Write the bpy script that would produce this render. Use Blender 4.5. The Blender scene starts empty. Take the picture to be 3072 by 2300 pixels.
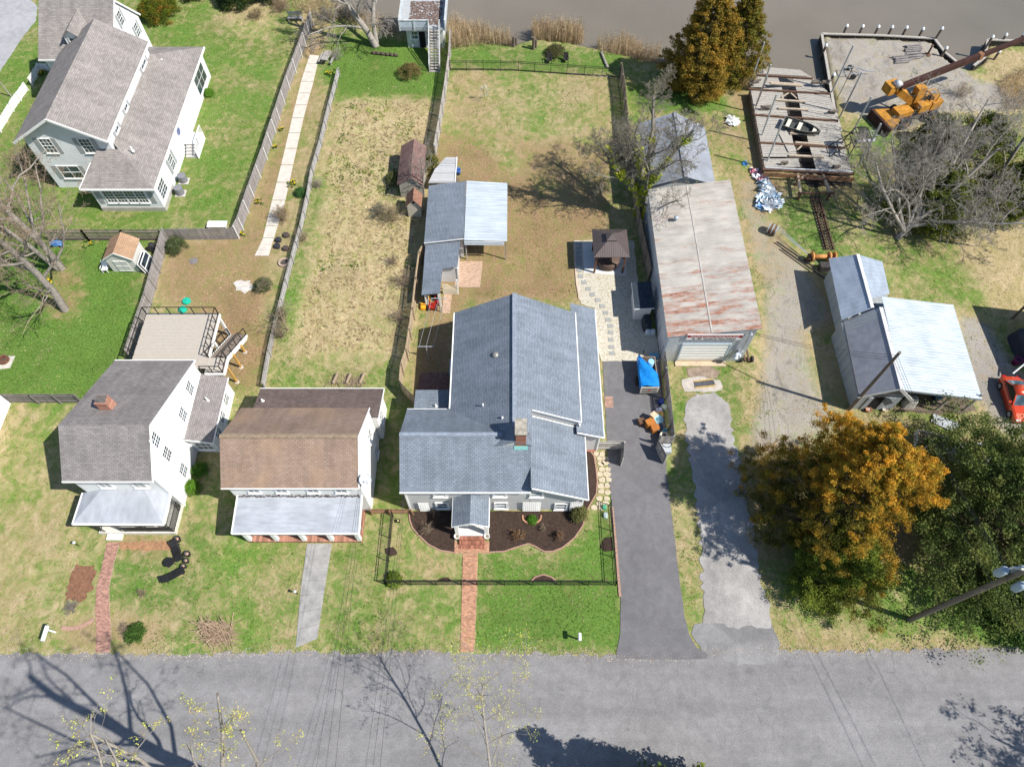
import bpy, math, random
import numpy as np
from mathutils import Vector, Matrix
R = math.radians
rng = np.random.default_rng(7)
random.seed(7)
sc = bpy.context.scene
COL = sc.collection

# ---------------------------------------------------------------- camera, sky, sun, exposure
CAM_H, FPX = 52.0, 2100.0
cam = bpy.data.cameras.new('camera'); cam_o = bpy.data.objects.new('camera', cam); COL.objects.link(cam_o)
cam_o.location = (0, 0, CAM_H); cam_o.rotation_euler = (R(30), 0, 0)
cam.sensor_fit = 'HORIZONTAL'; cam.sensor_width = 36.0; cam.lens = FPX / 3072 * 36
cam.clip_start = 0.5; cam.clip_end = 6000
sc.camera = cam_o
SUN_EL, SUN_AZ = 49.0, -20.5          # azimuth measured from +X, towards the sun
sd = Vector((math.cos(R(SUN_EL)) * math.cos(R(SUN_AZ)), math.cos(R(SUN_EL)) * math.sin(R(SUN_AZ)), math.sin(R(SUN_EL))))
w = bpy.data.worlds.new('World'); sc.world = w; w.use_nodes = True
wn = w.node_tree
sky = wn.nodes.new('ShaderNodeTexSky'); sky.sky_type = 'NISHITA'; sky.sun_disc = False
sky.sun_elevation = R(SUN_EL); sky.sun_rotation = R(90 - SUN_AZ)
sky.air_density = 1.0; sky.dust_density = 0.3; sky.ozone_density = 2.0
bg = wn.nodes['Background']; bg.inputs[1].default_value = 0.10
wn.links.new(sky.outputs[0], bg.inputs[0])
sun = bpy.data.lights.new('sun', 'SUN'); sun.energy = 5.0; sun.angle = R(0.53); sun.color = (1.0, 0.955, 0.88)
sun_o = bpy.data.objects.new('sun', sun); COL.objects.link(sun_o)
sun_o.rotation_euler = sd.to_track_quat('Z', 'Y').to_euler(); sun_o.location = sd * 200
sc.view_settings.view_transform = 'Standard'; sc.view_settings.look = 'None'
sc.view_settings.exposure = 0.44; sc.view_settings.gamma = 1.0
sc.cycles.max_bounces = 6; sc.cycles.diffuse_bounces = 2; sc.cycles.glossy_bounces = 2
sc.cycles.transparent_max_bounces = 6; sc.cycles.use_denoising = True
sc.cycles.use_adaptive_sampling = True; sc.cycles.adaptive_threshold = 0.015
sc.cycles.sample_clamp_indirect = 5

# ---------------------------------------------------------------- measuring: where a point of the photograph meets height z
def G(px, py, z=0.0):
    u, v = px - 1536.0, py - 1150.0
    k = (CAM_H - z) / (0.8660254 * FPX + 0.5 * v)
    return Vector((u * k, (0.5 * FPX - 0.8660254 * v) * k, z))
def Gs(pts, z=0.0): return [G(p[0], p[1], z) for p in pts]

# ---------------------------------------------------------------- mesh helpers
Z3 = Vector((0, 0, 1))
class MB:
    def __init__(s): s.v = []; s.f = []
    def poly(s, pts):
        i = len(s.v); s.v += [tuple(p) for p in pts]; s.f.append(tuple(range(i, i + len(pts)))); return s
    def solid(s, top, bot):
        n = len(top); i = len(s.v); s.v += [tuple(p) for p in top] + [tuple(p) for p in bot]
        s.f.append(tuple(range(i, i + n))); s.f.append(tuple(range(i + 2 * n - 1, i + n - 1, -1)))
        for k in range(n):
            j = (k + 1) % n; s.f.append((i + k, i + n + k, i + n + j, i + j))
        return s
    def slab(s, pts, t=0.1):
        pts = [Vector(p) for p in pts]
        nz = sum((pts[k].x * pts[(k + 1) % len(pts)].y - pts[(k + 1) % len(pts)].x * pts[k].y) for k in range(len(pts)))
        if nz < 0: pts = pts[::-1]
        return s.solid(pts, [p - Vector((0, 0, t)) for p in pts])
    def box(s, x0, x1, y0, y1, z0, z1):
        return s.slab([(x0, y0, z1), (x1, y0, z1), (x1, y1, z1), (x0, y1, z1)], z1 - z0)
    def obox(s, c, sx, sy, z0, z1, rz=0.0):
        ca, sa = math.cos(rz), math.sin(rz)
        return s.slab([(c[0] + a * sx / 2 * ca - b * sy / 2 * sa, c[1] + a * sx / 2 * sa + b * sy / 2 * ca, z1) for a, b in ((-1, -1), (1, -1), (1, 1), (-1, 1))], z1 - z0)
    def prism_x(s, prof, x0, x1):          # prof: (y, z) list, counter-clockwise seen from +X
        return s.solid([(x1, y, z) for y, z in prof], [(x0, y, z) for y, z in prof])
    def prism_y(s, prof, y0, y1):          # prof: (x, z), counter-clockwise seen from -Y
        return s.solid([(x, y0, z) for x, z in prof], [(x, y1, z) for x, z in prof])
    def beam(s, p, q, wd=0.1, ht=None, up=Z3):
        p, q = Vector(p), Vector(q); ht = ht or wd; d = (q - p).normalized()
        a = d.cross(up)
        if a.length < 1e-4: a = d.cross(Vector((1, 0, 0)))
        a.normalize(); b = a.cross(d).normalized()
        c = [a * (sx * wd / 2) + b * (sy * ht / 2) for sx, sy in ((-1, -1), (1, -1), (1, 1), (-1, 1))]
        return s.solid([q + o for o in c], [p + o for o in c])
    def tube(s, p, q, r0, r1=None, n=8, caps=True):
        p, q = Vector(p), Vector(q); r1 = r0 if r1 is None else r1; d = (q - p).normalized()
        a = d.cross(Z3)
        if a.length < 1e-3: a = Vector((1, 0, 0))
        a.normalize(); b = d.cross(a).normalized(); i = len(s.v)
        for c, r in ((p, r0), (q, r1)):
            for k in range(n):
                t = 2 * math.pi * k / n; s.v.append(tuple(c + a * (r * math.cos(t)) + b * (r * math.sin(t))))
        for k in range(n):
            j = (k + 1) % n; s.f.append((i + k, i + j, i + n + j, i + n + k))
        if caps: s.f.append(tuple(range(i + n - 1, i - 1, -1))); s.f.append(tuple(range(i + n, i + 2 * n)))
        return s
    def path(s, pts, r, n=6):
        for a, b in zip(pts[:-1], pts[1:]): s.tube(a, b, r, r, n)
        return s
    def lathe(s, c, prof, n=16):            # prof: (radius, z) from bottom to top
        i = len(s.v); m = len(prof)
        for r, z in prof:
            for k in range(n):
                t = 2 * math.pi * k / n; s.v.append((c[0] + r * math.cos(t), c[1] + r * math.sin(t), c[2] + z))
        for a in range(m - 1):
            for k in range(n):
                j = (k + 1) % n; s.f.append((i + a * n + k, i + a * n + j, i + a * n + n + j, i + a * n + n + k))
        s.f.append(tuple(range(i + n - 1, i - 1, -1))); s.f.append(tuple(range(i + (m - 1) * n, i + m * n)))
        return s
    def ribbed(s, a, b, c, d, n, depth, t=0.03, flat=0.5):
        # sheet a-b (one end) to d-c (other end); ribs run from the a-b side to the d-c side, n ribs from a to b
        a, b, c, d = map(Vector, (a, b, c, d)); nm = (b - a).cross(d - a).normalized()
        if nm.z < -1e-6: nm = -nm
        us, hs = [], []
        for k in range(n):
            for f, hh in ((0, 0), (flat, 0), (flat + (1 - flat) * .3, 1), (flat + (1 - flat) * .7, 1)): us.append((k + f) / n); hs.append(hh * depth)
        us.append(1); hs.append(0); i = len(s.v); m = len(us)
        for u, hh in zip(us, hs): s.v.append(tuple(a.lerp(b, u) + nm * hh))
        for u, hh in zip(us, hs): s.v.append(tuple(d.lerp(c, u) + nm * hh))
        for k in range(m - 1): s.f.append((i + k, i + k + 1, i + m + k + 1, i + m + k))
        return s
    def build(s, name, mat, parent=None, smooth=False, org=None, kind=None):
        if name in ('trim', 'gutter', 'rake_board', 'deck_rim', 'ridge_cap', 'flange', 'cab_pillar') and parent is not None and len(s.f) > 6:
            comp = list(range(len(s.v)))          # one object for each separate board
            def find(i):
                while comp[i] != i: comp[i] = comp[comp[i]]; i = comp[i]
                return i
            for f in s.f:
                for i in f[1:]: comp[find(i)] = find(f[0])
            groups = {}
            for f in s.f: groups.setdefault(find(f[0]), []).append(f)
            o = None
            for fs in groups.values():
                ids = sorted({i for f in fs for i in f}); mp = {i: k for k, i in enumerate(ids)}
                o = link_mesh(name, [s.v[i] for i in ids], [tuple(mp[i] for i in f) for f in fs], mat, parent, smooth, org, kind)
            return o
        return link_mesh(name, s.v, s.f, mat, parent, smooth, org, kind)

def uv_metric(me):
    nl = len(me.loops)
    if nl == 0: return
    co = np.empty(len(me.vertices) * 3); me.vertices.foreach_get('co', co); co = co.reshape(-1, 3)
    lv = np.empty(nl, dtype=np.int64); me.loops.foreach_get('vertex_index', lv)
    nf = len(me.polygons); nr = np.empty(nf * 3); me.polygons.foreach_get('normal', nr); nr = nr.reshape(-1, 3)
    lt = np.empty(nf, dtype=np.int64); me.polygons.foreach_get('loop_total', lt)
    n = np.repeat(nr, lt, axis=0)
    flat = np.abs(n[:, 2]) > 0.9995
    u = np.stack([-n[:, 1], n[:, 0], np.zeros(nl)], 1); ln = np.linalg.norm(u, axis=1); ln[ln < 1e-9] = 1; u /= ln[:, None]
    u[flat] = (1, 0, 0); v = np.cross(n, u); v[flat] = (0, 1, 0)
    p = co[lv]; uv = np.stack([(p * u).sum(1), (p * v).sum(1)], 1)
    layer = me.uv_layers.new(name='UVMap'); layer.data.foreach_set('uv', uv.ravel().astype(np.float32))

def origin_of(o):
    p = Vector((0, 0, 0))
    while o: p = p + o.location; o = o.parent
    return p
def link_mesh(name, v, f, mat, parent=None, smooth=False, org=None, kind=None, uv=True):
    v = np.asarray(v, dtype=np.float64).reshape(-1, 3)
    if parent is not None: o3 = np.array(origin_of(parent)); loc = (0, 0, 0)
    else:
        if org is None: org = ((v[:, 0].min() + v[:, 0].max()) / 2, (v[:, 1].min() + v[:, 1].max()) / 2, v[:, 2].min())
        o3 = np.array(org, dtype=float); loc = org
    me = bpy.data.meshes.new(name); me.from_pydata((v - o3).tolist(), [], f); me.update()
    if uv: uv_metric(me)
    if smooth: me.polygons.foreach_set('use_smooth', [True] * len(me.polygons))
    if mat is not None: me.materials.append(mat)
    o = bpy.data.objects.new(name, me); COL.objects.link(o)
    o.location = loc
    if parent is not None: o.parent = parent
    if kind: o['kind'] = kind
    return o
def fast_mesh(name, v, tris, mat, parent=None, colors=None, kind=None, org=(0, 0, 0), smooth=False, quad=False):
    # big numpy meshes; colors: per-vertex rgb
    v = np.asarray(v, dtype=np.float32).reshape(-1, 3)
    o3 = np.array(origin_of(parent) if parent is not None else org, dtype=np.float32)
    f = np.asarray(tris, dtype=np.int32); k = f.shape[1]
    me = bpy.data.meshes.new(name); me.vertices.add(len(v)); me.vertices.foreach_set('co', (v - o3).ravel())
    me.loops.add(f.size); me.loops.foreach_set('vertex_index', f.ravel())
    me.polygons.add(len(f)); me.polygons.foreach_set('loop_start', np.arange(0, f.size, k, dtype=np.int32))
    me.polygons.foreach_set('loop_total', np.full(len(f), k, dtype=np.int32))
    if smooth: me.polygons.foreach_set('use_smooth', np.ones(len(f), dtype=bool))
    me.update(calc_edges=True)
    if colors is not None:
        at = me.color_attributes.new('Col', 'FLOAT_COLOR', 'POINT')
        c4 = np.ones((len(v), 4), dtype=np.float32); c4[:, :3] = colors; at.data.foreach_set('color', c4.ravel())
    if mat is not None: me.materials.append(mat)
    o = bpy.data.objects.new(name, me); COL.objects.link(o)
    if parent is not None: o.parent = parent
    else: o.location = org
    if kind: o['kind'] = kind
    return o

def tag(o, label, cat, group=None, kind=None):
    o['label'] = label; o['category'] = cat
    if group: o['group'] = group
    if kind: o['kind'] = kind
    return o
def thing(name, label, cat, loc, group=None):
    o = bpy.data.objects.new(name, None); COL.objects.link(o); o.location = Vector(loc); o.empty_display_size = 0.3
    return tag(o, label, cat, group)
def structure(o): o['kind'] = 'structure'; return o

# ---------------------------------------------------------------- material helpers
class NT:
    def __init__(s, name):
        s.m = bpy.data.materials.new(name); s.m.use_nodes = True; s.t = s.m.node_tree
        s.b = s.t.nodes['Principled BSDF']; s.co = s.t.nodes.new('ShaderNodeTexCoord')
    def n(s, typ, **kw):
        x = s.t.nodes.new('ShaderNode' + typ)
        for k, v in kw.items(): setattr(x, k, v)
        return x
    def l(s, a, b): s.t.links.new(a, b)
    def noise(s, scale, detail=3, vec=None, rough=0.55, dist=0.0, stretch=None):
        x = s.n('TexNoise'); x.inputs['Scale'].default_value = scale; x.inputs['Detail'].default_value = detail
        x.inputs['Roughness'].default_value = rough; x.inputs['Distortion'].default_value = dist
        vec = vec or s.co.outputs['Object']
        if stretch:
            mp = s.n('Mapping'); mp.inputs['Scale'].default_value = stretch; s.l(vec, mp.inputs[0]); vec = mp.outputs[0]
        s.l(vec, x.inputs['Vector']); return x.outputs['Fac']
    def ramp(s, fac, *stops):
        x = s.n('ValToRGB'); e = x.color_ramp.elements
        while len(e) < len(stops): e.new(0.5)
        for k, (p, c) in enumerate(stops):
            e[k].position = p; e[k].color = (*c, 1) if not isinstance(c, (int, float)) else (c, c, c, 1)
        s.l(fac, x.inputs[0]); return x.outputs[0]
    def mix(s, fac, a, b, mode='MIX'):
        x = s.n('MixRGB', blend_type=mode)
        for i, q in enumerate((fac, a, b)):
            if hasattr(q, 'is_linked'): s.l(q, x.inputs[i])
            elif isinstance(q, (int, float)): x.inputs[i].default_value = q if i == 0 else (q, q, q, 1)
            else: x.inputs[i].default_value = (*q, 1)
        return x.outputs[0]
    def math(s, op, a, b=0.0, clamp=False):
        x = s.n('Math', operation=op, use_clamp=clamp)
        for i, q in enumerate((a, b)):
            if hasattr(q, 'is_linked'): s.l(q, x.inputs[i])
            else: x.inputs[i].default_value = q
        return x.outputs[0]
    def bump(s, h, strength=0.3, dist=0.02):
        x = s.n('Bump'); x.inputs['Strength'].default_value = strength; x.inputs['Distance'].default_value = dist
        s.l(h, x.inputs['Height']); s.l(x.outputs[0], s.b.inputs['Normal'])
    def out(s, col, rough=0.8, metal=0.0, spec=0.3):
        if hasattr(col, 'is_linked'): s.l(col, s.b.inputs['Base Color'])
        else: s.b.inputs['Base Color'].default_value = (*col, 1)
        if hasattr(rough, 'is_linked'): s.l(rough, s.b.inputs['Roughness'])
        else: s.b.inputs['Roughness'].default_value = rough
        s.b.inputs['Metallic'].default_value = metal; s.b.inputs['Specular IOR Level'].default_value = spec
        return s.m
_cache = {}
def plain(name, c, var=0.15, scale=3.0, rough=0.7, metal=0.0, fine=0.0, spec=0.3, island=0.0):
    key = name
    if key in _cache: return _cache[key]
    t = NT(name); n1 = t.noise(scale, 4)
    c = Vector(c); col = t.ramp(n1, (0.3, tuple(c * (1 - var))), (0.7, tuple(c * (1 + var))))
    if fine: col = t.mix(fine, col, t.ramp(t.noise(scale * 14, 2), (0.35, 0.25), (0.65, 1.0)), 'MULTIPLY')
    if island:
        g = t.n('NewGeometry'); col = t.mix(1.0, col, t.ramp(g.outputs['Random Per Island'], (0.0, 1 - island), (1.0, 1 + island * .6)), 'MULTIPLY')
    _cache[key] = t.out(col, rough, metal, spec); return _cache[key]
def shingle(name, c, row=0.15, tab=0.34, dark=0.55, mott=0.22, warm=None):
    t = NT(name); br = t.n('TexBrick'); br.offset = 0.5; br.squash = 1.0
    t.l(t.co.outputs['UV'], br.inputs['Vector']); br.inputs['Scale'].default_value = 1.0
    br.inputs['Brick Width'].default_value = tab; br.inputs['Row Height'].default_value = row
    br.inputs['Mortar Size'].default_value = 0.02; br.inputs['Mortar Smooth'].default_value = 0.3; br.inputs['Bias'].default_value = 0.0
    c = Vector(c)
    br.inputs['Color1'].default_value = (*(c * (1 - mott)), 1); br.inputs['Color2'].default_value = (*(c * (1 + mott)), 1)
    br.inputs['Mortar'].default_value = (*(c * dark), 1)
    col = t.mix(1.0, br.outputs[0], t.ramp(t.noise(0.55, 4), (0.3, 0.86), (0.7, 1.10)), 'MULTIPLY')
    col = t.mix(0.4, col, t.ramp(t.noise(9, 3), (0.3, 0.75), (0.7, 1.2)), 'MULTIPLY')
    if warm: col = t.mix(t.ramp(t.noise(0.35, 3), (0.45, 0.0), (0.7, 0.7)), col, warm)
    st = t.noise(1.0, 4, t.co.outputs['UV'], stretch=(1.6, 0.22, 1)); col = t.mix(0.55, col, t.ramp(st, (0.35, 0.75), (0.62, 1.06)), 'MULTIPLY')
    t.bump(br.outputs['Fac'], -0.35, 0.015)
    return t.out(col, 0.9, 0, 0.15)
def siding(name, c, row=0.115, depth=0.5, rough=0.55):
    t = NT(name); sp = t.n('SeparateXYZ'); t.l(t.co.outputs['UV'], sp.inputs[0])
    fr = t.math('FRACT', t.math('MULTIPLY', sp.outputs['Y'], 1.0 / row)); c = Vector(c)
    line = t.ramp(fr, (0.0, 0.72), (0.1, 1.0), (0.93, 1.0), (1.0, 0.9))
    col = t.mix(1.0, t.ramp(t.noise(0.8, 4), (0.3, tuple(c * 0.93)), (0.7, tuple(c * 1.04))), line, 'MULTIPLY')
    dirt = t.noise(1.2, 5, stretch=(1.5, 1.5, 0.4)); col = t.mix(t.ramp(dirt, (0.55, 0.0), (0.8, 0.22)), col, tuple(c * 0.6))
    t.bump(t.math('SUBTRACT', 1.0, fr), depth, 0.02)
    return t.out(col, rough, 0, 0.3)
def boards(name, c, wd=0.14, axis='X', var=0.3, rough=0.85, dark=0.35):
    t = NT(name); sp = t.n('SeparateXYZ'); t.l(t.co.outputs['UV'], sp.inputs[0])
    q = t.math('MULTIPLY', sp.outputs[axis], 1.0 / wd); fr = t.math('FRACT', q); fl = t.math('FLOOR', q)
    wn_ = t.n('TexWhiteNoise', noise_dimensions='1D'); t.l(fl, wn_.inputs['W']); c = Vector(c)
    col = t.mix(1.0, t.ramp(wn_.outputs['Value'], (0.0, tuple(c * (1 - var))), (1.0, tuple(c * (1 + var)))), t.ramp(fr, (0.0, dark), (0.09, 1.0), (0.91, 1.0), (1.0, dark)), 'MULTIPLY')
    s_ = (12, 1.2, 1) if axis == 'X' else (1.2, 12, 1)
    col = t.mix(0.6, col, t.ramp(t.noise(2.0, 4, t.co.outputs['UV'], stretch=s_), (0.3, 0.65), (0.7, 1.15)), 'MULTIPLY')
    return t.out(col, rough, 0, 0.2)
def wood(name, c, var=0.35, island=0.28, rough=0.85):
    if name in _cache: return _cache[name]
    t = NT(name); c = Vector(c); g = t.n('NewGeometry')
    col = t.ramp(t.noise(5, 5, stretch=(1, 1, 0.35)), (0.3, tuple(c * (1 - var))), (0.7, tuple(c * (1 + var))))
    col = t.mix(1.0, col, t.ramp(g.outputs['Random Per Island'], (0.0, 1 - island), (1.0, 1 + island * .7)), 'MULTIPLY')
    col = t.mix(0.5, col, t.ramp(t.noise(26, 3), (0.3, 0.6), (0.7, 1.15)), 'MULTIPLY')
    _cache[name] = t.out(col, rough, 0, 0.2); return _cache[name]
def metal_roof(name, c, rust=0.0, rust_c=(0.27, 0.09, 0.045), rough=0.45, met=0.15, stretch=(0.35, 3.0, 1), stain=0.25, rust_grad=None):
    t = NT(name); c = Vector(c); ob = t.co.outputs['Object']
    col = t.ramp(t.noise(0.6, 5), (0.3, tuple(c * (1 - stain))), (0.7, tuple(c * (1 + stain * .4))))
    col = t.mix(0.7, col, t.ramp(t.noise(2.0, 5, stretch=stretch), (0.3, 0.72), (0.65, 1.06)), 'MULTIPLY')
    if rust:
        n1 = t.noise(1.1, 7, stretch=stretch, rough=0.68)
        if rust_grad:      # more rust towards one end of the roof
            sp = t.n('SeparateXYZ'); t.l(ob, sp.inputs[0]); y0, y1, amt = rust_grad
            gr = t.math('MULTIPLY', t.math('DIVIDE', t.math('SUBTRACT', sp.outputs['Y'], y0), y1 - y0, clamp=True), amt)
            n1 = t.math('ADD', n1, gr)
        f = t.ramp(n1, (0.62 - rust * .15, 0.0), (0.80 - rust * .15, 1.0))
        rc = Vector(rust_c); rcol = t.ramp(t.noise(3.5, 5), (0.3, tuple(rc * 0.75)), (0.7, tuple(rc * 2.0)))
        col = t.mix(f, col, rcol)
    m = t.out(col, rough, met, 0.4); return m
def glass_mat(name, c=(0.03, 0.045, 0.06), rough=0.06):
    t = NT(name); col = t.ramp(t.noise(1.1, 2), (0.35, tuple(Vector(c) * .6)), (0.65, tuple(Vector(c) * 2.2)))
    return t.out(col, rough, 0.0, 0.9)
def vcol_mat(name, rough=0.8, transl=0.0, spec=0.15, var=0.25, mul=1.0):
    t = NT(name); a = t.n('VertexColor', layer_name='Col')
    col = t.mix(1.0, a.outputs[0], t.ramp(t.noise(2.5, 3), (0.3, (1 - var) * mul), (0.7, (1 + var) * mul)), 'MULTIPLY')
    m = t.out(col, rough, 0, spec)
    if transl:
        tr = t.n('BsdfTranslucent'); t.l(col, tr.inputs[0]); mx = t.n('MixShader'); mx.inputs[0].default_value = transl
        t.l(t.b.outputs[0], mx.inputs[1]); t.l(tr.outputs[0], mx.inputs[2])
        t.l(mx.outputs[0], t.t.nodes['Material Output'].inputs[0])
    return m

WHITE = plain('white_paint', (0.80, 0.80, 0.78), 0.06, 2.0, 0.5)
TRIM = plain('white_trim', (0.82, 0.82, 0.80), 0.03, 2.0, 0.45)
BLACKM = plain('black_metal', (0.018, 0.018, 0.02), 0.2, 4.0, 0.45)
GLASS = glass_mat('window_glass')
GREYW = wood('weathered_wood', (0.36, 0.335, 0.31))
DKWOOD = wood('dark_wood', (0.16, 0.125, 0.10))
CONC = plain('concrete', (0.55, 0.52, 0.47), 0.14, 2.2, 0.9, fine=0.25)
BRICKISL = wood('red_brick', (0.36, 0.15, 0.10), 0.18, 0.4, 0.9)
MORTAR = plain('brick_mortar', (0.42, 0.36, 0.31), 0.15, 5.0, 0.95)
# ================================================================ GROUND, WATER, ROAD
STEP = 0.3
gx = np.concatenate([[-2500, -900, -350, -160, -100], np.arange(-70, 70.01, STEP), [100, 160, 350, 900, 2500]])
gy = np.concatenate([[-2500, -900, -300, -100, -40, -20], np.arange(-9, 93.01, STEP), [110, 160, 350, 900, 2500]])
XX, YY = np.meshgrid(gx, gy)
def inpoly(poly, X=XX, Y=YY):
    p = np.array([(q[0], q[1]) for q in poly]); ins = np.zeros(X.shape, bool); j = len(p) - 1
    for i in range(len(p)):
        xi, yi, xj, yj = *p[i], *p[j]
        if abs(yj - yi) > 1e-9: ins ^= ((yi > Y) != (yj > Y)) & (X < (xj - xi) * (Y - yi) / (yj - yi) + xi)
        j = i
    return ins
def blur(a, n):
    for _ in range(n):
        a = (np.roll(a, 1, 0) + np.roll(a, -1, 0) + 2 * a) / 4; a = (np.roll(a, 1, 1) + np.roll(a, -1, 1) + 2 * a) / 4
    return a
WATER_PX = [(880, -700), (905, -300), (955, -60), (1010, 20), (1100, 70), (1195, 92), (1345, 95), (1420, 108), (1530, 132), (1600, 112), (1700, 122), (1800, 142), (1900, 165), (1975, 185), (2100, 215), (2215, 238),
            (2262, 262), (2285, 420), (2420, 430), (2470, 395), (2503, 330), (2462, 106), (2640, 112), (2800, 122), (2832, 165), (2872, 196), (2915, 205), (2950, 180), (2958, 130), (3080, 135), (3400, 150), (3900, 160), (3900, -700)]
water_poly = [G(x, y) for x, y in WATER_PX]
water_mask = inpoly(water_poly) | (YY > 92.5) & (XX > -25)
# zones: greenness, bare dirt, gravel / sand, lushness
Rz = np.full(XX.shape, 0.52); Gz = np.full(XX.shape, 0.25); Bz = np.zeros(XX.shape); Lz = np.full(XX.shape, 0.5)
def zone(pts, r=None, g=None, b=None, l=None):
    m = inpoly([G(x, y) for x, y in pts])
    for arr, v in ((Rz, r), (Gz, g), (Bz, b), (Lz, l)):
        if v is not None: arr[m] = v
zone([(-400, 1190), (290, 1200), (190, 1300), (230, 1600), (300, 1960), (-400, 1960)], .50, .25, 0, .45)
zone([(-400, 1190), (120, 1190), (150, 1500), (60, 1960), (-400, 1960)], .42, .35, 0, .35)
zone([(330, 1660), (640, 1560), (600, 1960), (330, 1960)], .62, .30, 0, .8)
zone([(-400, 720), (300, 735), (440, 760), (400, 1000), (330, 1190), (-400, 1190)], .86, .3, 0, .85)
zone([(90, 850), (210, 770), (260, 860), (240, 960), (170, 980)], .45, .8, 0, .5)
zone([(-400, -200), (960, -200), (900, 60), (690, 690), (150, 720), (-400, 720)], .66, .22, 0, .6)
zone([(600, -50), (880, -50), (800, 130), (700, 100)], .35, .35, 0, .4)
zone([(880, 40), (1010, 60), (950, 190), (900, 170)], .25, .5, 0, .4)
zone([(935, 120), (1000, 140), (870, 480), (810, 780), (790, 1000), (740, 1200), (640, 1130), (560, 930), (460, 900), (500, 730), (715, 700)], .22, .72, 0, .4)
zone([(690, 860), (860, 800), (800, 1150), (705, 1190), (650, 1000)], .16, .92, .12, .3)
zone([(960, 170), (1060, 190), (950, 500), (890, 800), (850, 1010), (770, 1000), (800, 770), (850, 560)], .42, .45, 0, .5)
zone([(1000, 100), (1330, 150), (1330, 300), (1010, 300), (960, 200)], .88, .2, 0, .8)
zone([(1040, 285), (1320, 300), (1265, 700), (1230, 1000), (1190, 1165), (790, 1165), (830, 1000), (900, 700), (980, 480)], .26, .10, 0, .25)
zone([(850, 850), (930, 560), (990, 560), (900, 880), (850, 1165), (800, 1165)], .7, .2, 0, .8)
zone([(790, 1080), (1180, 1060), (1190, 1165), (780, 1165)], .55, .2, 0, .5)
zone([(1090, 930), (1200, 870), (1190, 1000), (1100, 1010)], .45, .1, 0, .4)
zone([(1345, 205), (1860, 220), (1850, 420), (1700, 520), (1480, 440), (1330, 420)], .36, .50, 0, .45)
zone([(1480, 240), (1760, 240), (1780, 400), (1600, 420), (1480, 360)], .50, .35, 0, .55)
zone([(1300, 400), (1420, 420), (1560, 540), (1720, 500), (1830, 440), (1830, 700), (1735, 720), (1735, 910), (1540, 900), (1360, 940), (1250, 1170), (1270, 900), (1290, 600)], .22, .90, 0, .3)
zone([(1540, 430), (1740, 420), (1700, 560), (1560, 540)], .30, .7, 0, .4)
zone([(1430, 870), (1540, 870), (1400, 930), (1300, 1000), (1260, 1090), (1230, 1090), (1290, 930), (1330, 920)], .40, .8, 0, .8)
zone([(1340, 120), (1870, 165), (1860, 222), (1345, 205)], .72, .25, 0, .75)
zone([(1860, 240), (2250, 260), (2320, 560), (2300, 720), (2260, 900), (2250, 1010), (2200, 550), (1900, 320)], .45, .55, .1, .5)
zone([(1870, 250), (2100, 260), (2200, 330), (1900, 340)], .85, .2, 0, .8)
zone([(2190, 260), (2290, 300), (2360, 560), (2310, 640), (2250, 400)], .22, .7, .1, .4)
zone([(2320, 600), (2440, 600), (2540, 700), (2500, 800), (2370, 720)], .68, .4, 0, .8)
zone([(2280, 800), (2400, 760), (2510, 940), (2560, 1240), (2480, 1320), (2300, 1420), (2220, 1400), (2260, 1230), (2290, 1000)], .14, .55, .72, .4)
zone([(2195, 520), (2285, 540), (2320, 680), (2400, 760), (2330, 900), (2260, 860), (2225, 700)], .24, .6, .52, .4)
zone([(2400, 1000), (2490, 960), (2555, 1230), (2500, 1260), (2440, 1150)], .42, .3, .25, .4)
zone([(2205, 820), (2260, 800), (2290, 1000), (2270, 1020)], .75, .3, .1, .6)
zone([(2035, 1060), (2240, 1060), (2220, 1300), (2200, 1430), (2080, 1430), (2040, 1330)], .58, .5, .1, .75)
zone([(2030, 1420), (2070, 1420), (2090, 1800), (2085, 1870), (2050, 1870), (2040, 1700)], .42, .45, .15, .6)
zone([(2460, 108), (2830, 118), (2920, 240), (3080, 260), (3080, 330), (2800, 340), (2660, 440), (2540, 380)], .10, .25, .92, .3)
zone([(2560, 330), (2700, 400), (2640, 480), (2540, 440)], .65, .3, .3, .6)
zone([(2920, 150), (3300, 150), (3300, 330), (3040, 300)], .15, .35, .1, .2)
zone([(2400, 420), (2560, 330), (2560, 480), (2600, 600), (2480, 640)], .45, .5, .2, .5)
zone([(2560, 480), (3200, 400), (3200, 780), (2750, 800), (2550, 700)], .5, .5, 0, .6)
zone([(2870, 700), (3300, 650), (3300, 960), (3000, 960), (2940, 880)], .12, .30, 0, .15)
zone([(2690, 780), (2950, 800), (2960, 960), (2860, 920)], .62, .3, 0, .5)
zone([(2870, 930), (2960, 960), (3060, 1130), (3300, 1180), (3300, 1360), (2990, 1290), (2920, 1180)], .06, .3, .95, .3)
zone([(2560, 1230), (2960, 1200), (2990, 1330), (2900, 1400), (2600, 1300)], .55, .4, .15, .6)
zone([(2240, 1380), (2560, 1260), (3300, 1350), (3300, 1720), (2300, 1740), (2230, 1560)], .35, .6, .2, .4)
zone([(2300, 1700), (2960, 1720), (2960, 1945), (2320, 1945)], .60, .25, 0, .55)
zone([(2310, 1905), (2960, 1915), (2960, 1965), (2310, 1965)], .22, .6, .1, .4)
zone([(2880, 1700), (3300, 1700), (3300, 1945), (2880, 1930)], .85, .2, 0, .8)
zone([(590, 1640), (900, 1640), (890, 1960), (570, 1960)], .58, .2, 0, .55)
zone([(960, 1640), (1130, 1560), (1170, 1780), (1390, 1770), (1385, 1960), (940, 1960)], .60, .2, 0, .55)
zone([(1435, 1770), (1860, 1760), (1858, 1940), (1430, 1940)], .86, .2, 0, .85)
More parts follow.
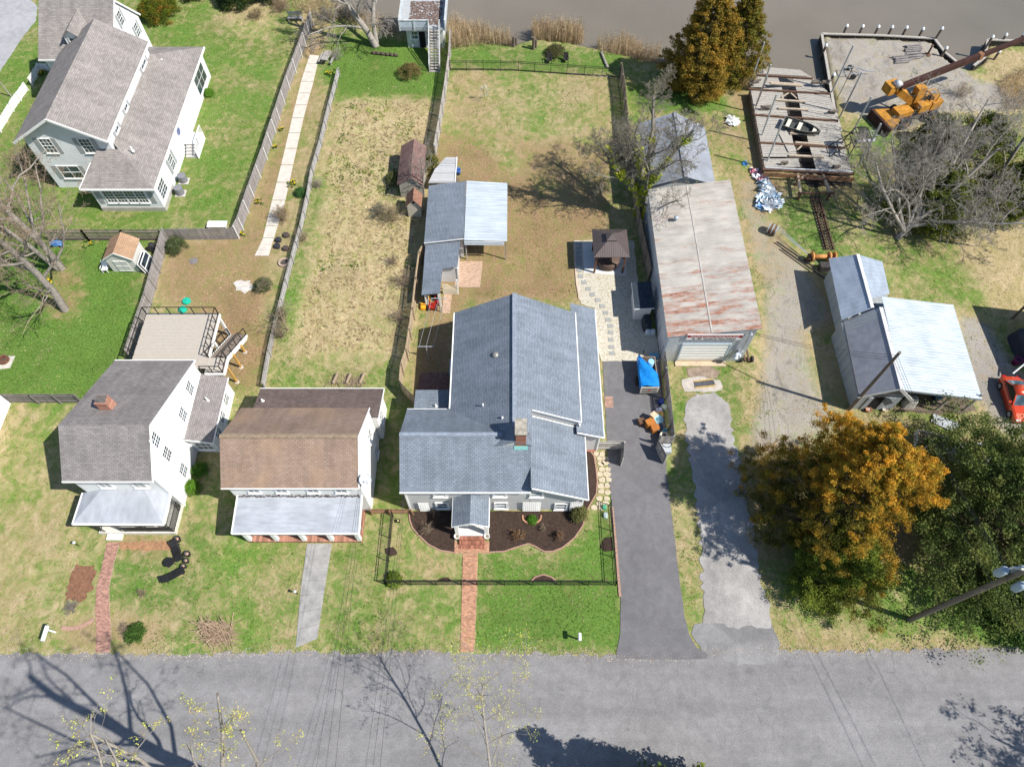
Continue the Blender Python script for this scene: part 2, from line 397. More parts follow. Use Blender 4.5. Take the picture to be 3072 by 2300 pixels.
zone([(1160, 1530), (1250, 1530), (1260, 1640), (1390, 1670), (1390, 1750), (1160, 1750)], .40, .45, 0, .55)
zone([(1435, 1665), (1700, 1670), (1840, 1540), (1860, 1750), (1435, 1750)], .74, .3, 0, .8)
zone([(560, 1420), (660, 1420), (690, 1620), (560, 1620)], .55, .45, 0, .7)
zone([(330, 1590), (530, 1620), (520, 1660), (350, 1650)], .2, .95, 0, .4)
zone([(330, 1840), (500, 1850), (500, 1960), (170, 1960), (170, 1870)], .28, .6, 0, .4)
zone([(1160, 1210), (1250, 1210), (1250, 1540), (1130, 1560)], .62, .3, 0, .6)
zone([(1270, 920), (1370, 900), (1345, 1230), (1240, 1240)], .2, .9, 0, .6)
reg = (slice(6, -5), slice(5, -5))
Rz *= .93
for a in (Rz, Gz, Bz, Lz): a[:] = blur(a, 14)
ZZ = np.where(water_mask, -2.0, 0.0); ZZ = blur(ZZ, 1)
ZZ += np.where(water_mask, 0, 1) * 0.0
def ground_material():
    t = NT('yard_ground'); a = t.n('VertexColor', layer_name='Col'); sp = t.n('SeparateColor'); t.l(a.outputs[0], sp.inputs[0])
    lush = a.outputs[1]
    nA = t.noise(0.22, 6, rough=0.66, dist=0.5); nB = t.noise(1.3, 6, rough=0.68, dist=0.8); nC = t.noise(5.5, 5, rough=0.72); nD = t.noise(19, 3, rough=0.75)
    nE = t.noise(0.9, 5, rough=0.65, dist=1.2, stretch=(1.0, 0.55, 1))
    def mixed(wa, wb, wc, wd):
        return t.math('ADD', t.math('ADD', t.math('MULTIPLY', nA, wa), t.math('MULTIPLY', nB, wb)), t.math('ADD', t.math('MULTIPLY', nC, wc), t.math('MULTIPLY', nD, wd)))
    m1 = mixed(.30, .30, .24, .16); m2 = mixed(.22, .20, .34, .24)
    def mask(attr, src, wd=0.08, k=0.36):
        v = t.math('ADD', src, t.math('MULTIPLY', t.math('SUBTRACT', attr, 0.5), k)); return t.ramp(v, (0.5 - wd, 0.0), (0.5 + wd, 1.0))
    straw = t.ramp(nC, (0.28, (0.30, 0.225, 0.115)), (0.5, (0.50, 0.395, 0.23)), (0.72, (0.68, 0.57, 0.38)))
    straw = t.mix(t.ramp(nE, (0.42, 0.0), (0.62, 0.65)), straw, t.ramp(nD, (0.3, (0.20, 0.185, 0.055)), (0.7, (0.40, 0.34, 0.15))))
    dirt = t.ramp(nC, (0.28, (0.17, 0.105, 0.055)), (0.5, (0.31, 0.205, 0.115)), (0.75, (0.47, 0.34, 0.21)))
    dirt = t.mix(t.ramp(nE, (0.44, 0.0), (0.62, 0.6)), dirt, t.ramp(nD, (0.3, (0.13, 0.125, 0.035)), (0.7, (0.31, 0.27, 0.11))))
    grav = t.ramp(nD, (0.30, (0.15, 0.14, 0.125)), (0.5, (0.33, 0.305, 0.275)), (0.70, (0.56, 0.52, 0.47)))
    grav = t.mix(t.ramp(nB, (0.45, 0.0), (0.66, 0.75)), grav, t.ramp(nC, (0.3, (0.28, 0.22, 0.15)), (0.7, (0.48, 0.40, 0.30))))
    grav = t.mix(t.ramp(nE, (0.54, 0.0), (0.64, 0.5)), grav, (0.17, 0.16, 0.15))
    grn = t.ramp(nC, (0.28, (0.075, 0.115, 0.020)), (0.5, (0.18, 0.24, 0.050)), (0.74, (0.36, 0.40, 0.12)))
    grn2 = t.ramp(nC, (0.28, (0.045, 0.100, 0.018)), (0.5, (0.105, 0.195, 0.035)), (0.74, (0.20, 0.30, 0.07)))
    lm = t.ramp(t.math('ADD', m1, t.math('MULTIPLY', t.math('SUBTRACT', lush, 0.5), 0.30)), (0.46, 0.0), (0.58, 1.0))
    grn = t.mix(lm, grn, grn2)
    col = t.mix(mask(sp.outputs[1], mixed(.3, .2, .3, .2), 0.10, 0.42), straw, dirt)
    col = t.mix(mask(sp.outputs[2], mixed(.2, .4, .25, .15), 0.07, 0.44), col, grav)
    col = t.mix(mask(sp.outputs[0], m1, 0.05, 0.32), col, grn)
    col = t.mix(t.math('MULTIPLY', mask(sp.outputs[0], m2, 0.05, 0.18), 0.45), col, t.mix(0.5, grn, grn2))
    col = t.mix(0.6, col, t.ramp(nD, (0.3, 0.55), (0.52, 1.0), (0.72, 1.35)), 'MULTIPLY')
    col = t.mix(0.75, col, t.ramp(nA, (0.3, 0.68), (0.7, 1.18)), 'MULTIPLY')
    t.bump(t.math('ADD', nC, t.math('MULTIPLY', nD, 0.7)), 0.6, 0.08)
    return t.out(col, 0.95, 0, 0.1)
nyg, nxg = XX.shape
idx = np.arange(nyg * nxg).reshape(nyg, nxg)
quads = np.stack([idx[:-1, :-1], idx[:-1, 1:], idx[1:, 1:], idx[1:, :-1]], -1).reshape(-1, 4)
gv = np.stack([XX, YY, ZZ], -1).reshape(-1, 3)
gcol = np.stack([Rz, Gz, Bz], -1).reshape(-1, 3)
ground = fast_mesh('ground', gv, quads, ground_material(), colors=gcol, smooth=True)
c4 = np.ones((gv.shape[0], 4), np.float32); c4[:, :3] = gcol; c4[:, 3] = Lz.ravel(); ground.data.color_attributes['Col'].data.foreach_set('color', c4.ravel())
structure(ground)
def water_material():
    t = NT('river_water'); n = t.noise(0.5, 4, stretch=(1, 2.2, 1)); n2 = t.noise(3.2, 4, stretch=(1, 2.4, 1))
    col = t.ramp(t.noise(0.06, 3), (0.35, (0.150, 0.132, 0.106)), (0.65, (0.185, 0.162, 0.130)))
    t.bump(t.math('ADD', n, t.math('MULTIPLY', n2, 0.5)), 0.35, 0.10)
    return t.out(col, 0.25, 0, 0.25)
structure(MB().poly([(-2500, 58, -0.75), (2500, 58, -0.75), (2500, 2500, -0.75), (-2500, 2500, -0.75)]).build('river_water', water_material()))

def asphalt(name, c, agg=0.35, patch=0.18, crack=0.0, rough=0.9):
    t = NT(name); c = Vector(c)
    col = t.ramp(t.noise(0.25, 5, rough=0.6), (0.3, tuple(c * (1 - patch))), (0.7, tuple(c * (1 + patch))))
    col = t.mix(agg, col, t.ramp(t.noise(38, 3, rough=0.7), (0.3, 0.35), (0.55, 1.0), (0.75, 1.75)), 'MULTIPLY')
    col = t.mix(0.6, col, t.ramp(t.noise(1.6, 4, dist=0.6), (0.35, 0.82), (0.65, 1.1)), 'MULTIPLY')
    col = t.mix(min(1.0, agg * .8), col, t.ramp(t.noise(13, 2, rough=0.8), (0.30, 0.62), (0.5, 0.98), (0.72, 1.5)), 'MULTIPLY')
    if crack:
        wear = t.noise(0.5, 5, stretch=(0.12, 1.1, 1), rough=0.6); col = t.mix(0.8, col, t.ramp(wear, (0.32, 0.80), (0.68, 1.16)), 'MULTIPLY')
        sp = t.n('SeparateXYZ'); t.l(t.co.outputs['Generated'], sp.inputs[0])
        for sc_, w_, st_ in ((0.16, 0.004, 0.55), (0.5, 0.0035, 0.3)):
            n_ = t.noise(sc_, 4, dist=0.9, rough=0.5); d_ = t.math('ABSOLUTE', t.math('SUBTRACT', n_, 0.5)); gate = t.ramp(t.noise(0.21, 2), (0.46, 0.0), (0.56, crack * st_))
            col = t.mix(t.math('MULTIPLY', t.ramp(d_, (0.0, 1.0), (w_, 0.0)), gate), col, tuple(c * 0.35))
        stn = t.ramp(t.noise(1.1, 4, rough=0.7), (0.66, 0.0), (0.76, 0.5)); col = t.mix(stn, col, tuple(c * 0.6))
        col = t.mix(t.ramp(t.noise(60, 2), (0.70, 0.0), (0.76, 0.7)), col, tuple(c * 2.1))
    return t.out(col, rough, 0, 0.2)
def ragged(pts, amp=0.12, step=0.5, closed=True):
    out = []; n = len(pts)
    for k in range(n if closed else n - 1):
        a, b = Vector(pts[k]), Vector(pts[(k + 1) % n]); m = max(1, int((b - a).length / step)); nr = Vector((-(b - a).y, (b - a).x, 0)).normalized()
        for j in range(m): out.append(a.lerp(b, j / m) + nr * random.uniform(-amp, amp))
    return out
NOGRASS = []
def sheet(name, px, z, mat, amp=0.0, step=0.5, t=0.05, nograss=True, parent=None, world=None):
    pts = [Vector((p.x, p.y, z)) for p in (world or [G(x, y) for x, y in px])]
    if nograss: NOGRASS.append([(p.x, p.y) for p in pts])
    if amp: pts = ragged(pts, amp, step)
    return MB().slab(pts, t).build(name, mat, parent)
ROADM = asphalt('road_asphalt', (0.235, 0.228, 0.228), 0.5, 0.09, 0.8)
edge = [(-300, 1958), (0, 1957), (300, 1960), (450, 1962), (560, 1967), (650, 1960), (760, 1955), (880, 1953), (1000, 1958), (1150, 1955), (1400, 1953), (1600, 1958), (1760, 1962), (1840, 1968), (2060, 1968), (2120, 1955), (2200, 1950), (2330, 1950), (2450, 1955), (2700, 1950), (2900, 1945), (3000, 1940), (3400, 1940)]
rp = [G(x, y) for x, y in edge]; rp = [Vector((-300, rp[0].y, 0))] + rp + [Vector((300, rp[-1].y, 0)), Vector((300, -0.5, 0)), Vector((-300, -0.5, 0))]
rp2 = [rp[0]] + ragged(rp[1:-3], 0.17, 0.3, False) + rp[-4:]
NOGRASS.append([(p.x, p.y) for p in rp])
road = structure(MB().slab([Vector((p.x, p.y, 0.02)) for p in rp2], 0.06).build('road', ROADM))
# driveways and walks
DRIVEM = asphalt('driveway_asphalt', (0.165, 0.160, 0.165), 0.32, 0.12)
structure(sheet('driveway', [(1808, 1080), (1850, 1077), (1900, 1079), (1982, 1078), (1990, 1200), (1996, 1336), (2000, 1420), (2010, 1500), (2022, 1600), (2040, 1750), (2054, 1850), (2068, 1905), (2090, 1940), (2124, 1962), (2120, 1974), (2040, 1978), (1850, 1975), (1848, 1960), (1860, 1900), (1862, 1800), (1852, 1700), (1838, 1540), (1826, 1420)], 0.04, DRIVEM, 0.02, 0.4))
structure(sheet('old_driveway', [(2052, 1210), (2090, 1180), (2150, 1175), (2185, 1210), (2195, 1290), (2225, 1420), (2255, 1560), (2275, 1700), (2300, 1800), (2314, 1862), (2312, 1880), (2200, 1884), (2112, 1868), (2112, 1830), (2106, 1760), (2104, 1640), (2092, 1520), (2070, 1400), (2058, 1290)], 0.035, asphalt('old_drive', (0.36, 0.345, 0.33), 0.6, 0.30), 0.2, 0.3))
structure(sheet('drive_apron', [(2080, 1868), (2112, 1862), (2312, 1872), (2336, 1930), (2335, 1985), (2230, 1995), (2120, 1975), (2090, 1925), (2072, 1900)], 0.03, asphalt('apron_asphalt', (0.23, 0.225, 0.225), 0.45, 0.35), 0.12, 0.4))
CONCW = plain('concrete_walk', (0.35, 0.34, 0.325), 0.22, 1.4, 0.92, fine=0.3)
def slabs_walk(name, left, right, z, n, mat, kind_name='slab', jit=0.0):
    # a walk made of separate poured slabs between two edge lines (photo points, same count)
    L = [G(*p) for p in left]; Rr = [G(*p) for p in right]
    NOGRASS.append([(p.x, p.y) for p in L] + [(p.x, p.y) for p in Rr[::-1]])
    root = bpy.data.objects.new(name, None); COL.objects.link(root); root.location = L[0]; structure(root)
    def at(P, t):
        t *= len(P) - 1; k = min(int(t), len(P) - 2); return P[k].lerp(P[k + 1], t - k)
    for i in range(n):
        t0, t1 = i / n + 0.0012, (i + 1) / n - 0.0012; h = z + random.uniform(-jit, jit)
        q = [at(L, t0), at(Rr, t0), at(Rr, t1), at(L, t1)]
        MB().slab([Vector((p.x, p.y, h)) for p in q], 0.06).build(kind_name, mat, root)
    return root
slabs_walk('concrete_front_walk', [(922, 1630), (903, 1760), (888, 1942)], [(996, 1630), (975, 1760), (952, 1915)], 0.04, 7, CONCW, 'slab', 0.004)
PATHM = plain('pale_path_concrete', (0.62, 0.57, 0.50), 0.12, 1.6, 0.92, fine=0.25)
slabs_walk('garden_path', [(930, 165), (905, 240), (880, 340), (850, 470), (812, 620), (788, 720), (764, 768)], [(958, 168), (942, 240), (914, 340), (885, 470), (852, 620), (820, 720), (806, 768)], 0.04, 17, PATHM, 'slab', 0.006)
# pale gravel bed behind the house, with its stepping stones
def gravel_material():
    t = NT('pale_gravel'); v = t.n('TexVoronoi'); v.inputs['Scale'].default_value = 11.0; t.l(t.co.outputs['Object'], v.inputs['Vector'])
    col = t.ramp(v.outputs['Color'], (0.1, (0.58, 0.49, 0.33)), (0.4, (0.80, 0.73, 0.57)), (0.8, (0.90, 0.86, 0.76)))
    col = t.mix(0.8, col, t.ramp(v.outputs['Distance'], (0.0, 1.05), (0.06, 0.95), (0.12, 0.5)), 'MULTIPLY')
    t.bump(v.outputs['Distance'], -0.8, 0.03); return t.out(col, 0.9, 0, 0.15)
gp = [(1722, 722), (1900, 722), (1925, 950), (1968, 1000), (1982, 1084), (1806, 1084), (1790, 1040), (1785, 925), (1742, 912), (1728, 860)]
structure(sheet('gravel_bed', gp, 0.045, gravel_material(), 0.05, 0.4))
# ================================================================ HOUSES
def onX(px, py, X):
    v = py - 1150.0; k = X / (px - 1536.0); return Vector((X, (0.5 * FPX - 0.8660254 * v) * k, CAM_H - k * (0.8660254 * FPX + 0.5 * v)))
def onY(px, py, Y):
    v = py - 1150.0; k = Y / (0.5 * FPX - 0.8660254 * v); return Vector(((px - 1536.0) * k, Y, CAM_H - k * (0.8660254 * FPX + 0.5 * v)))
AX = {'S': (Vector((1, 0, 0)), Vector((0, -1, 0))), 'N': (Vector((-1, 0, 0)), Vector((0, 1, 0))), 'E': (Vector((0, 1, 0)), Vector((1, 0, 0))), 'W': (Vector((0, -1, 0)), Vector((-1, 0, 0)))}
class Face:
    def __init__(s, c, side): s.c = Vector(c); s.U, s.N = AX[side]
    def p(s, u, n, z): return s.c + s.U * u + s.N * n + Vector((0, 0, z))
    def bx(s, mb, u0, u1, n0, n1, z0, z1):
        f = [s.p(u0, n1, z0), s.p(u1, n1, z0), s.p(u1, n1, z1), s.p(u0, n1, z1)]; b = [s.p(u0, n0, z0), s.p(u1, n0, z0), s.p(u1, n0, z1), s.p(u0, n0, z1)]
        return mb.solid(f, b)
SHUT = plain('grey_shutter', (0.33, 0.345, 0.345), 0.08, 4, 0.6)
def window(parent, c, side, wd=0.9, ht=1.4, cols=2, rows=1, sash=True, shutters=None, fw=0.08, frame=None, sill=True, glass=None):
    F = Face(c, side); mb = MB(); w2, h2 = wd / 2, ht / 2
    F.bx(mb, -w2 - fw, -w2, 0, .07, -h2 - fw, h2 + fw); F.bx(mb, w2, w2 + fw, 0, .07, -h2 - fw, h2 + fw)
    F.bx(mb, -w2, w2, 0, .068, h2, h2 + fw); F.bx(mb, -w2, w2, 0, .068, -h2 - fw, -h2)
    if sash: F.bx(mb, -w2, w2, 0.005, .055, -.035, .035)
    for k in range(1, cols):
        u = -w2 + wd * k / cols; F.bx(mb, u - .018, u + .018, .005, .045, -h2, h2)
    for k in range(1, rows):
        z = -h2 + ht * k / rows
        if not (sash and abs(z) < .05): F.bx(mb, -w2, w2, .005, .042, z - .018, z + .018)
    o = mb.build('window', frame or TRIM, parent)
    for a, b in (((-h2, 0), (0, h2)) if sash else ((-h2, h2),)):
        m = MB(); F.bx(m, -w2, w2, -.01, .025, a, b); m.build('pane', glass or GLASS, o)
    if sill:
        m = MB(); F.bx(m, -w2 - fw - .04, w2 + fw + .04, 0, .13, -h2 - fw - .05, -h2 - fw); m.build('sill', frame or TRIM, o)
    if shutters:
        for sg in (-1, 1):
            m = MB(); a = sg * (w2 + fw + .02); b = sg * (w2 + fw + .02 + shutters); F.bx(m, min(a, b), max(a, b), 0, .05, -h2 - fw, h2 + fw); m.build('shutter', SHUT, o)
    return o
def trim_line(mb, pts, wd=0.14, ht=0.16, dz=-0.08):
    for a, b in zip(pts[:-1], pts[1:]): mb.beam(Vector(a) + Vector((0, 0, dz)), Vector(b) + Vector((0, 0, dz)), wd, ht)
def vent_pipe(parent, base, r=0.06, h=0.45, mat=None, name='vent_pipe'):
    m = MB(); b = Vector(base); m.lathe(b - Vector((0, 0, .15)), [(r * 2.6, 0), (r * 2.2, .16), (r * 1.05, .19), (r, .2), (r, h + .15)], 10); return m.build(name, mat or TRIM, parent, True)

# ---------------- grey house with the brick walk -------------------------------------------------
GS = shingle('blue_grey_shingle', (0.205, 0.238, 0.282), 0.14, 0.30, 0.60, 0.12)
GW = siding('light_grey_stucco', (0.56, 0.55, 0.545), 0.3, 0.08, 0.8)
gh = thing('grey_house', 'light grey house with blue-grey shingle roof, brick chimney and gabled porch', 'house', (-1.5, 18.7, 0))
W = MB()
W.prism_x([(18.72, 0), (25.1, 0), (25.1, 4.2), (21.98, 6.48), (18.72, 4.42)], -7.85, 1.33)
W.build('wall', GW, gh)
MB().prism_y([(1.36, 0), (5.33, 0), (5.33, 3.1), (1.36, 5.2)], 18.73, 24.22).build('wall', GW, gh)
MB().prism_y([(-4.5, 0), (5.0, 0), (5.0, 4.38), (.2, 6.85), (-4.5, 4.4)], 24.25, 34.1).build('wall', GW, gh)
MB().prism_y([(-.75, 4.0), (1.34, 4.0), (1.34, 6.2), (.2, 6.8), (-.75, 6.3)], 21.3, 24.24).build('wall', GW, gh)
MB().prism_y([(5.02, 0), (6.85, 0), (6.85, 2.95), (5.02, 3.75)], 23.75, 35.4).build('wall', GW, gh)
MB().box(-7.5, -4.52, 25.12, 27.4, 0, 2.95).build('wall', GW, gh)
rf = MB()
rf.slab([(-8.1, 18.45, 4.4), (1.38, 18.45, 4.4), (1.38, 21.98, 6.6), (-8.1, 21.98, 6.6)], .12)
rf.slab([(-8.1, 21.98, 6.6), (1.3, 21.98, 6.6), (1.3, 25.35, 4.14), (-8.1, 25.35, 4.14)], .12)
rf.build('roof', GS, gh)
rf = MB().slab([(-4.78, 21.25, 4.26), (.2, 21.25, 6.95), (.2, 34.35, 6.95), (-4.78, 34.35, 4.32)], .12); rf.build('roof', GS, gh)
rf = MB().slab([(.2, 21.25, 6.96), (1.42, 21.25, 6.31), (1.42, 24.18, 6.31), (5.27, 24.18, 4.28), (5.27, 34.35, 4.28), (.2, 34.35, 6.96)], .12); rf.build('roof', GS, gh)
MB().slab([(1.34, 18.38, 5.36), (5.62, 18.38, 3.08), (5.62, 24.22, 3.08), (1.34, 24.22, 5.36)], .12).build('roof', GS, gh)
MB().slab([(4.95, 23.48, 3.86), (7.12, 23.48, 2.98), (7.12, 35.7, 2.98), (4.95, 35.7, 3.86)], .12).build('roof', GS, gh)
MB().slab([(-7.75, 25.1, 3.25), (-4.5, 25.1, 3.25), (-4.5, 27.7, 2.98), (-7.75, 27.7, 2.98)], .1).build('roof', GS, gh)
cap = MB(); cap.beam((-8.1, 21.98, 6.63), (-.7, 21.98, 6.63), .3, .05); cap.beam((.2, 22.4, 6.99), (.2, 34.35, 6.99), .34, .05); cap.build('ridge_cap', plain('ridge_shingle', (.23, .265, .32), .2, 4, .9), gh)
tr = MB()
trim_line(tr, [(-8.12, 18.44, 4.38), (1.36, 18.44, 4.38)], .12, .17)
trim_line(tr, [(-8.12, 25.36, 4.12), (-4.7, 25.36, 4.12)], .1, .14)
trim_line(tr, [(-4.82, 25.3, 4.32), (-4.82, 34.35, 4.32)], .1, .15)
trim_line(tr, [(1.4, 18.36, 5.34), (5.64, 18.36, 3.06)], .07, .15)
trim_line(tr, [(5.65, 18.36, 3.06), (5.65, 24.2, 3.06)], .08, .15)
trim_line(tr, [(5.3, 24.15, 4.28), (5.3, 34.36, 4.28)], .1, .15)
trim_line(tr, [(1.45, 24.16, 6.3), (5.28, 24.16, 4.28)], .05, .14)
trim_line(tr, [(7.15, 23.46, 2.98), (7.15, 35.7, 2.98)], .08, .15)
trim_line(tr, [(4.97, 23.46, 3.86), (7.15, 23.46, 2.98)], .06, .14)
trim_line(tr, [(1.5, 24.12, 5.4), (5.1, 24.12, 3.45)], .06, .12)
tr.beam((-7.86, 18.7, 0), (-7.86, 18.7, 4.4), .12); tr.beam((5.34, 18.71, 0), (5.34, 18.71, 3.1), .12); tr.beam((5.2, 24.05, 3.3), (5.2, 24.05, 4.1), .12); tr.beam((6.86, 23.73, 0), (6.86, 23.73, 2.9), .1)
tr.build('trim', TRIM, gh)
ch = MB().box(.26, 1.0, 21.26, 22.4, 5.6, 8.05); cho = ch.build('chimney', boards('chimney_brick', (.36, .16, .11), .08, 'Y', .3, .9, .55), gh)
MB().box(.2, 1.06, 21.2, 22.46, 8.05, 8.2).build('cap', plain('chimney_cap', (.33, .30, .25), .35, 3, .9), cho)
MB().slab([(.14, 21.02, 6.05), (1.12, 21.02, 6.05), (1.12, 21.26, 6.22), (.14, 21.26, 6.22)], .1).build('flashing', plain('green_copper', (.16, .36, .34), .2, 6, .6), cho)
for px_, py_, n_ in (((1408, 1538), 0, 0),): pass
vent_pipe(gh, G(1449, 1219, 5.6), .05, .45); vent_pipe(gh, G(1507, 1257, 6.3), .07, .35)
t_ = G(1488, 1072, 5.75); MB().lathe(t_ - Vector((0, 0, .1)), [(.2, 0), (.16, .25), (.26, .3), (.3, .45), (.22, .6), (.05, .66)], 14).build('roof_turbine', plain('turbine_metal', (.32, .31, .28), .2, 5, .5, .4), gh, True)
vent_pipe(gh, G(1308, 1218, 3.2), .05, .3)
WG = glass_mat('blind_glass', (.14, .17, .2))
for (x, y), wd, ht in (((1327, 1515), .75, 1.0), ((1503, 1515), .75, 1.0), ((1683, 1518), .75, 1.0), ((1610, 1481), .75, .85), ((1320, 1482), .75, .55), ((1499, 1482), .75, .55)):
    c = onY(x, y, 18.7); c.z = min(c.z, 4.0 if x != 1610 else 4.55); window(gh, c, 'S', wd, ht, 1, 1, True, None, .15, None, True, WG)
def trellis(parent, c, wd, ht, n, m, tilt=0.0):
    F = Face(c, 'S'); mb = MB()
    for k in range(n + 1): u = -wd / 2 + wd * k / n; F.bx(mb, u - .02, u + .02, .1, .13, 0, ht)
    for k in range(m + 1): z = ht * k / m; F.bx(mb, -wd / 2, wd / 2, .13, .16, z - .02, z + .02)
    return mb.build('trellis', TRIM, parent)
for (x, y), wd, ht, n, m in (((1276, 1540), .75, 1.7, 4, 8), ((1594, 1541), 1.35, 1.8, 9, 8), ((1724, 1541), .85, 1.8, 6, 7)):
    trellis(gh, (G(x, y).x, 18.7, .15), wd, ht, n, m)
MB().box(6.0, 6.8, 23.6, 23.73, 0, .12).build('plinth', BRICKISL, gh)
# gabled porch
po = MB(); po.slab([(-4.35, 16.45, 2.72), (-3.03, 16.45, 3.42), (-3.03, 18.7, 3.42), (-4.35, 18.7, 2.72)], .09); po.slab([(-3.03, 16.45, 3.42), (-1.7, 16.45, 2.72), (-1.7, 18.7, 2.72), (-3.03, 18.7, 3.42)], .09)
pr = po.build('porch_roof', GS, gh)
tm = MB(); trim_line(tm, [(-4.38, 16.43, 2.7), (-3.03, 16.43, 3.4), (-1.67, 16.43, 2.7)], .05, .13); trim_line(tm, [(-4.38, 16.43, 2.7), (-4.38, 18.7, 2.7)], .06, .12); trim_line(tm, [(-1.67, 16.43, 2.7), (-1.67, 18.7, 2.7)], .06, .12); tm.build('trim', TRIM, pr)
MB().prism_y([(-4.25, 2.55), (-1.8, 2.55), (-1.8, 2.7), (-3.03, 3.3), (-4.25, 2.7)], 16.55, 16.62).build('gable', TRIM, pr)
for x in (-4.12, -1.93): MB().box(x - .14, x + .14, 16.58, 16.86, .42, 2.6).build('porch_post', TRIM, gh)
MB().box(-4.28, -1.77, 16.5, 18.7, 0, .42).build('porch_floor', plain('porch_paint', (.62, .60, .56), .1, 3, .7), gh)
st = MB()
for k in range(3):
    y0 = 16.5 - .3 * (k + 1); z1 = .42 - .14 * k - .05
    for j in range(24): x0 = -4.0 + j * .082; st.box(x0, x0 + .072, y0, y0 + .29, max(0, z1 - .14), z1)
st.build('brick_steps', BRICKISL, gh, kind='stuff')
dr = MB(); F = Face((-3.0, 18.7, .45), 'S'); F.bx(dr, -.5, .5, 0, .06, 0, 2.05); dr.build('door', plain('porch_door', (.55, .53, .5), .05, 2, .5), gh)
NOGRASS.append([(-8, 18.5), (5.6, 18.5), (7.1, 23.5), (7.1, 35.6), (-4.7, 34.3), (-7.8, 27.7)])

# ---------------- white saltbox house, brown-grey roof, at the left --------------------------------
H1S = shingle('taupe_shingle', (0.25, 0.228, 0.222), 0.15, 0.33, 0.66, 0.15)
H1W = siding('white_siding', (0.80, 0.80, 0.785), .12, .25)
h1 = thing('white_saltbox_house', 'tall white house with taupe saltbox roof, brick chimney and raised rear deck', 'house', (-28.6, 19, 0))
MB().prism_x([(19.05, 0), (29.4, 0), (29.4, 4.28), (22.03, 7.86), (19.05, 5.72)], -31.6, -25.5).build('wall', H1W, h1)
r1 = MB(); r1.slab([(-31.85, 18.78, 5.66), (-25.46, 18.78, 5.66), (-25.46, 22.03, 8.0), (-31.85, 22.03, 8.0)], .13); r1.slab([(-31.85, 22.03, 8.0), (-25.46, 22.03, 8.0), (-25.46, 29.65, 4.33), (-31.85, 29.65, 4.33)], .13); r1.build('roof', H1S, h1)
tr = MB(); trim_line(tr, [(-25.43, 18.76, 5.66), (-25.43, 22.03, 8.0), (-25.43, 29.66, 4.33)], .05, .16); trim_line(tr, [(-31.87, 29.68, 4.34), (-25.42, 29.68, 4.34)], .1, .14); trim_line(tr, [(-31.87, 18.75, 5.64), (-25.42, 18.75, 5.64)], .1, .16); tr.beam((-25.5, 19.05, 0), (-25.5, 19.05, 5.6), .14); tr.build('trim', TRIM, h1)
MB().prism_y([(-25.48, 0), (-23.6, 0), (-23.6, 2.2), (-25.48, 2.78)], 23.6, 29.1).build('wall', H1W, h1)
MB().slab([(-25.5, 23.35, 2.9), (-23.42, 23.35, 2.28), (-23.42, 29.3, 2.28), (-25.5, 29.3, 2.9)], .1).build('roof', H1S, h1)
tr = MB(); trim_line(tr, [(-25.45, 23.33, 2.88), (-23.4, 23.33, 2.28), (-23.4, 29.3, 2.28)], .06, .13); trim_line(tr, [(-25.44, 23.4, 2.98), (-25.44, 29.3, 2.98)], .06, .1); tr.build('trim', TRIM, h1)
vent_pipe(h1, G(623, 1200, 2.7), .05, .45)
c = (-29.35, 24.0); cho = MB().box(c[0] - .42, c[0] + .42, c[1] - .35, c[1] + .35, 6.3, 8.15).build('chimney', boards('chimney_brick_red', (.48, .24, .17), .08, 'Y', .3, .9, .6), h1)
MB().box(c[0] - .36, c[0] + .36, c[1] - .29, c[1] + .29, 8.15, 8.22).build('cap', plain('soot', (.12, .11, .10), .3, 4, .9), cho)
for (x, y) in ((568, 1164), (547, 1243), (465, 1319), (500, 1361), (549, 1410)):
    p = onX(x, y, -25.5); window(h1, p, 'E', .8, 1.25, 3, 4)
for (x, y) in ((674, 1194), (661, 1245), (648, 1292)):
    p = onX(x, y, -23.6); p.z = max(1.1, min(p.z, 1.45)); window(h1, p, 'E', .8, 1.1, 2, 4)
p = onY(611, 1345, 23.6); window(h1, Vector((-24.5, 23.6, 1.25)), 'S', 1.2, 1.2, 3, 4)
for x in (298, 402): window(h1, Vector((G(x, 1450, 5.0).x, 19.05, 4.55)), 'S', .85, 1.3, 2, 4)
for x in (-29.6, -27.0): window(h1, Vector((x, 19.05, 1.6)), 'S', .9, 1.4, 2, 4)
# front porch of the white house: hipped metal roof, lacy iron posts
PM = metal_roof('porch_tin', (0.40, 0.42, 0.46), 0.0, rough=.6, met=.05, stretch=(1, .4, 1), stain=.14)
FL, FR, TL, TR = G(217, 1572, 2.72), G(489, 1573, 2.72), G(304, 1466, 3.35), G(433, 1467, 3.35); BLc, BRc = Vector((FL.x, 19.04, 2.72)), Vector((FR.x, 19.04, 2.72)); TL.y = TR.y = 19.04
prf = MB(); prf.slab([FL, FR, TR, TL], .08); prf.slab([FL, TL, BLc], .08); prf.slab([FR, BRc, TR], .08); pr1 = prf.build('porch_roof', PM, h1)
tm = MB(); trim_line(tm, [BLc, FL, FR, BRc], .12, .13, -.04); tm.build('gutter', TRIM, pr1)
MB().box(-31.35, -25.55, 16.72, 19.04, 0, .38).build('porch_floor', plain('porch_slab', (.60, .58, .52), .1, 3, .85), h1)
def iron_panel(mb, p, q, z0, z1, step=.28):
    p, q = Vector(p), Vector(q); L = (q - p).length; n = max(1, int(L / step)); a = p + Vector((0, 0, z0)); b = q + Vector((0, 0, z0)); up = Vector((0, 0, z1 - z0))
    mb.beam(a, b, .04); mb.beam(a + up, b + up, .05)
    for k in range(n + 1):
        u = a.lerp(b, k / n); mb.beam(u, u + up, .025)
        if k < n:
            v = a.lerp(b, (k + 1) / n); mb.beam(u, v + up, .02); mb.beam(v, u + up, .02)
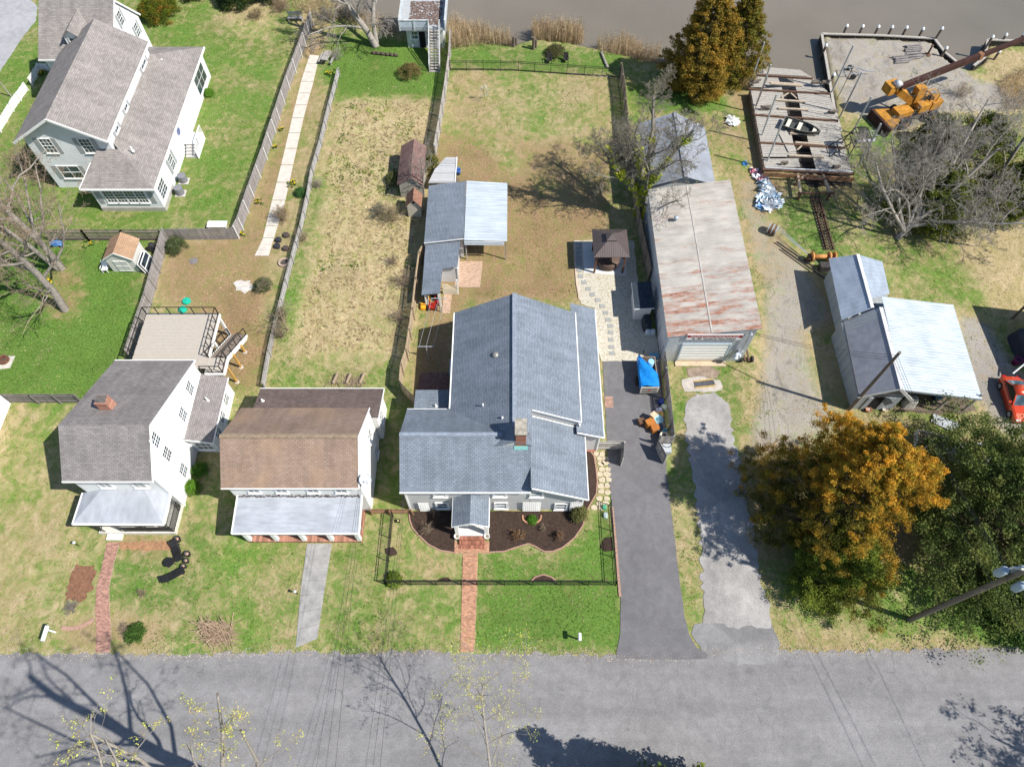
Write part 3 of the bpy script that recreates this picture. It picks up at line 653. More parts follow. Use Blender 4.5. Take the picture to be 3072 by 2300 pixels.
for (x0, y0), (x1, y1) in (((-31.2, 16.85), (-30.85, 16.85)), ((-29.6, 16.85), (-29.25, 16.85)), ((-27.7, 16.85), (-27.35, 16.85)), ((-25.95, 16.85), (-25.6, 16.85)), ((-25.62, 18.5), (-25.62, 18.85))):
    mb = MB(); iron_panel(mb, (x0, y0, 0), (x1, y1, 0), .38, 2.65, .35)
    for zz in np.arange(.6, 2.6, .3): mb.beam((x0, y0, zz), (x1, y1, zz + .28), .025); mb.beam((x1, y1, zz), (x0, y0, zz + .28), .025)
    mb.build('porch_post', BLACKM, h1)
for a, b in (((-29.25, 16.85, 0), (-25.6, 16.85, 0)), ((-25.62, 16.85, 0), (-25.62, 18.9, 0)), ((-31.2, 16.85, 0), (-31.2, 18.9, 0))):
    mb = MB(); iron_panel(mb, a, b, .45, 1.3, .16); iron_panel(mb, a, b, 2.3, 2.62, .2); mb.build('railing', BLACKM, h1)
MB().box(-30.75, -29.6, 16.25, 16.71, 0, .2).build('step', plain('step_conc', (.68, .66, .6), .06, 3, .85), h1)
window(h1, Vector((-31.0, 19.05, 1.5)), 'S', .7, 1.3, 2, 4)
F = Face((-30.2, 19.05, .4), 'S'); m = MB(); F.bx(m, -.45, .45, 0, .06, 0, 2.0); m.build('door', TRIM, h1)
# raised deck at the back
DK = wood('deck_composite', (0.47, 0.42, 0.36), .06, .06, .7)
DX0, DX1, DY0, DY1, DZ = -31.35, -25.1, 29.7, 35.2, 3.0
for k in range(38):
    y = DY0 + .02 + k * .1453
    if y + .137 < DY1: MB().box(DX0, DX1, y, y + .137, DZ - .03, DZ).build('deck_board', DK, h1)
for k in range(10): y = 29.28 + k * .145; MB().box(-25.08, -23.52, y, y + .137, DZ - .03, DZ).build('deck_board', DK, h1)
db = MB(); db.box(DX0, DX1, DY1 - .05, DY1 + .02, DZ - .3, DZ - .02); db.box(DX0 - .03, DX0 + .02, DY0, DY1, DZ - .3, DZ - .02); db.box(DX1 - .02, DX1 + .06, 30.75, DY1, DZ - .3, DZ - .02); db.box(-23.55, -23.46, 29.25, 30.75, DZ - .35, DZ - .02); db.box(-25.08, -23.5, 29.2, 29.27, DZ - .3, DZ - .02)
db.build('deck_rim', TRIM, h1)
for x, y in ((-31.2, 35.0), (-28.2, 35.0), (-25.2, 35.0), (-25.2, 32.6)): MB().box(x - .09, x + .09, y - .09, y + .09, 0, DZ - .3).build('deck_post', TRIM, h1)
YEL = wood('new_lumber', (0.62, 0.36, 0.10), .15, .1, .8)
for x, y, zt in ((-23.6, 30.15, 2.7), (-23.55, 31.65, 2.1), (-23.5, 33.2, 1.1)):
    MB().beam((x, y, 0), (x, y, zt), .14).build('stair_post', YEL, h1); MB().lathe((x, y, 0), [(.2, 0), (.19, .06)], 12).build('footing', CONC, h1)
def rail(parent, pts, h=1.0, step=1.0, name='railing', bal=.28):
    mb = MB()
    for a, b in zip(pts[:-1], pts[1:]):
        a, b = Vector(a), Vector(b); mb.beam(a + Vector((0, 0, h)), b + Vector((0, 0, h)), .06, .05); mb.beam(a + Vector((0, 0, .1)), b + Vector((0, 0, .1)), .04, .04)
        n = max(1, round((b - a).length / step))
        for k in range(n + 1): u = a.lerp(b, k / n); mb.beam(u, u + Vector((0, 0, h)), .06)
    return mb.build(name, BLACKM, parent)
rail(h1, [(DX0 + .05, DY0 + .3, DZ), (DX0 + .05, DY1 - .06, DZ), (DX1 - .05, DY1 - .06, DZ), (DX1 - .05, 30.8, DZ)], 1.0, .95)
rail(h1, [(-23.58, 30.7, DZ), (-23.58, 29.3, DZ), (-25.2, 29.3, DZ)], 1.0, .8)
nst = 14
for k in range(nst):
    y = 30.75 + k * .3; z = DZ - .2 * (k + 1); MB().box(-25.0, -23.68, y, y + .31, z - .03, z).build('stair_tread', wood('tread_composite', (.20, .165, .135), .1, .08), h1)
for x in (-25.06, -23.62):
    pr_ = [];
    for k in range(nst): y = 30.75 + k * .3; z = DZ - .2 * (k + 1) + .01; pr_ += [(y, z + .2), (y, z)] if k == 0 else [(y, z)]; pr_.append((y + .3, z))
    pr_ += [(30.75 + nst * .3, 0), (30.75 + nst * .3 - .5, 0), (30.75, DZ - .55)]
    MB().prism_x(pr_[::-1], x - .03, x + .03).build('stringer', TRIM, h1)
for x in (-25.06, -23.62): rail(h1, [(x, 30.8, DZ - .1), (x, 34.9, .25)], .95, 1.3)
NOGRASS.append([(-31.6, 16.7), (-25.5, 16.7), (-25.5, 23.3), (-23.4, 23.3), (-23.4, 29.3), (-25.2, 35), (-31.4, 35)])

# ---------------- brown roofed white house in the middle --------------------------------------------
H2S = shingle('brown_shingle', (0.30, 0.215, 0.168), 0.15, 0.32, 0.72, 0.11, (0.36, 0.24, 0.15))
H2D = shingle('dark_brown_shingle', (0.155, 0.118, 0.105), 0.15, 0.32, 0.68, 0.15)
H2W = siding('cream_stucco', (0.80, 0.79, 0.76), .3, .05, .8)
h2 = thing('brown_roof_house', 'white house with faded brown shingle roof and flat metal porch roof', 'house', (-15.6, 18.5, 0))
MB().prism_x([(18.62, 0), (24.75, 0), (24.75, 5.0), (21.45, 7.27), (18.62, 5.4)], -20.4, -10.86).build('wall', H2W, h2)
r2 = MB(); r2.slab([(-20.62, 18.38, 5.38), (-10.88, 18.38, 5.38), (-10.88, 21.45, 7.4), (-20.62, 21.45, 7.4)], .12); r2.slab([(-20.62, 21.45, 7.4), (-10.88, 21.45, 7.4), (-10.88, 25.02, 4.96), (-20.62, 25.02, 4.96)], .12); r2.build('roof', H2S, h2)
MB().beam((-20.62, 21.45, 7.43), (-10.88, 21.45, 7.43), .32, .05).build('ridge_cap', plain('ridge_brown', (.25, .19, .13), .25, 4, .9), h2)
MB().prism_x([(24.8, 0), (27.55, 0), (27.55, 2.95), (24.8, 3.75)], -20.0, -10.5).build('wall', H2W, h2)
MB().slab([(-20.25, 24.78, 3.9), (-10.32, 24.78, 3.9), (-10.32, 27.82, 3.0), (-20.25, 27.82, 3.0)], .1).build('roof', H2D, h2)
tr = MB(); trim_line(tr, [(-10.84, 18.37, 5.38), (-10.84, 21.45, 7.4), (-10.84, 25.03, 4.96)], .05, .16); trim_line(tr, [(-20.27, 27.85, 3.0), (-10.3, 27.85, 3.0), (-10.3, 24.8, 3.9)], .08, .13); trim_line(tr, [(-20.64, 18.35, 5.36), (-10.86, 18.35, 5.36)], .06, .12)
tr.build('trim', TRIM, h2)
vent_pipe(h2, G(788, 1203, 3.4), .07, .3)
p1, p2, p3, p4 = Vector((-20.15, 18.6, 3.42)), Vector((-11.0, 18.6, 3.42)), Vector((-11.02, 15.85, 2.95)), Vector((-20.2, 15.85, 2.95))
pr2 = MB().slab([p4, p3, p2, p1], .1).build('porch_roof', metal_roof('porch_tin_flat', (.42, .445, .49), 0, rough=.55, met=.05, stretch=(.5, 3, 1), stain=.2), h2)
tm = MB(); trim_line(tm, [p1, p4, p3, p2], .1, .16, -.06); tm.build('gutter', TRIM, pr2)
lf = MB()
for k in range(90):
    x = -20.0 + 8.9 * k / 90; lf.obox((x, 18.52 + random.uniform(-.06, .03)), random.uniform(.06, .2), random.uniform(.04, .1), 3.42, 3.45 + random.random() * .03, random.random() * 3)
lf.build('leaf_litter', plain('dead_leaves', (.08, .06, .05), .4, 6, .9), pr2, kind='stuff')
pb = MB(); pb.box(-19.9, -11.35, 16.1, 18.6, 0, .3); pb.build('porch_floor', boards('porch_brick', (.40, .20, .14), .22, 'X', .3, .9, .6), h2)
for px_ in (754, 835, 917, 999, 1084):
    x = G(px_, 1624).x; x = min(x, -11.5); MB().box(x - .14, x + .14, 16.12, 16.4, .3, 2.86).build('porch_post', TRIM, h2)
for px_ in (785, 868, 1035): x = G(px_, 1610).x; window(h2, Vector((x, 17.0, 1.45)), 'S', 1.5, 1.7, 2, 1, False)
MB().box(-19.7, -11.4, 17.0, 17.08, .3, 2.9).build('porch_screen', plain('porch_screen', (.33, .33, .32), .1, 3, .6), h2)
F = Face((G(953, 1610).x, 17.0, .3), 'S'); m = MB(); F.bx(m, -.5, .5, 0, .08, 0, 2.05); m.build('door', TRIM, h2)
for px_ in (760, 843, 938, 1023): window(h2, Vector((G(px_, 1468, 4.4).x, 18.62, 4.45)), 'S', .75, .9, 2, 2)
for (x, y), X in (((1108, 1308), -10.86), ((1128, 1355), -10.86), ((1140, 1245), -10.5)):
    p = onX(x, y, X); p.z = min(p.z, 3.9 if X < -10.6 else 2.1); window(h2, p, 'E', .7, 1.2, 2, 2)
# satellite dish on the corner
d = Vector((-10.75, 19.0, 5.35)); m = MB(); m.tube(d, d + Vector((.25, -.1, .25)), .03); o = m.build('dish_arm', plain('dish_grey', (.4, .41, .43), .1, 3, .5, .3), h2)
nd = Vector((.45, -.55, .7)).normalized(); a_ = nd.cross(Z3).normalized(); b_ = nd.cross(a_); c0 = d + Vector((.35, -.12, .38)); m = MB(); ring = []
for rr, dep in ((.42, .1), (.3, .03), (.12, 0)): ring.append([c0 + a_ * (rr * math.cos(t)) + b_ * (rr * 1.15 * math.sin(t)) + nd * dep for t in np.linspace(0, 2 * math.pi, 21)[:-1]])
for q in range(2):
    for k in range(20): m.poly([ring[q][k], ring[q][(k + 1) % 20], ring[q + 1][(k + 1) % 20], ring[q + 1][k]])
m.poly(ring[2]); m.tube(c0 + b_ * .4, c0 + nd * .5, .02); m.tube(c0 + nd * .5, c0 + nd * .62, .06); m.build('satellite_dish', plain('dish_grey2', (.5, .52, .55), .05, 3, .4), h2, True)
NOGRASS.append([(-20.3, 16.0), (-11, 16.0), (-10.8, 18.6), (-10.3, 24.8), (-10.3, 27.8), (-20.2, 27.8)])

# ---------------- big white house, upper left ---------------------------------------------------------
H3S = shingle('warm_grey_shingle', (0.285, 0.258, 0.242), 0.17, 0.36, 0.66, 0.15)
H3W = siding('white_clapboard', (0.74, 0.755, 0.765), .18, .5)
h3 = thing('large_white_house', 'large white clapboard house with grey shingle roofs and grey shutters', 'house', (-41, 53, 0))
MB().prism_y([(-46.25, 0), (-38.4, 0), (-38.4, 6.35), (-42.4, 8.75), (-46.25, 6.45)], 53.15, 67.3).build('wall', H3W, h3)
r3 = MB(); r3.slab([(-46.95, 52.6, 6.28), (-42.42, 52.6, 8.95), (-42.42, 67.6, 8.95), (-46.95, 67.6, 6.28)], .13); r3.slab([(-42.42, 52.6, 8.95), (-38.1, 52.6, 6.4), (-38.1, 67.6, 6.4), (-42.42, 67.6, 8.95)], .13); r3.build('roof', H3S, h3)
tr = MB(); trim_line(tr, [(-46.97, 52.58, 6.26), (-42.42, 52.58, 8.93), (-38.08, 52.58, 6.38)], .08, .22, -.1); trim_line(tr, [(-38.06, 52.6, 6.36), (-38.06, 67.6, 6.36)], .12, .18); tr.build('trim', TRIM, h3)
MB().box(-40.8, -34.55, 49.95, 53.14, 0, 3.25).build('wall', H3W, h3); MB().box(-38.38, -34.55, 53.16, 70.7, 0, 3.25).build('wall', H3W, h3)
MB().box(-40.85, -34.5, 49.9, 53.1, 0, .5).build('foundation', plain('foundation', (.42, .40, .36), .15, 3, .9), h3)
FLb, FRb, BRb = Vector((-41.35, 49.55, 3.3)), Vector((-34.25, 49.55, 3.3)), Vector((-34.25, 71.3, 3.3)); hp = Vector((-37.85, 53.14, 4.98)); bt = Vector((-38.35, 67.2, 5.22)); ft = Vector((-38.35, 53.65, 5.22))
r3 = MB(); r3.slab([FLb, FRb, hp, Vector((-39.9, 53.14, 4.98))], .1); r3.slab([FLb, Vector((-39.9, 53.14, 4.98)), Vector((-41.35, 53.14, 3.3))], .1)
r3.slab([FRb, BRb, bt, ft, hp], .1); r3.slab([BRb, Vector((-41.2, 71.3, 3.3)), bt], .1); r3.build('roof', H3S, h3)
tr = MB(); trim_line(tr, [(-41.37, 53.1, 3.3), (-41.37, 49.53, 3.3), (-34.23, 49.53, 3.3), (-34.23, 71.3, 3.3)], .14, .18); tr.build('gutter', TRIM, h3)
# rear block with dormer
MB().prism_x([(65.6, 0), (74.0, 0), (74.0, 5.6), (70.7, 8.85), (65.6, 5.9)], -48.7, -41.45).build('wall', H3W, h3)
r3 = MB(); r3.slab([(-49.1, 65.3, 5.95), (-41.3, 65.3, 5.95), (-41.3, 70.7, 9.0), (-49.1, 70.7, 9.0)], .12); r3.slab([(-49.1, 70.7, 9.0), (-41.3, 70.7, 9.0), (-41.3, 74.3, 5.2), (-49.1, 74.3, 5.2)], .12); r3.build('roof', H3S, h3)
tr = MB(); trim_line(tr, [(-41.27, 65.3, 5.95), (-41.27, 70.7, 9.0), (-41.27, 74.3, 5.2)], .06, .18); trim_line(tr, [(-49.1, 65.28, 5.95), (-41.3, 65.28, 5.95)], .1, .15); tr.build('trim', TRIM, h3)
dm = MB().prism_y([(-45.9, 6.6), (-44.1, 6.6), (-44.1, 7.75), (-45.0, 8.5), (-45.9, 7.75)], 66.5, 69.5).build('dormer', TRIM, h3)
q = MB(); q.slab([(-46.15, 66.2, 7.6), (-45.0, 66.2, 8.6), (-45.0, 70.2, 8.6), (-46.15, 70.2, 7.6)], .08); q.slab([(-45.0, 66.2, 8.6), (-43.85, 66.2, 7.6), (-43.85, 70.2, 7.6), (-45.0, 70.2, 8.6)], .08); q.build('dormer_roof', H3S, dm)
window(h3, (-45.0, 66.5, 7.15), 'S', .9, .8, 2, 2)
for (x, y) in ((145, 437), (262, 437)): p = onY(x, y, 53.15); window(h3, p, 'S', 1.05, 1.6, 3, 4, True, .42)
p = onY(213, 516, 53.15); window(h3, p, 'S', 2.0, 1.5, 2, 2, True, .42)
for x0 in (-38.7, -37.2, -39.9, -36.0): pass
for k in range(4): window(h3, (-39.25 + k * 1.03, 49.95, 1.95), 'S', .9, 1.5, 3, 4, True, .4 if k in () else None)
for sx in (-40.3, -35.2): F = Face((sx, 49.95, 1.95), 'S'); m = MB(); F.bx(m, -.24, .24, 0, .05, -.85, .85); m.build('shutter', SHUT, h3)
for (x, y), w_ in (((506, 472), .95), ((476, 548), 1.6)): p = onX(x, y, -34.55); p.z = 1.75; window(h3, p, 'E', w_, 1.5, 3, 4, True, .4 if w_ < 1 else None)
p = onX(605, 225, -34.55); window(h3, (-34.55, 68.0, 1.75), 'E', 3.3, 2.1, 3, 2, False)
for (x, y), w_ in (((431, 196), 1.4), ((376, 322), .85), ((349, 388), .85)): p = onX(x, y, -38.4); p.z = min(5.75, p.z); window(h3, (-38.4, p.y, 5.68), 'E', w_, .75, 2, 2, True, .34)
for (x, y) in ((360, 55), (410, 90)): p = onX(x, y, -41.45); window(h3, p, 'E', .8, 1.3, 2, 4, True, .3)
for (x, y), z in (((252, 160), 8.1), ((490, 190), 4.3), ((398, 452), 4.8)): vent_pipe(h3, G(x, y, z), .06, .5)
# side stoop with white stairs
m = MB(); m.box(-34.5, -32.9, 58.6, 60.4, .75, .85); m.build('stoop', TRIM, h3)
for k in range(4): MB().box(-34.3, -33.0, 58.3 - .3 * k, 58.58 - .3 * k, 0, .68 - .17 * k).build('stair_tread', plain('stoop_grey', (.50, .48, .46), .1, 3, .7), h3)
m = MB()
for a, b in (((-32.95, 60.4, .85), (-32.95, 58.6, .85)), ((-32.95, 58.6, .85), (-32.95, 57.3, .05))):
    a, b = Vector(a), Vector(b); m.beam(a + Vector((0, 0, .9)), b + Vector((0, 0, .9)), .08)
    for k in range(9): u = a.lerp(b, k / 8); m.beam(u, u + Vector((0, 0, .9)), .04)
m.box(-32.98, -32.92, 57.3, 60.4, 0, .75); m.build('stair_rail', TRIM, h3)
p = onX(535, 395, -34.55); m = MB(); m.tube((-34.53, p.y, 2.3), (-34.49, p.y, 2.3), .38, .38, 20); m.build('oval_plaque', plain('plaque_blue', (.12, .14, .3), .1, 3, .4), h3)
NOGRASS.append([(-41, 49.8), (-34.4, 49.8), (-34.4, 70.8), (-38.4, 70.8), (-41.4, 74), (-48.8, 74), (-48.8, 65.5), (-46.3, 65.5), (-46.3, 53.1), (-41, 53.1)])
# ================================================================ SHEDS, BARNS, GAZEBO, BOATHOUSE
def gable_y(parent, x0, x1, xr, y0, y1, ze, zr, wm, rm, over=.15, t=.08, z0=0.0, trim=None):
    MB().prism_y([(x0, z0), (x1, z0), (x1, ze), (xr, zr), (x0, ze)], y0, y1).build('wall', wm, parent)
    sl = (zr - ze) / (xr - x0); sr = (zr - ze) / (x1 - xr); m = MB(); e = .06
    a = [(x0 - over, ze - sl * over + e), (xr, zr + e), (x1 + over, ze - sr * over + e)]
    m.slab([(a[0][0], y0 - over, a[0][1]), (a[1][0], y0 - over, a[1][1]), (a[1][0], y1 + over, a[1][1]), (a[0][0], y1 + over, a[0][1])], t)
    m.slab([(a[1][0], y0 - over, a[1][1]), (a[2][0], y0 - over, a[2][1]), (a[2][0], y1 + over, a[2][1]), (a[1][0], y1 + over, a[1][1])], t)
    r = m.build('roof', rm, parent)
    if trim:
        tm = MB(); trim_line(tm, [(a[0][0], y0 - over - .02, a[0][1]), (a[1][0], y0 - over - .02, a[1][1]), (a[2][0], y0 - over - .02, a[2][1])], .04, .1, -.05); tm.build('trim', trim, parent)
    NOGRASS.append([(x0, y0), (x1, y0), (x1, y1), (x0, y1)])
    return r
# tan-roofed garden shed
s = thing('garden_shed', 'small cream shed with tan shingle roof and double doors beside the wood fence', 'shed', (-36.3, 42.2, 0))
gable_y(s, -37.6, -35.1, -36.3, 42.2, 44.5, 1.9, 2.75, siding('cream_panel', (.66, .65, .60), .3, .1), shingle('tan_shingle', (.42, .27, .17), .15, .3, .75, .1), .12, .07, 0, TRIM)
F = Face((-36.35, 42.2, 0), 'S')
for sg in (-1, 1):
    m = MB(); F.bx(m, *(sorted((sg * .03, sg * .62))), 0, .05, .12, 1.6); d = m.build('door', plain('shed_door', (.60, .59, .55), .05, 3, .7), s)
    m = MB(); c = sg * .325
    for z_ in (.2, .85, 1.52): F.bx(m, c - .27, c + .27, .05, .075, z_ - .04, z_ + .04)
    m.build('batten', TRIM, d)
# brown shed and outhouse behind the long fence
BS = shingle('old_brown_shingle', (.20, .125, .11), .15, .3, .7, .2)
s = thing('brown_roof_shed', 'weathered shed with dark brown shingle roof next to the board fence', 'shed', (-10, 51.7, 0))
gable_y(s, -11.2, -8.95, -9.95, 51.75, 56.9, 1.95, 2.75, boards('old_tan_boards', (.48, .45, .37), .25, 'X', .12, .9, .6), BS, .18)
s = thing('outhouse', 'narrow cream outhouse with small rusty brown roof in front of the brown shed', 'shed', (-9.6, 49.1, 0))
gable_y(s, -10.25, -8.95, -9.55, 49.1, 50.5, 1.65, 2.45, boards('outhouse_boards', (.60, .55, .44), .3, 'X', .1, .9, .7), shingle('rust_shingle', (.30, .16, .11), .15, .3, .7, .3), .14)
F = Face((-9.55, 49.1, 2.0), 'S'); m = MB(); F.bx(m, -.12, .12, 0, .02, -.12, .12); m.build('vent_hole', plain('dark_hole', (.01, .01, .01), 0, 1, 1), s)
# grey shingled shed row
s = thing('grey_shed', 'blue-grey shingled lean-to shed beside the white metal carport', 'shed', (-6.2, 43.9, 0))
MB().box(-7.85, -4.6, 44.0, 50.7, 0, 2.3).build('wall', GW, s)
MB().slab([(-8.15, 43.75, 2.35), (-4.45, 43.75, 2.95), (-4.45, 51.0, 2.95), (-8.15, 51.0, 2.35)], .1).build('roof', GS, s)
m = MB(); trim_line(m, [(-8.15, 43.72, 2.33), (-4.45, 43.72, 2.93)], .04, .12); m.beam((-8.12, 44.2, .1), (-8.12, 43.8, 2.3), .09); m.build('trim', TRIM, s)
s2 = thing('garden_lean_to', 'low blue-grey shingled tool lean-to with open front and lattice porch', 'shed', (-6.6, 38.3, 0))
MB().box(-7.75, -5.0, 41.0, 43.7, 0, 2.0).build('wall', GW, s2); m = MB(); m.box(-7.75, -7.65, 38.4, 41.0, 0, 1.9); m.box(-6.75, -6.65, 38.6, 41.0, 0, 1.95); m.box(-7.64, -6.76, 40.2, 40.3, 0, 1.9); m.build('wall', plain('lean_white', (.7, .7, .68), .08, 2, .7), s2)
MB().slab([(-8.05, 37.95, 2.02), (-6.4, 37.95, 2.27), (-6.3, 40.75, 2.27), (-4.95, 40.75, 2.5), (-4.75, 43.9, 2.5), (-8.05, 43.9, 2.02)][::1], .09).build('roof', GS, s2)
for x, y in ((-4.98, 41.0), (-4.98, 39.6), (-6.5, 38.2), (-7.8, 38.2)): MB().box(x - .06, x + .06, y - .06, y + .06, 0, 2.05).build('post', TRIM, s2)
lm = MB()
for k in range(-3, 16):
    for sg in (-1, 1):
        x0 = -6.3 + k * .12; pts = []
        a = Vector((x0, 39.55, 0.0)); b = a + Vector((sg * 1.5, 0, 1.5))
        def clip(p, q, lo=-6.35, hi=-5.0):
            p, q = Vector(p), Vector(q)
            if p.x > q.x: p, q = q, p
            if q.x < lo or p.x > hi: return None
            d = q - p; t0 = max(0, (lo - p.x) / d.x); t1 = min(1, (hi - p.x) / d.x); return p + d * t0, p + d * t1
        r_ = clip(a, b)
        if r_ and (r_[1] - r_[0]).length > .1: lm.beam(r_[0], r_[1], .045, .012)
lm.build('lattice', plain('cream_lattice', (.68, .62, .48), .05, 3, .8), s2)
NOGRASS.append([(-8.1, 38), (-6.3, 38), (-6.3, 39.5), (-4.9, 39.5), (-4.5, 51), (-8.1, 51)])
# white metal carport
WM = metal_roof('white_ribbed_metal', (.50, .56, .61), 0, rough=.5, met=.05, stretch=(.25, 2.4, 1), stain=.14)
s = thing('metal_carport', 'open carport with flat white ribbed metal roof beside the grey shed', 'carport', (-2.5, 43.6, 0))
MB().ribbed((-4.4, 43.55, 2.86), (-4.4, 51.15, 2.86), (-.45, 50.9, 2.78), (-.45, 43.5, 2.78), 22, .03).build('roof', WM, s)
m = MB(); m.ribbed((-4.4, 43.5, 2.84), (-4.4, 43.5, 2.3), (-.75, 43.45, 2.3), (-.75, 43.45, 2.78), 4, .04); m.build('front_panel', plain('ribbed_panel', (.50, .55, .58), .1, 2, .45), s)
for x in (-4.3, -.6):
    for y in (43.7, 47.3, 50.8): MB().box(x - .05, x + .05, y - .05, y + .05, 0, 2.74).build('post', GREYW, s)
MB().box(-2.6, -1.3, 47.5, 50.5, 0, .9).build('stored_box', DKWOOD, s)
# weathered low platform behind
m = thing('weathered_platform', 'low weathered plank platform with white edge behind the grey shed', 'platform', (-5.8, 52, 0))
pl = Gs([(1285, 548), (1365, 548), (1371, 472), (1337, 472), (1304, 508)], 1.2)
MB().slab(pl, .12).build('deck', boards('silver_boards', (.46, .46, .47), .16, 'Y', .2), m)
q = MB(); q.beam(pl[1], pl[2], .08, .16); q.build('edge', TRIM, m)
q = MB(); q.box(-7.4, -5.4, 51.3, 53.5, 0, 1.05); q.build('base', DKWOOD, m)
# gazebo
BR = wood('gazebo_timber', (.17, .085, .05), .2, .15)
s = thing('gazebo', 'brown metal roofed timber gazebo over a round covered spa tub', 'gazebo', (9.1, 43.4, 0))
GM = plain('brown_metal', (.13, .105, .10), .1, 1, .45, .3)
x0, x1, y0, y1, ze = 7.45, 10.7, 41.75, 45.1, 2.62; cx, cy = (x0 + x1) / 2, (y0 + y1) / 2
def hip_tier(parent, x0, x1, y0, y1, ze, zt, f, mat, name='roof'):
    c = Vector(((x0 + x1) / 2, (y0 + y1) / 2, zt)); A = [Vector((x0, y0, ze)), Vector((x1, y0, ze)), Vector((x1, y1, ze)), Vector((x0, y1, ze))]; m = MB()
    for k in range(4):
        a, b = A[k], A[(k + 1) % 4]; ca, cb = a.lerp(c, f), b.lerp(c, f)
        # ribs as narrow strips following the slope
        m.slab([a, b, cb, ca], .05); n = 16
        for j in range(1, n):
            u = j / n; p = a.lerp(b, u); lim = min(u, 1 - u) * 2; tt = min(f, lim); mid = (a + b) / 2; top = p + (c - mid) * tt
            m.beam(p + Vector((0, 0, .02)), top + Vector((0, 0, .02)), .05, .035)
    return m.build(name, mat, parent)
hip_tier(s, x0, x1, y0, y1, ze, 3.62, .82, GM); hip_tier(s, cx - .5, cx + .5, cy - .5, cy + .5, 3.5, 3.85, .97, GM)
for x in (x0 + .3, x1 - .3):
    for y in (y0 + .3, y1 - .3):
        MB().box(x - .08, x + .08, y - .08, y + .08, .06, ze).build('post', BR, s)
        q = MB(); q.beam((x, y, 1.9), (x + (.55 if x < cx else -.55), y, ze - .05), .09); q.build('brace', BR, s)
q = MB()
for a, b in (((x0 + .3, y0 + .3), (x1 - .3, y0 + .3)), ((x0 + .3, y1 - .3), (x1 - .3, y1 - .3)), ((x0 + .3, y0 + .3), (x0 + .3, y1 - .3)), ((x1 - .3, y0 + .3), (x1 - .3, y1 - .3))): q.beam((*a, ze - .08), (*b, ze - .08), .1, .16)
q.beam((cx, y0 + .3, 1.7), (cx, y0 + .35, ze), .08); q.build('beam', BR, s)
o = MB().lathe((cx, cy - .2, .06), [(1.05, 0), (1.12, .3), (1.15, .75), (1.1, .82), (.3, .9), (.02, .9)], 28).build('spa_tub', plain('spa_cover', (.10, .065, .05), .4, 2.5, .7), None, True); tag(o, 'round brown covered spa tub under the gazebo roof', 'spa tub')
structure(sheet('gazebo_slab', [(1748, 730), (1885, 730), (1878, 828), (1752, 819)], .06, plain('slab_pale', (.60, .60, .58), .06, 2, .9)))
# dark roofed storage shed by the fence
s = thing('storage_shed', 'white storage shed with dark shingle roof beside the long fence', 'shed', (11.7, 36.6, 0))
MB().box(10.95, 12.35, 36.7, 39.1, 0, 1.95).build('wall', plain('shed_white', (.70, .68, .66), .05, 2, .6), s)
MB().slab([(10.78, 36.45, 2.0), (12.5, 36.45, 2.15), (12.5, 39.35, 2.15), (10.78, 39.35, 2.0)], .09).build('roof', shingle('navy_shingle', (.045, .06, .08), .15, .3, .7, .2), s)
q = MB(); trim_line(q, [(10.77, 39.35, 2.0), (10.77, 36.43, 2.0), (12.5, 36.43, 2.15)], .04, .1); q.build('trim', TRIM, s)
NOGRASS.append([(10.9, 36.6), (12.4, 36.6), (12.4, 39.2), (10.9, 39.2)])

# ---------------- corrugated workshop with the sign ----------------------------------------------------
cb = thing('corrugated_workshop', 'long corrugated metal workshop with rusty pale roof and red lettered sign', 'workshop', (16.5, 32.3, 0))
CX0, CX1, CY0, CY1, ZW, ZE = 13.0, 20.0, 32.3, 48.6, 3.95, 5.15
COR = metal_roof('corrugated_wall', (.68, .71, .73), 0, rough=.4, met=.1, stretch=(3, 3, .4), stain=.12)
def cor_wall(parent, a, b, za, zb, n, mat, depth=.035, nm='wall'):
    a, b = Vector(a), Vector(b); return MB().ribbed(a, b, b + Vector((0, 0, zb)), a + Vector((0, 0, za)), n, depth, flat=.3).build(nm, mat, parent)
MB().prism_y([(CX0 + .05, 0), (CX1 - .05, 0), (CX1 - .05, ZE - .1), (CX0 + .05, ZW - .1)], CY0 + .05, CY1).build('frame', plain('inner_dark', (.2, .22, .24), .1, 2, .8), cb)
cor_wall(cb, (CX0, CY0, 0), (CX1, CY0, 0), ZW - .05, ZE - .05, 62, COR)
cor_wall(cb, (CX0, CY1, 0), (CX0, CY0, 0), ZW - .05, ZW - .05, 120, COR)
cor_wall(cb, (CX1, CY0, 0), (CX1, CY1, 0), ZE - .05, ZE - .05, 120, COR)
RUST = metal_roof('rusty_roof', (.50, .465, .415), .30, rough=.65, met=.0, stretch=(.30, 1.5, 1), stain=.2, rust_grad=(10.0, 1.0, .15), rust_c=(.24, .10, .06))
def rust_sheet(x0, z0, x1, z1, ya, yb): return MB().ribbed((x0, ya, z0), (x0, yb, z0), (x1, yb, z1), (x1, ya, z1), 90, .035, flat=.3)
xm, zm = 16.35, 4.25
rust_sheet(CX0 - .18, ZW, CX1 + .25, ZE + .05, CY0 - .15, CY1 + .25).build('roof', RUST, cb)
MB().beam((xm, CY0 - .12, zm + .33), (xm, CY1 + .2, zm + .33), .12, .012).build('lap_seam', plain('seam_beige', (.44, .41, .37), .2, 2, .7), cb)
q = MB(); q.slab([(CX0 - .19, CY0 - .14, ZW - .02), (CX1 + .24, CY0 - .14, ZE + .02), (CX1 + .24, CY0 - .1, ZE + .02), (CX0 - .19, CY0 - .1, ZW - .02)], .1); q.build('fascia', plain('grey_fascia', (.34, .36, .38), .1, 2, .6), cb)
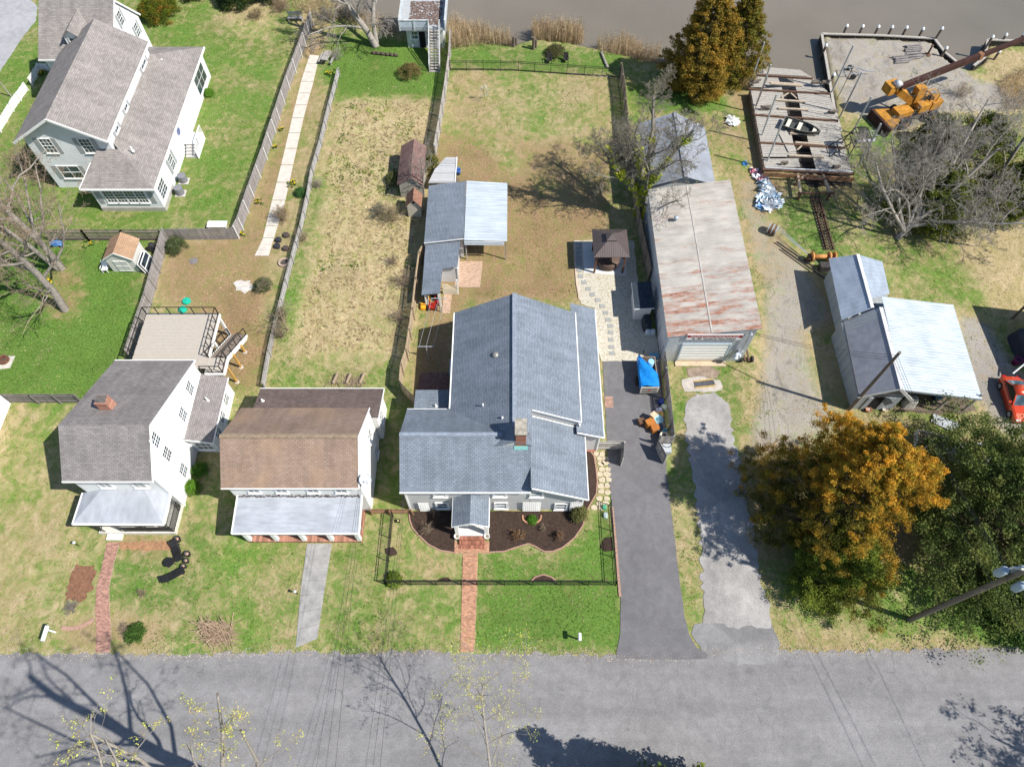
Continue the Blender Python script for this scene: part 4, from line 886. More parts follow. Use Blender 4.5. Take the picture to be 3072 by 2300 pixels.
t_ = G(2022, 676, 3.7); MB().lathe(t_ - Vector((0, 0, .15)), [(.14, 0), (.12, .1), (.1, .2), (.1, 1.0), (.2, 1.02), (.22, 1.2), (.15, 1.3)], 14).build('flue', plain('galvanised', (.5, .55, .6), .1, 3, .35, .5), cb, True)
# roller door
da, db_ = onY(2037, 1074, CY0).x, onY(2165, 1074, CY0).x; q = MB(); F = Face(((da + db_) / 2, CY0 - .04, 0), 'S'); hw = (db_ - da) / 2 + .1
dz0, dz1 = .32, 2.75
for k in range(12): z = dz0 + (dz1 - dz0) * k / 12; F.bx(q, -hw, hw, 0, .05 + .02 * (k % 2), z, z + (dz1 - dz0) / 12 - .01)
q.build('roller_door', plain('door_white', (.78, .78, .74), .05, 2, .5), cb)
q = MB(); F.bx(q, -hw - .12, -hw, 0, .09, 0, dz1 + .12); F.bx(q, hw, hw + .12, 0, .09, 0, dz1 + .12); F.bx(q, -hw, hw, 0, .088, dz1, dz1 + .12); q.build('door_frame', plain('frame_blue', (.42, .50, .56), .08, 2, .5), cb)
q = MB(); F.bx(q, -hw, hw, 0, .06, 0, .3); F.bx(q, -hw - .2, hw + .3, .06, .55, 0, .12); q.build('threshold', plain('tan_plank', (.50, .40, .28), .15, 3, .9), cb)
# sign
SY = CY0 - .22
a1, a2, b1 = onY(2063, 1004, SY), onY(2231, 1004, SY), onY(2061, 1019, SY); sx0, sx1, sz1, sz0 = a1.x + .02, a2.x, a1.z, b1.z
sg = MB().box(sx0, sx1, SY, SY + .06, sz0, sz1).build('sign_board', plain('sign_white', (.82, .82, .80), .02, 2, .4), cb)
zmid = sz0 + (sz1 - sz0) * .42; MB().box(sx0 + .02, sx1 - .02, SY - .006, SY, zmid, sz1 - .06).build('red_band', plain('sign_red', (.30, .012, .03), .05, 2, .4), sg)
def text(body, c, size, mat, parent, width=None, rot=(R(90), 0, 0), name='lettering', bold=0.0, shear=0.0):
    cu = bpy.data.curves.new(name, 'FONT'); cu.body = body; cu.size = size; cu.align_x = 'CENTER'; cu.align_y = 'CENTER'; cu.offset = bold; cu.shear = shear; cu.extrude = .002
    cu.materials.append(mat); o = bpy.data.objects.new(name, cu); COL.objects.link(o); o.rotation_euler = rot; o.parent = parent; o.location = Vector(c) - origin_of(parent)
    bpy.context.view_layer.update(); wx = o.dimensions.x; k = width / wx if width and wx > 0 else 1.0
    me = bpy.data.meshes.new_from_object(o.evaluated_get(bpy.context.evaluated_depsgraph_get())); me.name = name
    me.transform(Matrix.Diagonal((k, 1, 1, 1)))
    if not me.materials: me.materials.append(mat)
    n = bpy.data.objects.new(name, me); COL.objects.link(n); n.rotation_euler = rot; n.parent = parent; n.location = o.location; n['kind'] = 'stuff'
    bpy.data.objects.remove(o); return n
text('MAURICETOWN MARINE RAILWAY', ((sx0 + sx1) / 2, SY - .012, (zmid + sz1 - .06) / 2), (sz1 - zmid) * .72, TRIM, sg, (sx1 - sx0) * .88)
text('Est. 1887  Operated by Wayne Robinson', ((sx0 + sx1) / 2, SY - .012, (sz0 + zmid) / 2 + .01), (zmid - sz0) * .95, plain('sign_ink', (.05, .03, .03), 0, 1, .5), sg, (sx1 - sx0) * .80, bold=.004, shear=.2)
q = MB(); q.tube((19.45, CY0 - .25, 1.2), (19.45, CY0 - .25, 4.6), .06); q.box(19.25, 19.65, CY0 - .3, CY0 - .06, 1.3, 1.9); q.lathe((19.45, CY0 - .3, 4.5), [(.14, 0), (.18, .15), (.05, .3)], 10); q.build('meter_conduit', plain('conduit', (.45, .47, .5), .1, 3, .4, .3), cb)
q = MB()
for k in range(14): a = random.random() * 6.28; q.lathe((19.2 + random.uniform(-.25, .25), CY0 - .45 + random.uniform(-.15, .1), 1.7 + random.uniform(-.3, .3)), [(.02, -.16), (.15, -.1), (.18, .02), (.1, .14), (.01, .17)], 7)
o = q.build('plastic_sheet', plain('sheet_clear', (.62, .68, .74), .15, 6, .25), cb, True)
NOGRASS.append([(13, 32.2), (20, 32.2), (20, 48.7), (13, 48.7)])
# silver gable building behind it
s = thing('silver_metal_barn', 'silver metal gable building behind the rusty workshop, under the bare tree', 'barn', (16.2, 50.2, 0))
SM = metal_roof('silver_roof', (.27, .29, .33), .12, rough=.6, met=.0, stretch=(.5, 1.5, 1), stain=.2)
MB().prism_y([(12.9, 0), (19.35, 0), (19.35, 3.3), (16.45, 4.4), (12.9, 3.1)], 50.2, 58.6).build('wall', COR, s)
MB().ribbed((16.45, 49.9, 4.5), (16.45, 59.0, 4.5), (19.6, 58.2, 3.32), (19.55, 50.1, 3.32), 30, .03).build('roof', SM, s); MB().ribbed((12.7, 49.9, 3.12), (12.7, 58.9, 3.12), (16.45, 59.0, 4.5), (16.45, 49.9, 4.5), 30, .03).build('roof', SM, s)
MB().beam((16.45, 49.9, 4.54), (16.45, 59, 4.54), .35, .04).build('ridge_cap', SM, s)
NOGRASS.append([(12.9, 50), (19.4, 50), (19.4, 58.6), (12.9, 58.6)])

# ---------------- east compound --------------------------------------------------------------------------
ec = thing('boat_shop', 'grey boat shop with silver back roof, white ribbed side roof and open bays', 'workshop', (30, 27.5, 0))
GRW = boards('grey_board_wall', (.34, .37, .39), .3, 'X', .12, .8, .6)
FLat = metal_roof('grey_membrane', (.30, .31, .35), 0, rough=.8, met=0, stretch=(1, 1, 1), stain=.12)
e1, e2 = G(2573, 1191, 2.2), G(2527, 963, 2.2); g1, g2 = G(2702, 1166, 4.1), G(2639, 922, 4.1)
MB().slab([e1, g1, g2, e2], .12).build('roof', FLat, ec)
MB().beam(e1 + Vector((.1, 0, .06)), e2 + Vector((.1, 0, .06)), .1, .1).build('gutter', plain('gutter_dark', (.10, .10, .11), .1, 2, .6), ec)
structure(sheet('bay_floor', [(2700, 1180), (2900, 1190), (2930, 1235), (2800, 1245), (2700, 1228)], .02, plain('bay_dirt', (.17, .13, .10), .3, 3, .95, fine=.4), .15, .4))
w0, w1 = G(2707, 1168, 4.03), G(2645, 890, 4.03); w2, w3 = G(2859, 915, 2.5), G(2946, 1196, 2.5)
MB().ribbed(w0, w1, w2, w3, 34, .07, flat=.55).build('roof', WM, ec)
MB().beam(w0 + Vector((-.05, -.05, -.06)), w3 + Vector((0, -.05, -.06)), .05, .22).build('fascia', plain('fascia_grey', (.30, .34, .37), .1, 2, .6), ec)
q = MB(); q.beam(g1 + Vector((.1, -.1, .03)), g2 + Vector((.1, 0, .03)), .32, .05); q.build('ridge_cap', plain('ridge_light', (.55, .55, .55), .15, 2, .7), ec)
rk = MB(); rk.beam(e1 + Vector((0, -.06, .0)), g1 + Vector((0, -.06, 0)), .05, .16); rk.beam(g1 + Vector((0.02, -.07, 0)), Vector((g1.x + 1.75, g1.y - .1, 2.3)), .1, .26); rk.build('rake_board', plain('rake_pale', (.62, .62, .6), .1, 2, .6), ec)
bx0, by0, rx, rz = 28.45, 27.55, g1.x, 4.0
MB().prism_y([(bx0, 0), (31.9, 0), (31.9, 3.0), (rx + .1, 3.9), (bx0, 2.15)], by0, 34.8).build('wall', GRW, ec)
F = Face((29.9, by0, 0), 'S'); q = MB(); F.bx(q, -.35, .55, 0, .015, .1, 2.0); q.build('doorway', plain('doorway_dark', (.012, .012, .014), 0, 1, .9), ec)
q = MB(); F.bx(q, .6, 1.85, 0, .07, .05, 2.05); F.bx(q, -.75, -.38, 0, .06, .05, 2.0); q.build('door', boards('door_grey', (.38, .42, .45), .35, 'X', .08, .8, .5), ec)
for px_, py_ in ((2806, 1232), (2888, 1232)):
    b = G(px_, py_); MB().beam(b, Vector((b.x, b.y, 2.9)), .16).build('post', GREYW, ec)
MB().box(32.3, 37.0, 33.9, 34.0, 0, 2.6).build('back_wall', GRW, ec); MB().beam((32.0, 27.4, .1), G(2815, 1234, .1), .12, .14).build('sill_log', DKWOOD, ec); MB().beam(G(2830, 1230, .1), G(2900, 1230, .1), .1, .12).build('sill_log', DKWOOD, ec)
s1, s2_ = G(2486, 775, 2.6), G(2525, 960, 2.6); t1, t2 = G(2573, 763, 3.75), G(2610, 898, 3.75); u1, u2 = G(2647, 785, 2.7), G(2669, 881, 2.7)
t3 = t2 + (t2 - t1).normalized() * .9
BLU = metal_roof('blue_silver_roof', (.40, .46, .54), 0, rough=.4, met=.25, stretch=(1, .5, 1), stain=.12)
MB().ribbed(s1, s2_, t3, t1, 14, .02, flat=.8).build('roof', BLU, ec); MB().ribbed(t1, t2, u2, u1, 10, .02, flat=.8).build('roof', BLU, ec)
q = MB(); q.beam(t1 + Vector((0, 0, .04)), t3 + Vector((0, 0, .04)), .28, .04); q.build('ridge_cap', plain('ridge_light2', (.6, .6, .58), .15, 2, .6), ec)
MB().slab([(29.0, 34.9, 2.55), (32.9, 34.9, 2.55), (33.1, 41.0, 2.55), (29.2, 41.2, 2.55)], 2.54).build('wall', GRW, ec)
MB().prism_y([(29.1, 2.5), (33.0, 2.5), (30.75, 3.65)], 40.9, 41.05).build('gable', GRW, ec)
NOGRASS.append([(28.4, 27.5), (32, 27.5), (37.5, 27.2), (38, 36), (33.2, 41), (29, 41.3)])

# ---------------- boathouse with roof deck ------------------------------------------------------------------
bh = thing('boathouse', 'white boathouse on the river bank with a leaf-strewn roof deck and outside stair', 'boathouse', (-10.2, 75.4, 0))
BW = plain('peeling_white', (.52, .54, .54), .22, 2.2, .8, fine=.2)
BX0, BX1, BY0, BY1, BZ = -12.9, -7.6, 75.25, 81.5, 2.9
MB().box(-12.3, -8.0, 76.0, 81.0, -1.8, BZ - .3).build('wall', plain('boathouse_green_white', (.58, .60, .55), .3, 1.5, .85), bh)
MB().box(BX0, BX1, BY0, BY1, BZ - .28, BZ).build('deck', plain('deck_grey_paint', (.36, .37, .38), .1, 2, .8), bh)
lf = MB()
for k in range(1000):
    x, y = random.uniform(-11.9, -8.2), random.uniform(75.9, 80.4)
    lf.obox((x, y), random.uniform(.1, .28), random.uniform(.06, .16), BZ, BZ + random.uniform(.01, .06), random.random() * 3)
lf.build('leaf_litter', wood('leaf_brown', (.19, .135, .115), .3, .45), bh, kind='stuff')
for x0, x1, y0, y1 in ((BX0, -9.5, BY0, BY0 + .08), (BX0, BX0 + .08, BY0, BY1), (BX1 - .08, BX1, BY0, BY1), (BX0, BX1, BY1 - .08, BY1)):
    q = MB(); q.box(x0, x1, y0, y1, BZ + .08, BZ + .92); q.build('parapet_panel', plain('parapet_blue', (.48, .54, .60), .18, 3, .7), bh)
    q = MB(); q.box(x0 - .04, x1 + .04, y0 - .04, y1 + .04, BZ + .92, BZ + 1.0); q.build('parapet_cap', BW, bh)
for x in (BX0 + .05, -11.2, -9.55, -8.25, BX1 - .05):
    for y in ((BY0,) if x not in (BX0 + .05, BX1 - .05) else (BY0, 78.3, BY1)): MB().box(x - .07, x + .07, y - .06, y + .06, BZ - .3, BZ + 1.05).build('parapet_post', BW, bh)
F = Face((-10.6, 76.0, 0), 'S')
q = MB(); F.bx(q, -.25, .45, 0, .03, 0, 2.0); q.build('doorway', plain('doorway_dark', (.012, .012, .014), 0, 1, .9), bh)
for u in (-1.1, -.35, .55, 1.7): q = MB(); F.bx(q, u - .08, u + .08, .03, .1, 0, BZ - .3); q.build('jamb', BW, bh)
for u in (-.8, 1.1): window(bh, (-10.6 + u, 76.0, 1.6), 'S', .8, .9, 2, 1)
n = 15
for k in range(n):
    y = 75.2 - .25 * (k + 1); z = BZ - BZ * (k + 1) / (n + .3); MB().box(-9.42, -8.38, y, y + .3, z - .05, z).build('stair_tread', GREYW, bh)
for x in (-9.5, -8.3):
    q = MB(); q.beam((x, 75.25, BZ - .1), (x, 71.4, -.05), .07, .26); q.build('stringer', GREYW, bh)
    q = MB(); q.beam((x, 75.25, BZ + .95), (x, 71.5, .95), .07, .1); q.beam((x, 75.25, BZ + .5), (x, 71.5, .5), .05, .08)
    for k in range(5): u = Vector((x, 75.2, BZ)).lerp(Vector((x, 71.5, .05)), k / 4); q.beam(u, u + Vector((0, 0, .95)), .08)
    q.build('handrail', BW, bh)
NOGRASS.append([(-12.4, 75.6), (-7.9, 75.6), (-7.9, 81), (-12.4, 81)])
# ================================================================ FENCES, PATHS, BEDS
def wood_fence(name, label, px, h=1.8, wm=None, pm=None, panel=2.4, side=1, pick=.15, world=None, lean=0.0, cap=False, group=None):
    P = world or [G(*p) for p in px]; o = thing(name, label, 'fence', P[0], group); wm = wm or GREYW; pm = pm or wm
    for a, b in zip(P[:-1], P[1:]):
        a, b = Vector((a.x, a.y, 0)), Vector((b.x, b.y, 0)); L = (b - a).length; d = (b - a) / L; nr = Vector((-d.y, d.x, 0)) * side; n = max(1, round(L / panel))
        for k in range(n):
            p, q = a.lerp(b, k / n), a.lerp(b, (k + 1) / n); m = max(1, int((q - p).length / pick)); mb = MB(); dl = Vector((0, 0, 0))
            off = random.uniform(-.03, .03)
            for j in range(m):
                u0, u1 = p.lerp(q, j / m + .004), p.lerp(q, (j + 1) / m - .01); hh = h + random.uniform(-.03, .02) + off
                jit = nr * random.uniform(-.008, .008); t = nr * .022
                mb.slab([u0 + jit + Vector((0, 0, hh)), u1 + jit + Vector((0, 0, hh)), u1 + jit + t + Vector((0, 0, hh)), u0 + jit + t + Vector((0, 0, hh))], hh - .03)
            for z in (.35, h - .35): mb.beam(p - nr * .03 + Vector((0, 0, z)), q - nr * .03 + Vector((0, 0, z)), .045, .09)
            mb.build('fence_panel', wm, o, kind='stuff')
            pp = MB(); pp.obox(p - nr * .09, .1, .1, 0, h + (.06 if cap else .02), math.atan2(d.y, d.x)); pp.build('fence_post', pm, o)
        pp = MB(); pp.obox(b - nr * .09, .1, .1, 0, h + (.06 if cap else .02), math.atan2(d.y, d.x)); pp.build('fence_post', pm, o)
    return o
def metal_fence(name, label, P, h=1.2, gap=.12, bay=1.85, arch=None):
    o = thing(name, label, 'fence', P[0])
    for a, b in zip(P[:-1], P[1:]):
        a, b = Vector((a.x, a.y, 0)), Vector((b.x, b.y, 0)); L = (b - a).length; n = max(1, round(L / bay))
        for k in range(n):
            p, q = a.lerp(b, k / n), a.lerp(b, (k + 1) / n); m = MB(); c = max(2, int((q - p).length / gap))
            for z in (.12, h - .2, h): m.beam(p + Vector((0, 0, z)), q + Vector((0, 0, z)), .03, .035)
            for j in range(1, c): u = p.lerp(q, j / c); m.beam(u + Vector((0, 0, .05)), u + Vector((0, 0, h + .02)), .018)
            m.build('rail_panel', BLACKM, o, kind='stuff')
            MB().obox(p, .06, .06, 0, h + .08).build('fence_post', BLACKM, o)
        MB().obox(b, .06, .06, 0, h + .08).build('fence_post', BLACKM, o)
    return o
GFEN = wood('grey_fence', (.33, .30, .285), .15, .16); TANF = wood('tan_fence', (.46, .36, .245), .15, .15); DKF = wood('brown_fence', (.25, .215, .185), .18, .2)
PALEP = plain('pale_post', (.68, .67, .64), .1, 3, .7)
wood_fence('board_fence', 'long grey board fence with pale posts beside the garden path', [(938, 78), (905, 172), (868, 268), (838, 362), (800, 480), (760, 592), (728, 690), (715, 716)], 1.75, GFEN, PALEP, 2.4, -1)
wood_fence('board_fence', 'grey board fence running across behind the bare garden, under the white tub', [(712, 718), (505, 720)], 1.6, GFEN, GFEN, 2.4, 1)
wood_fence('board_fence', 'brown board fence with dark posts behind the tan-roofed garden shed', [(500, 722), (385, 722), (270, 722), (158, 722)], 1.6, DKF, DKF, 2.5, -1)
wood_fence('board_fence', 'grey board fence slanting down past the garden shed to the raised deck', [(505, 724), (480, 820), (455, 915), (425, 1000), (398, 1080)], 1.7, GFEN, GFEN, 2.4, -1)
wood_fence('board_fence', 'short dark board fence left of the brick chimney house', [(28, 1207), (120, 1208), (252, 1208)], 1.5, wood('dark_grey_fence', (.22, .20, .185), .2, .2), None, 2.4, 1)
wood_fence('picket_fence', 'low weathered picket fence along the edge of the dry meadow', [(1018, 228), (990, 335), (965, 440), (940, 525), (925, 610), (905, 700), (880, 790), (862, 860), (835, 970), (812, 1070), (795, 1165)], 1.05, wood('silver_fence', (.40, .385, .37), .18, .2), None, 2.4, -1, .1)
wood_fence('board_fence', 'tall grey board fence casting a dark shadow between meadow and brown lawn', [(1353, 132), (1349, 205), (1335, 305), (1320, 400), (1306, 478)], 1.9, wood('silver_board', (.45, .42, .39), .15, .15), None, 2.4, -1)
wood_fence('board_fence', 'tan board fence behind the grey house, bending at its lower end', [(1284, 752), (1262, 792), (1252, 870), (1242, 960), (1224, 1082), (1210, 1125), (1206, 1172), (1252, 1222)], 1.85, TANF, None, 2.4, -1)
wood_fence('board_fence', 'brown board fence beside the vine-covered tree and gazebo', [(1860, 232), (1870, 300), (1880, 420), (1894, 560), (1912, 690), (1944, 842)], 1.85, wood('shade_fence', (.36, .29, .22), .15, .15), None, 2.4, 1)
wood_fence('board_fence', 'grey board fence between the asphalt driveway and the workshop', [(1968, 952), (1984, 1070), (1998, 1200), (2008, 1290), (2012, 1336), (1972, 1336)], 1.75, GREYW, None, 2.4, 1)
def gate_leaf(label, a, b, h=1.6):
    a, b = G(*a), G(*b); o = thing('gate', label, 'gate', a); m = MB(); n = int((b - a).length / .14)
    d = (b - a).normalized(); nr = Vector((-d.y, d.x, 0)) * .02
    for j in range(n):
        u, v = a.lerp(b, j / n + .003), a.lerp(b, (j + 1) / n - .006); u.z = v.z = h; m.slab([u, v, v + nr, u + nr], h - .08)
    m.build('gate_boards', GREYW, o, kind='stuff'); m = MB()
    for z in (.3, h - .25): m.beam(a - nr * 2 + Vector((0, 0, z)), b - nr * 2 + Vector((0, 0, z)), .05, .1)
    m.beam(a - nr * 2 + Vector((0, 0, .3)), b - nr * 2 + Vector((0, 0, h - .25)), .05, .1); m.build('gate_frame', GREYW, o)
    q = MB(); q.tube(b + Vector((0, 0, .02)), b + Vector((0, 0, h)), .03); q.build('gate_stile', PALEP, o)
gate_leaf('open board gate leaf at the workshop side of the driveway', (1966, 1345), (1990, 1392)); gate_leaf('open board gate leaf at the house side of the driveway', (1866, 1350), (1862, 1398))
wood_fence('board_fence', 'short pale board fence from the grey house to the driveway gate', [(1790, 1348), (1866, 1348)], 1.6, wood('pale_fence', (.50, .47, .43), .12, .12), None, 1.8, 1)
wood_fence('board_fence', 'short reddish board fence joining the two houses beside the mulch bed', [(1118, 1540), (1170, 1540), (1240, 1541)], 1.0, wood('red_fence', (.34, .20, .12), .15, .15), None, 1.6, 1)
metal_fence('black_metal_fence', 'black metal picket fence across the back lawn toward the river', [G(1350, 212), G(1450, 212), G(1555, 214), G(1700, 224), G(1858, 234)], 1.25)
metal_fence('black_metal_fence', 'black metal fence enclosing the front yard of the grey house', [G(1180, 1548), G(1160, 1754), G(1384, 1754)], 1.15)
metal_fence('black_metal_fence', 'black metal fence along the driveway side of the front yard', [G(1432, 1754), G(1846, 1755), G(1829, 1516)], 1.15)
g_ = metal_fence('black_metal_gate', 'black metal gate across the red brick walk', [G(1386, 1754), G(1430, 1754)], 1.2, .12, 1.3); g_['category'] = 'gate'
WF = plain('vinyl_white', (.80, .80, .78), .04, 2, .5)
for lab, px in (('white picket fence left of the big white house, lower run', [(2, 398), (40, 335), (84, 272)]), ('short white picket fence beside the yellow flowers', [(97, 258), (124, 215), (152, 214)])):
    wood_fence('white_picket_fence', lab, px, 1.0, WF, WF, 2.0, 1, .2, cap=True)

# ---- brick paving: each brick real geometry on a mortar bed ------------------------------------------
def brick_walk(name, left, right, z=.045, bw=.1, bl=.2, mat=None, world=False, soldier=False):
    L = [G(*p) for p in left]; Rr = [G(*p) for p in right]; NOGRASS.append([(p.x, p.y) for p in L] + [(p.x, p.y) for p in Rr[::-1]])
    root = bpy.data.objects.new(name, None); COL.objects.link(root); root.location = L[0]; structure(root)
    MB().slab([Vector((p.x, p.y, z - .012)) for p in L] + [Vector((p.x, p.y, z - .012)) for p in Rr[::-1]], .05).build('mortar_bed', MORTAR, root)
    def at(P, s_):
        ls = [(P[k + 1] - P[k]).length for k in range(len(P) - 1)]; t = s_ * sum(ls)
        for k, l in enumerate(ls):
            if t <= l or k == len(ls) - 1: return P[k].lerp(P[k + 1], min(1, t / l))
            t -= l
    tot = sum((L[k + 1] - L[k]).length for k in range(len(L) - 1)); n = int(tot / bw); v, f = [], []
    for i in range(n):
        s0, s1 = i / n + .04 / n, (i + 1) / n - .04 / n; a0, a1, b0, b1 = at(L, s0), at(L, s1), at(Rr, s0), at(Rr, s1); W_ = (b0 - a0).length
        cuts = [0] + [c for c in np.arange(bl * (.5 if i % 2 else 1), W_ - .03, bl)] + [W_]
        for c0, c1 in zip(cuts[:-1], cuts[1:]):
            u0, u1 = (c0 + .006) / W_, (c1 - .006) / W_
            if u1 <= u0: continue
            zz = z + random.uniform(-.004, .006); q = [a0.lerp(b0, u0), a0.lerp(b0, u1), a1.lerp(b1, u1), a1.lerp(b1, u0)]; k = len(v)
            v += [(p.x, p.y, zz) for p in q] + [(p.x, p.y, zz - .04) for p in q]
            f += [(k, k + 1, k + 2, k + 3), (k, k + 4, k + 5, k + 1), (k + 1, k + 5, k + 6, k + 2), (k + 2, k + 6, k + 7, k + 3), (k + 3, k + 7, k + 4, k)]
    # make tops face up
    o = link_mesh('bricks', v, [tuple(reversed(q)) for q in f] if ((L[1] - L[0]).cross(Rr[0] - L[0])).z > 0 else f, mat or BRICKISL, root, kind='stuff'); return root
ORB = wood('orange_brick', (.47, .25, .155), .15, .3, .9); PINKB = wood('pink_brick', (.40, .25, .19), .15, .28, .9); SANDB = wood('sandy_brick', (.52, .36, .26), .12, .22, .9); DARKB = wood('dark_paver', (.20, .12, .10), .2, .3, .9)
brick_walk('brick_front_walk', [(1389, 1660), (1386, 1754), (1381, 1954)], [(1434, 1660), (1431, 1754), (1423, 1954)], mat=ORB)
brick_walk('brick_landing', [(1364, 1624), (1363, 1659)], [(1468, 1624), (1468, 1659)], .05, mat=ORB)
brick_walk('curved_brick_walk', [(322, 1626), (308, 1690), (290, 1760), (286, 1830), (290, 1890), (288, 1956)], [(360, 1626), (342, 1690), (328, 1760), (329, 1830), (334, 1890), (331, 1956)], mat=wood('walk_brick', (.39, .215, .165), .2, .32, .9))
brick_walk('brick_patio', [(1375, 786), (1362, 862)], [(1448, 784), (1440, 862)], mat=SANDB); brick_walk('brick_garden_path', [(1334, 862), (1325, 940)], [(1358, 862), (1350, 940)], mat=SANDB)
brick_walk('brick_back_patio', [(1262, 1118), (1250, 1170)], [(1345, 1118), (1345, 1168)], mat=DARKB)
brick_walk('brick_door_pad', [(1812, 1190), (1815, 1224)], [(1838, 1190), (1840, 1222)], .055, mat=PINKB)
# ---- planted beds -------------------------------------------------------------------------------------
MULCH = plain('dark_mulch', (.060, .038, .028), .35, 6, .95, fine=.6); REDM = plain('red_mulch', (.25, .125, .075), .35, 7, .95, fine=.5)
z3 = lambda pts: [(1150 + x * .36232, 1100 + y * .36232) for x, y in pts]
bedL = z3([(215, 1195), (218, 1262), (240, 1330), (290, 1392), (372, 1470), (470, 1520), (588, 1540), (588, 1195)]); bedR = z3([(878, 1195), (878, 1536), (1000, 1530), (1100, 1495), (1200, 1465), (1255, 1486), (1330, 1530), (1400, 1530), (1480, 1500), (1580, 1420), (1650, 1320), (1690, 1180), (1640, 1195)])
bedE = z3([(1675, 690), (1715, 700), (1745, 740), (1760, 830), (1772, 950), (1765, 1050), (1725, 1120), (1690, 1180), (1660, 1180)])
for nm, px in (('mulch_bed', bedL), ('mulch_bed', bedR), ('mulch_bed', bedE), ('mulch_bed', [(1155, 1645), (1180, 1640), (1192, 1655), (1190, 1664), (1172, 1668), (1157, 1660)]), ('mulch_bed', [(1592, 1742), (1605, 1730), (1630, 1723), (1655, 1730), (1670, 1744)]), ('mulch_bed', [(1310, 1742), (1330, 1731), (1345, 1732), (1355, 1744)]), ('mulch_bed', [(1800, 1640), (1815, 1612), (1836, 1610), (1842, 1650), (1815, 1655)])):
    structure(sheet(nm, px, .05, MULCH, .03, .3))
structure(sheet('red_mulch_bed', [(228, 1697), (287, 1694), (278, 1760), (250, 1800), (196, 1802), (207, 1750)], .04, REDM, .16, .25))
structure(sheet('garden_soil_strip', [(352, 1625), (525, 1622), (516, 1652), (366, 1648)], .03, plain('orange_mulch', (.40, .22, .12), .35, 6, .95, fine=.5), .08, .3))
def edging(name, pts, mat=PINKB, l=.22, wd=.1, z=.09):
    root = bpy.data.objects.new(name, None); COL.objects.link(root); P = [G(*p) for p in pts]; root.location = P[0]; structure(root)
    for a, b in zip(P[:-1], P[1:]):
        n = max(1, round((b - a).length / l)); d = (b - a)
        for k in range(n):
            c = a.lerp(b, (k + .5) / n); MB().obox(c, d.length / n - .015, wd, 0, z + random.uniform(-.01, .01), math.atan2(d.y, d.x) + random.uniform(-.05, .05)).build('brick', mat, root)
edging('brick_edging', bedL[:7]); edging('brick_edging', bedR[1:12]); edging('brick_edging', bedE[1:8])
edging('brick_edging', [(1836, 1520), (1846, 1620), (1854, 1720), (1860, 1790)], PINKB, .3, .18)
edging('brick_edging', [(1592, 1745), (1605, 1731), (1630, 1723), (1655, 1731), (1671, 1746)]); edging('brick_edging', [(1568, 1546), (1569, 1560), (1580, 1568), (1596, 1571), (1612, 1568), (1622, 1558), (1624, 1546)], ORB, .2, .12, .14)
edging('paver_edging', [(185, 1882), (212, 1885), (240, 1882), (262, 1870), (282, 1858)], PINKB, .55, .3, .06)
edging('stone_edging', [(1722, 726), (1724, 780), (1730, 850), (1738, 900)], plain('edge_stone', (.55, .42, .33), .2, 4, .9), .28, .14)
# flagstones
FS = wood('flagstone', (.53, .45, .32), .2, .2, .9)
root = bpy.data.objects.new('flagstone_path', None); COL.objects.link(root); root.location = G(1810, 1430); structure(root)
La, Ra = [G(*p) for p in [(1780, 1356), (1795, 1385), (1792, 1420), (1795, 1460), (1790, 1500), (1770, 1530)]], [G(*p) for p in [(1815, 1356), (1828, 1385), (1830, 1420), (1833, 1460), (1833, 1500), (1820, 1530)]]
def edge_at(P, t):
    t *= len(P) - 1; k = min(int(t), len(P) - 2); return P[k].lerp(P[k + 1], t - k)
NOGRASS.append([(p.x, p.y) for p in La] + [(p.x, p.y) for p in Ra[::-1]])
for i in range(11):
    for j in range(2):
        t = (i + .5 + random.uniform(-.12, .12)) / 11; a, b = edge_at(La, t), edge_at(Ra, t); c = a.lerp(b, (j + .5) / 2 + random.uniform(-.07, .07) + (.06 if i % 2 else -.06)); r_ = random.uniform(.27, .34); n = random.choice((5, 6, 6, 7)); a0 = random.random() * 6
        MB().slab([c + Vector((r_ * random.uniform(.75, 1.12) * math.cos(a0 + 6.283 * k / n), r_ * .85 * random.uniform(.75, 1.12) * math.sin(a0 + 6.283 * k / n), .065)) for k in range(n)], .06).build('flagstone', FS, root)
# stepping stones in the gravel
root = bpy.data.objects.new('stepping_stones', None); COL.objects.link(root); root.location = G(1780, 900); structure(root)
SS = plain('slate_paver', (.30, .30, .285), .12, 3, .9)
for x, y in ((828, 765), (838, 810), (865, 855), (895, 903), (925, 942), (965, 985), (997, 1028), (1022, 1078), (1040, 1128), (1057, 1174), (1060, 1222), (1062, 1275), (1065, 1330), (1070, 1375)):
    MB().obox(G(1400 + x * .4076, 500 + y * .4076), .48, .42, .03, .075 + random.uniform(0, .01), random.uniform(-.15, .15)).build('stepping_stone', SS, root)
for y in (568, 600, 632, 665, 695, 722): MB().obox(G(1400 + 825 * .4076, 500 + y * .4076), .55, .42, .03, .075, random.uniform(-.04, .04)).build('stepping_stone', SS, root)
# concrete pad with steel hatch in front of the workshop
structure(sheet('old_concrete_pad', [(2044, 1138), (2075, 1132), (2100, 1128), (2160, 1140), (2169, 1160), (2166, 1172), (2120, 1176), (2052, 1174)], .03, plain('old_pad', (.50, .45, .40), .2, 2, .9, fine=.35), .08, .3))
hp_ = [G(2081, 1145), G(2139, 1138), G(2146, 1157), G(2085, 1164)]
o = thing('steel_hatch', 'dark steel plate with yellow toothed edges on the concrete pad', 'hatch', hp_[0]); MB().slab([Vector((p.x, p.y, .07)) for p in hp_], .05).build('plate', plain('dark_plate', (.075, .075, .085), .25, 3, .6), o)
for a, b in ((hp_[0], hp_[1]), (hp_[3], hp_[2])):
    for k in range(14): MB().obox(a.lerp(b, (k + .5) / 14), .09, .13, .03, .085, .1).build('tooth', plain('tooth_yellow', (.55, .38, .12), .2, 4, .8), o)
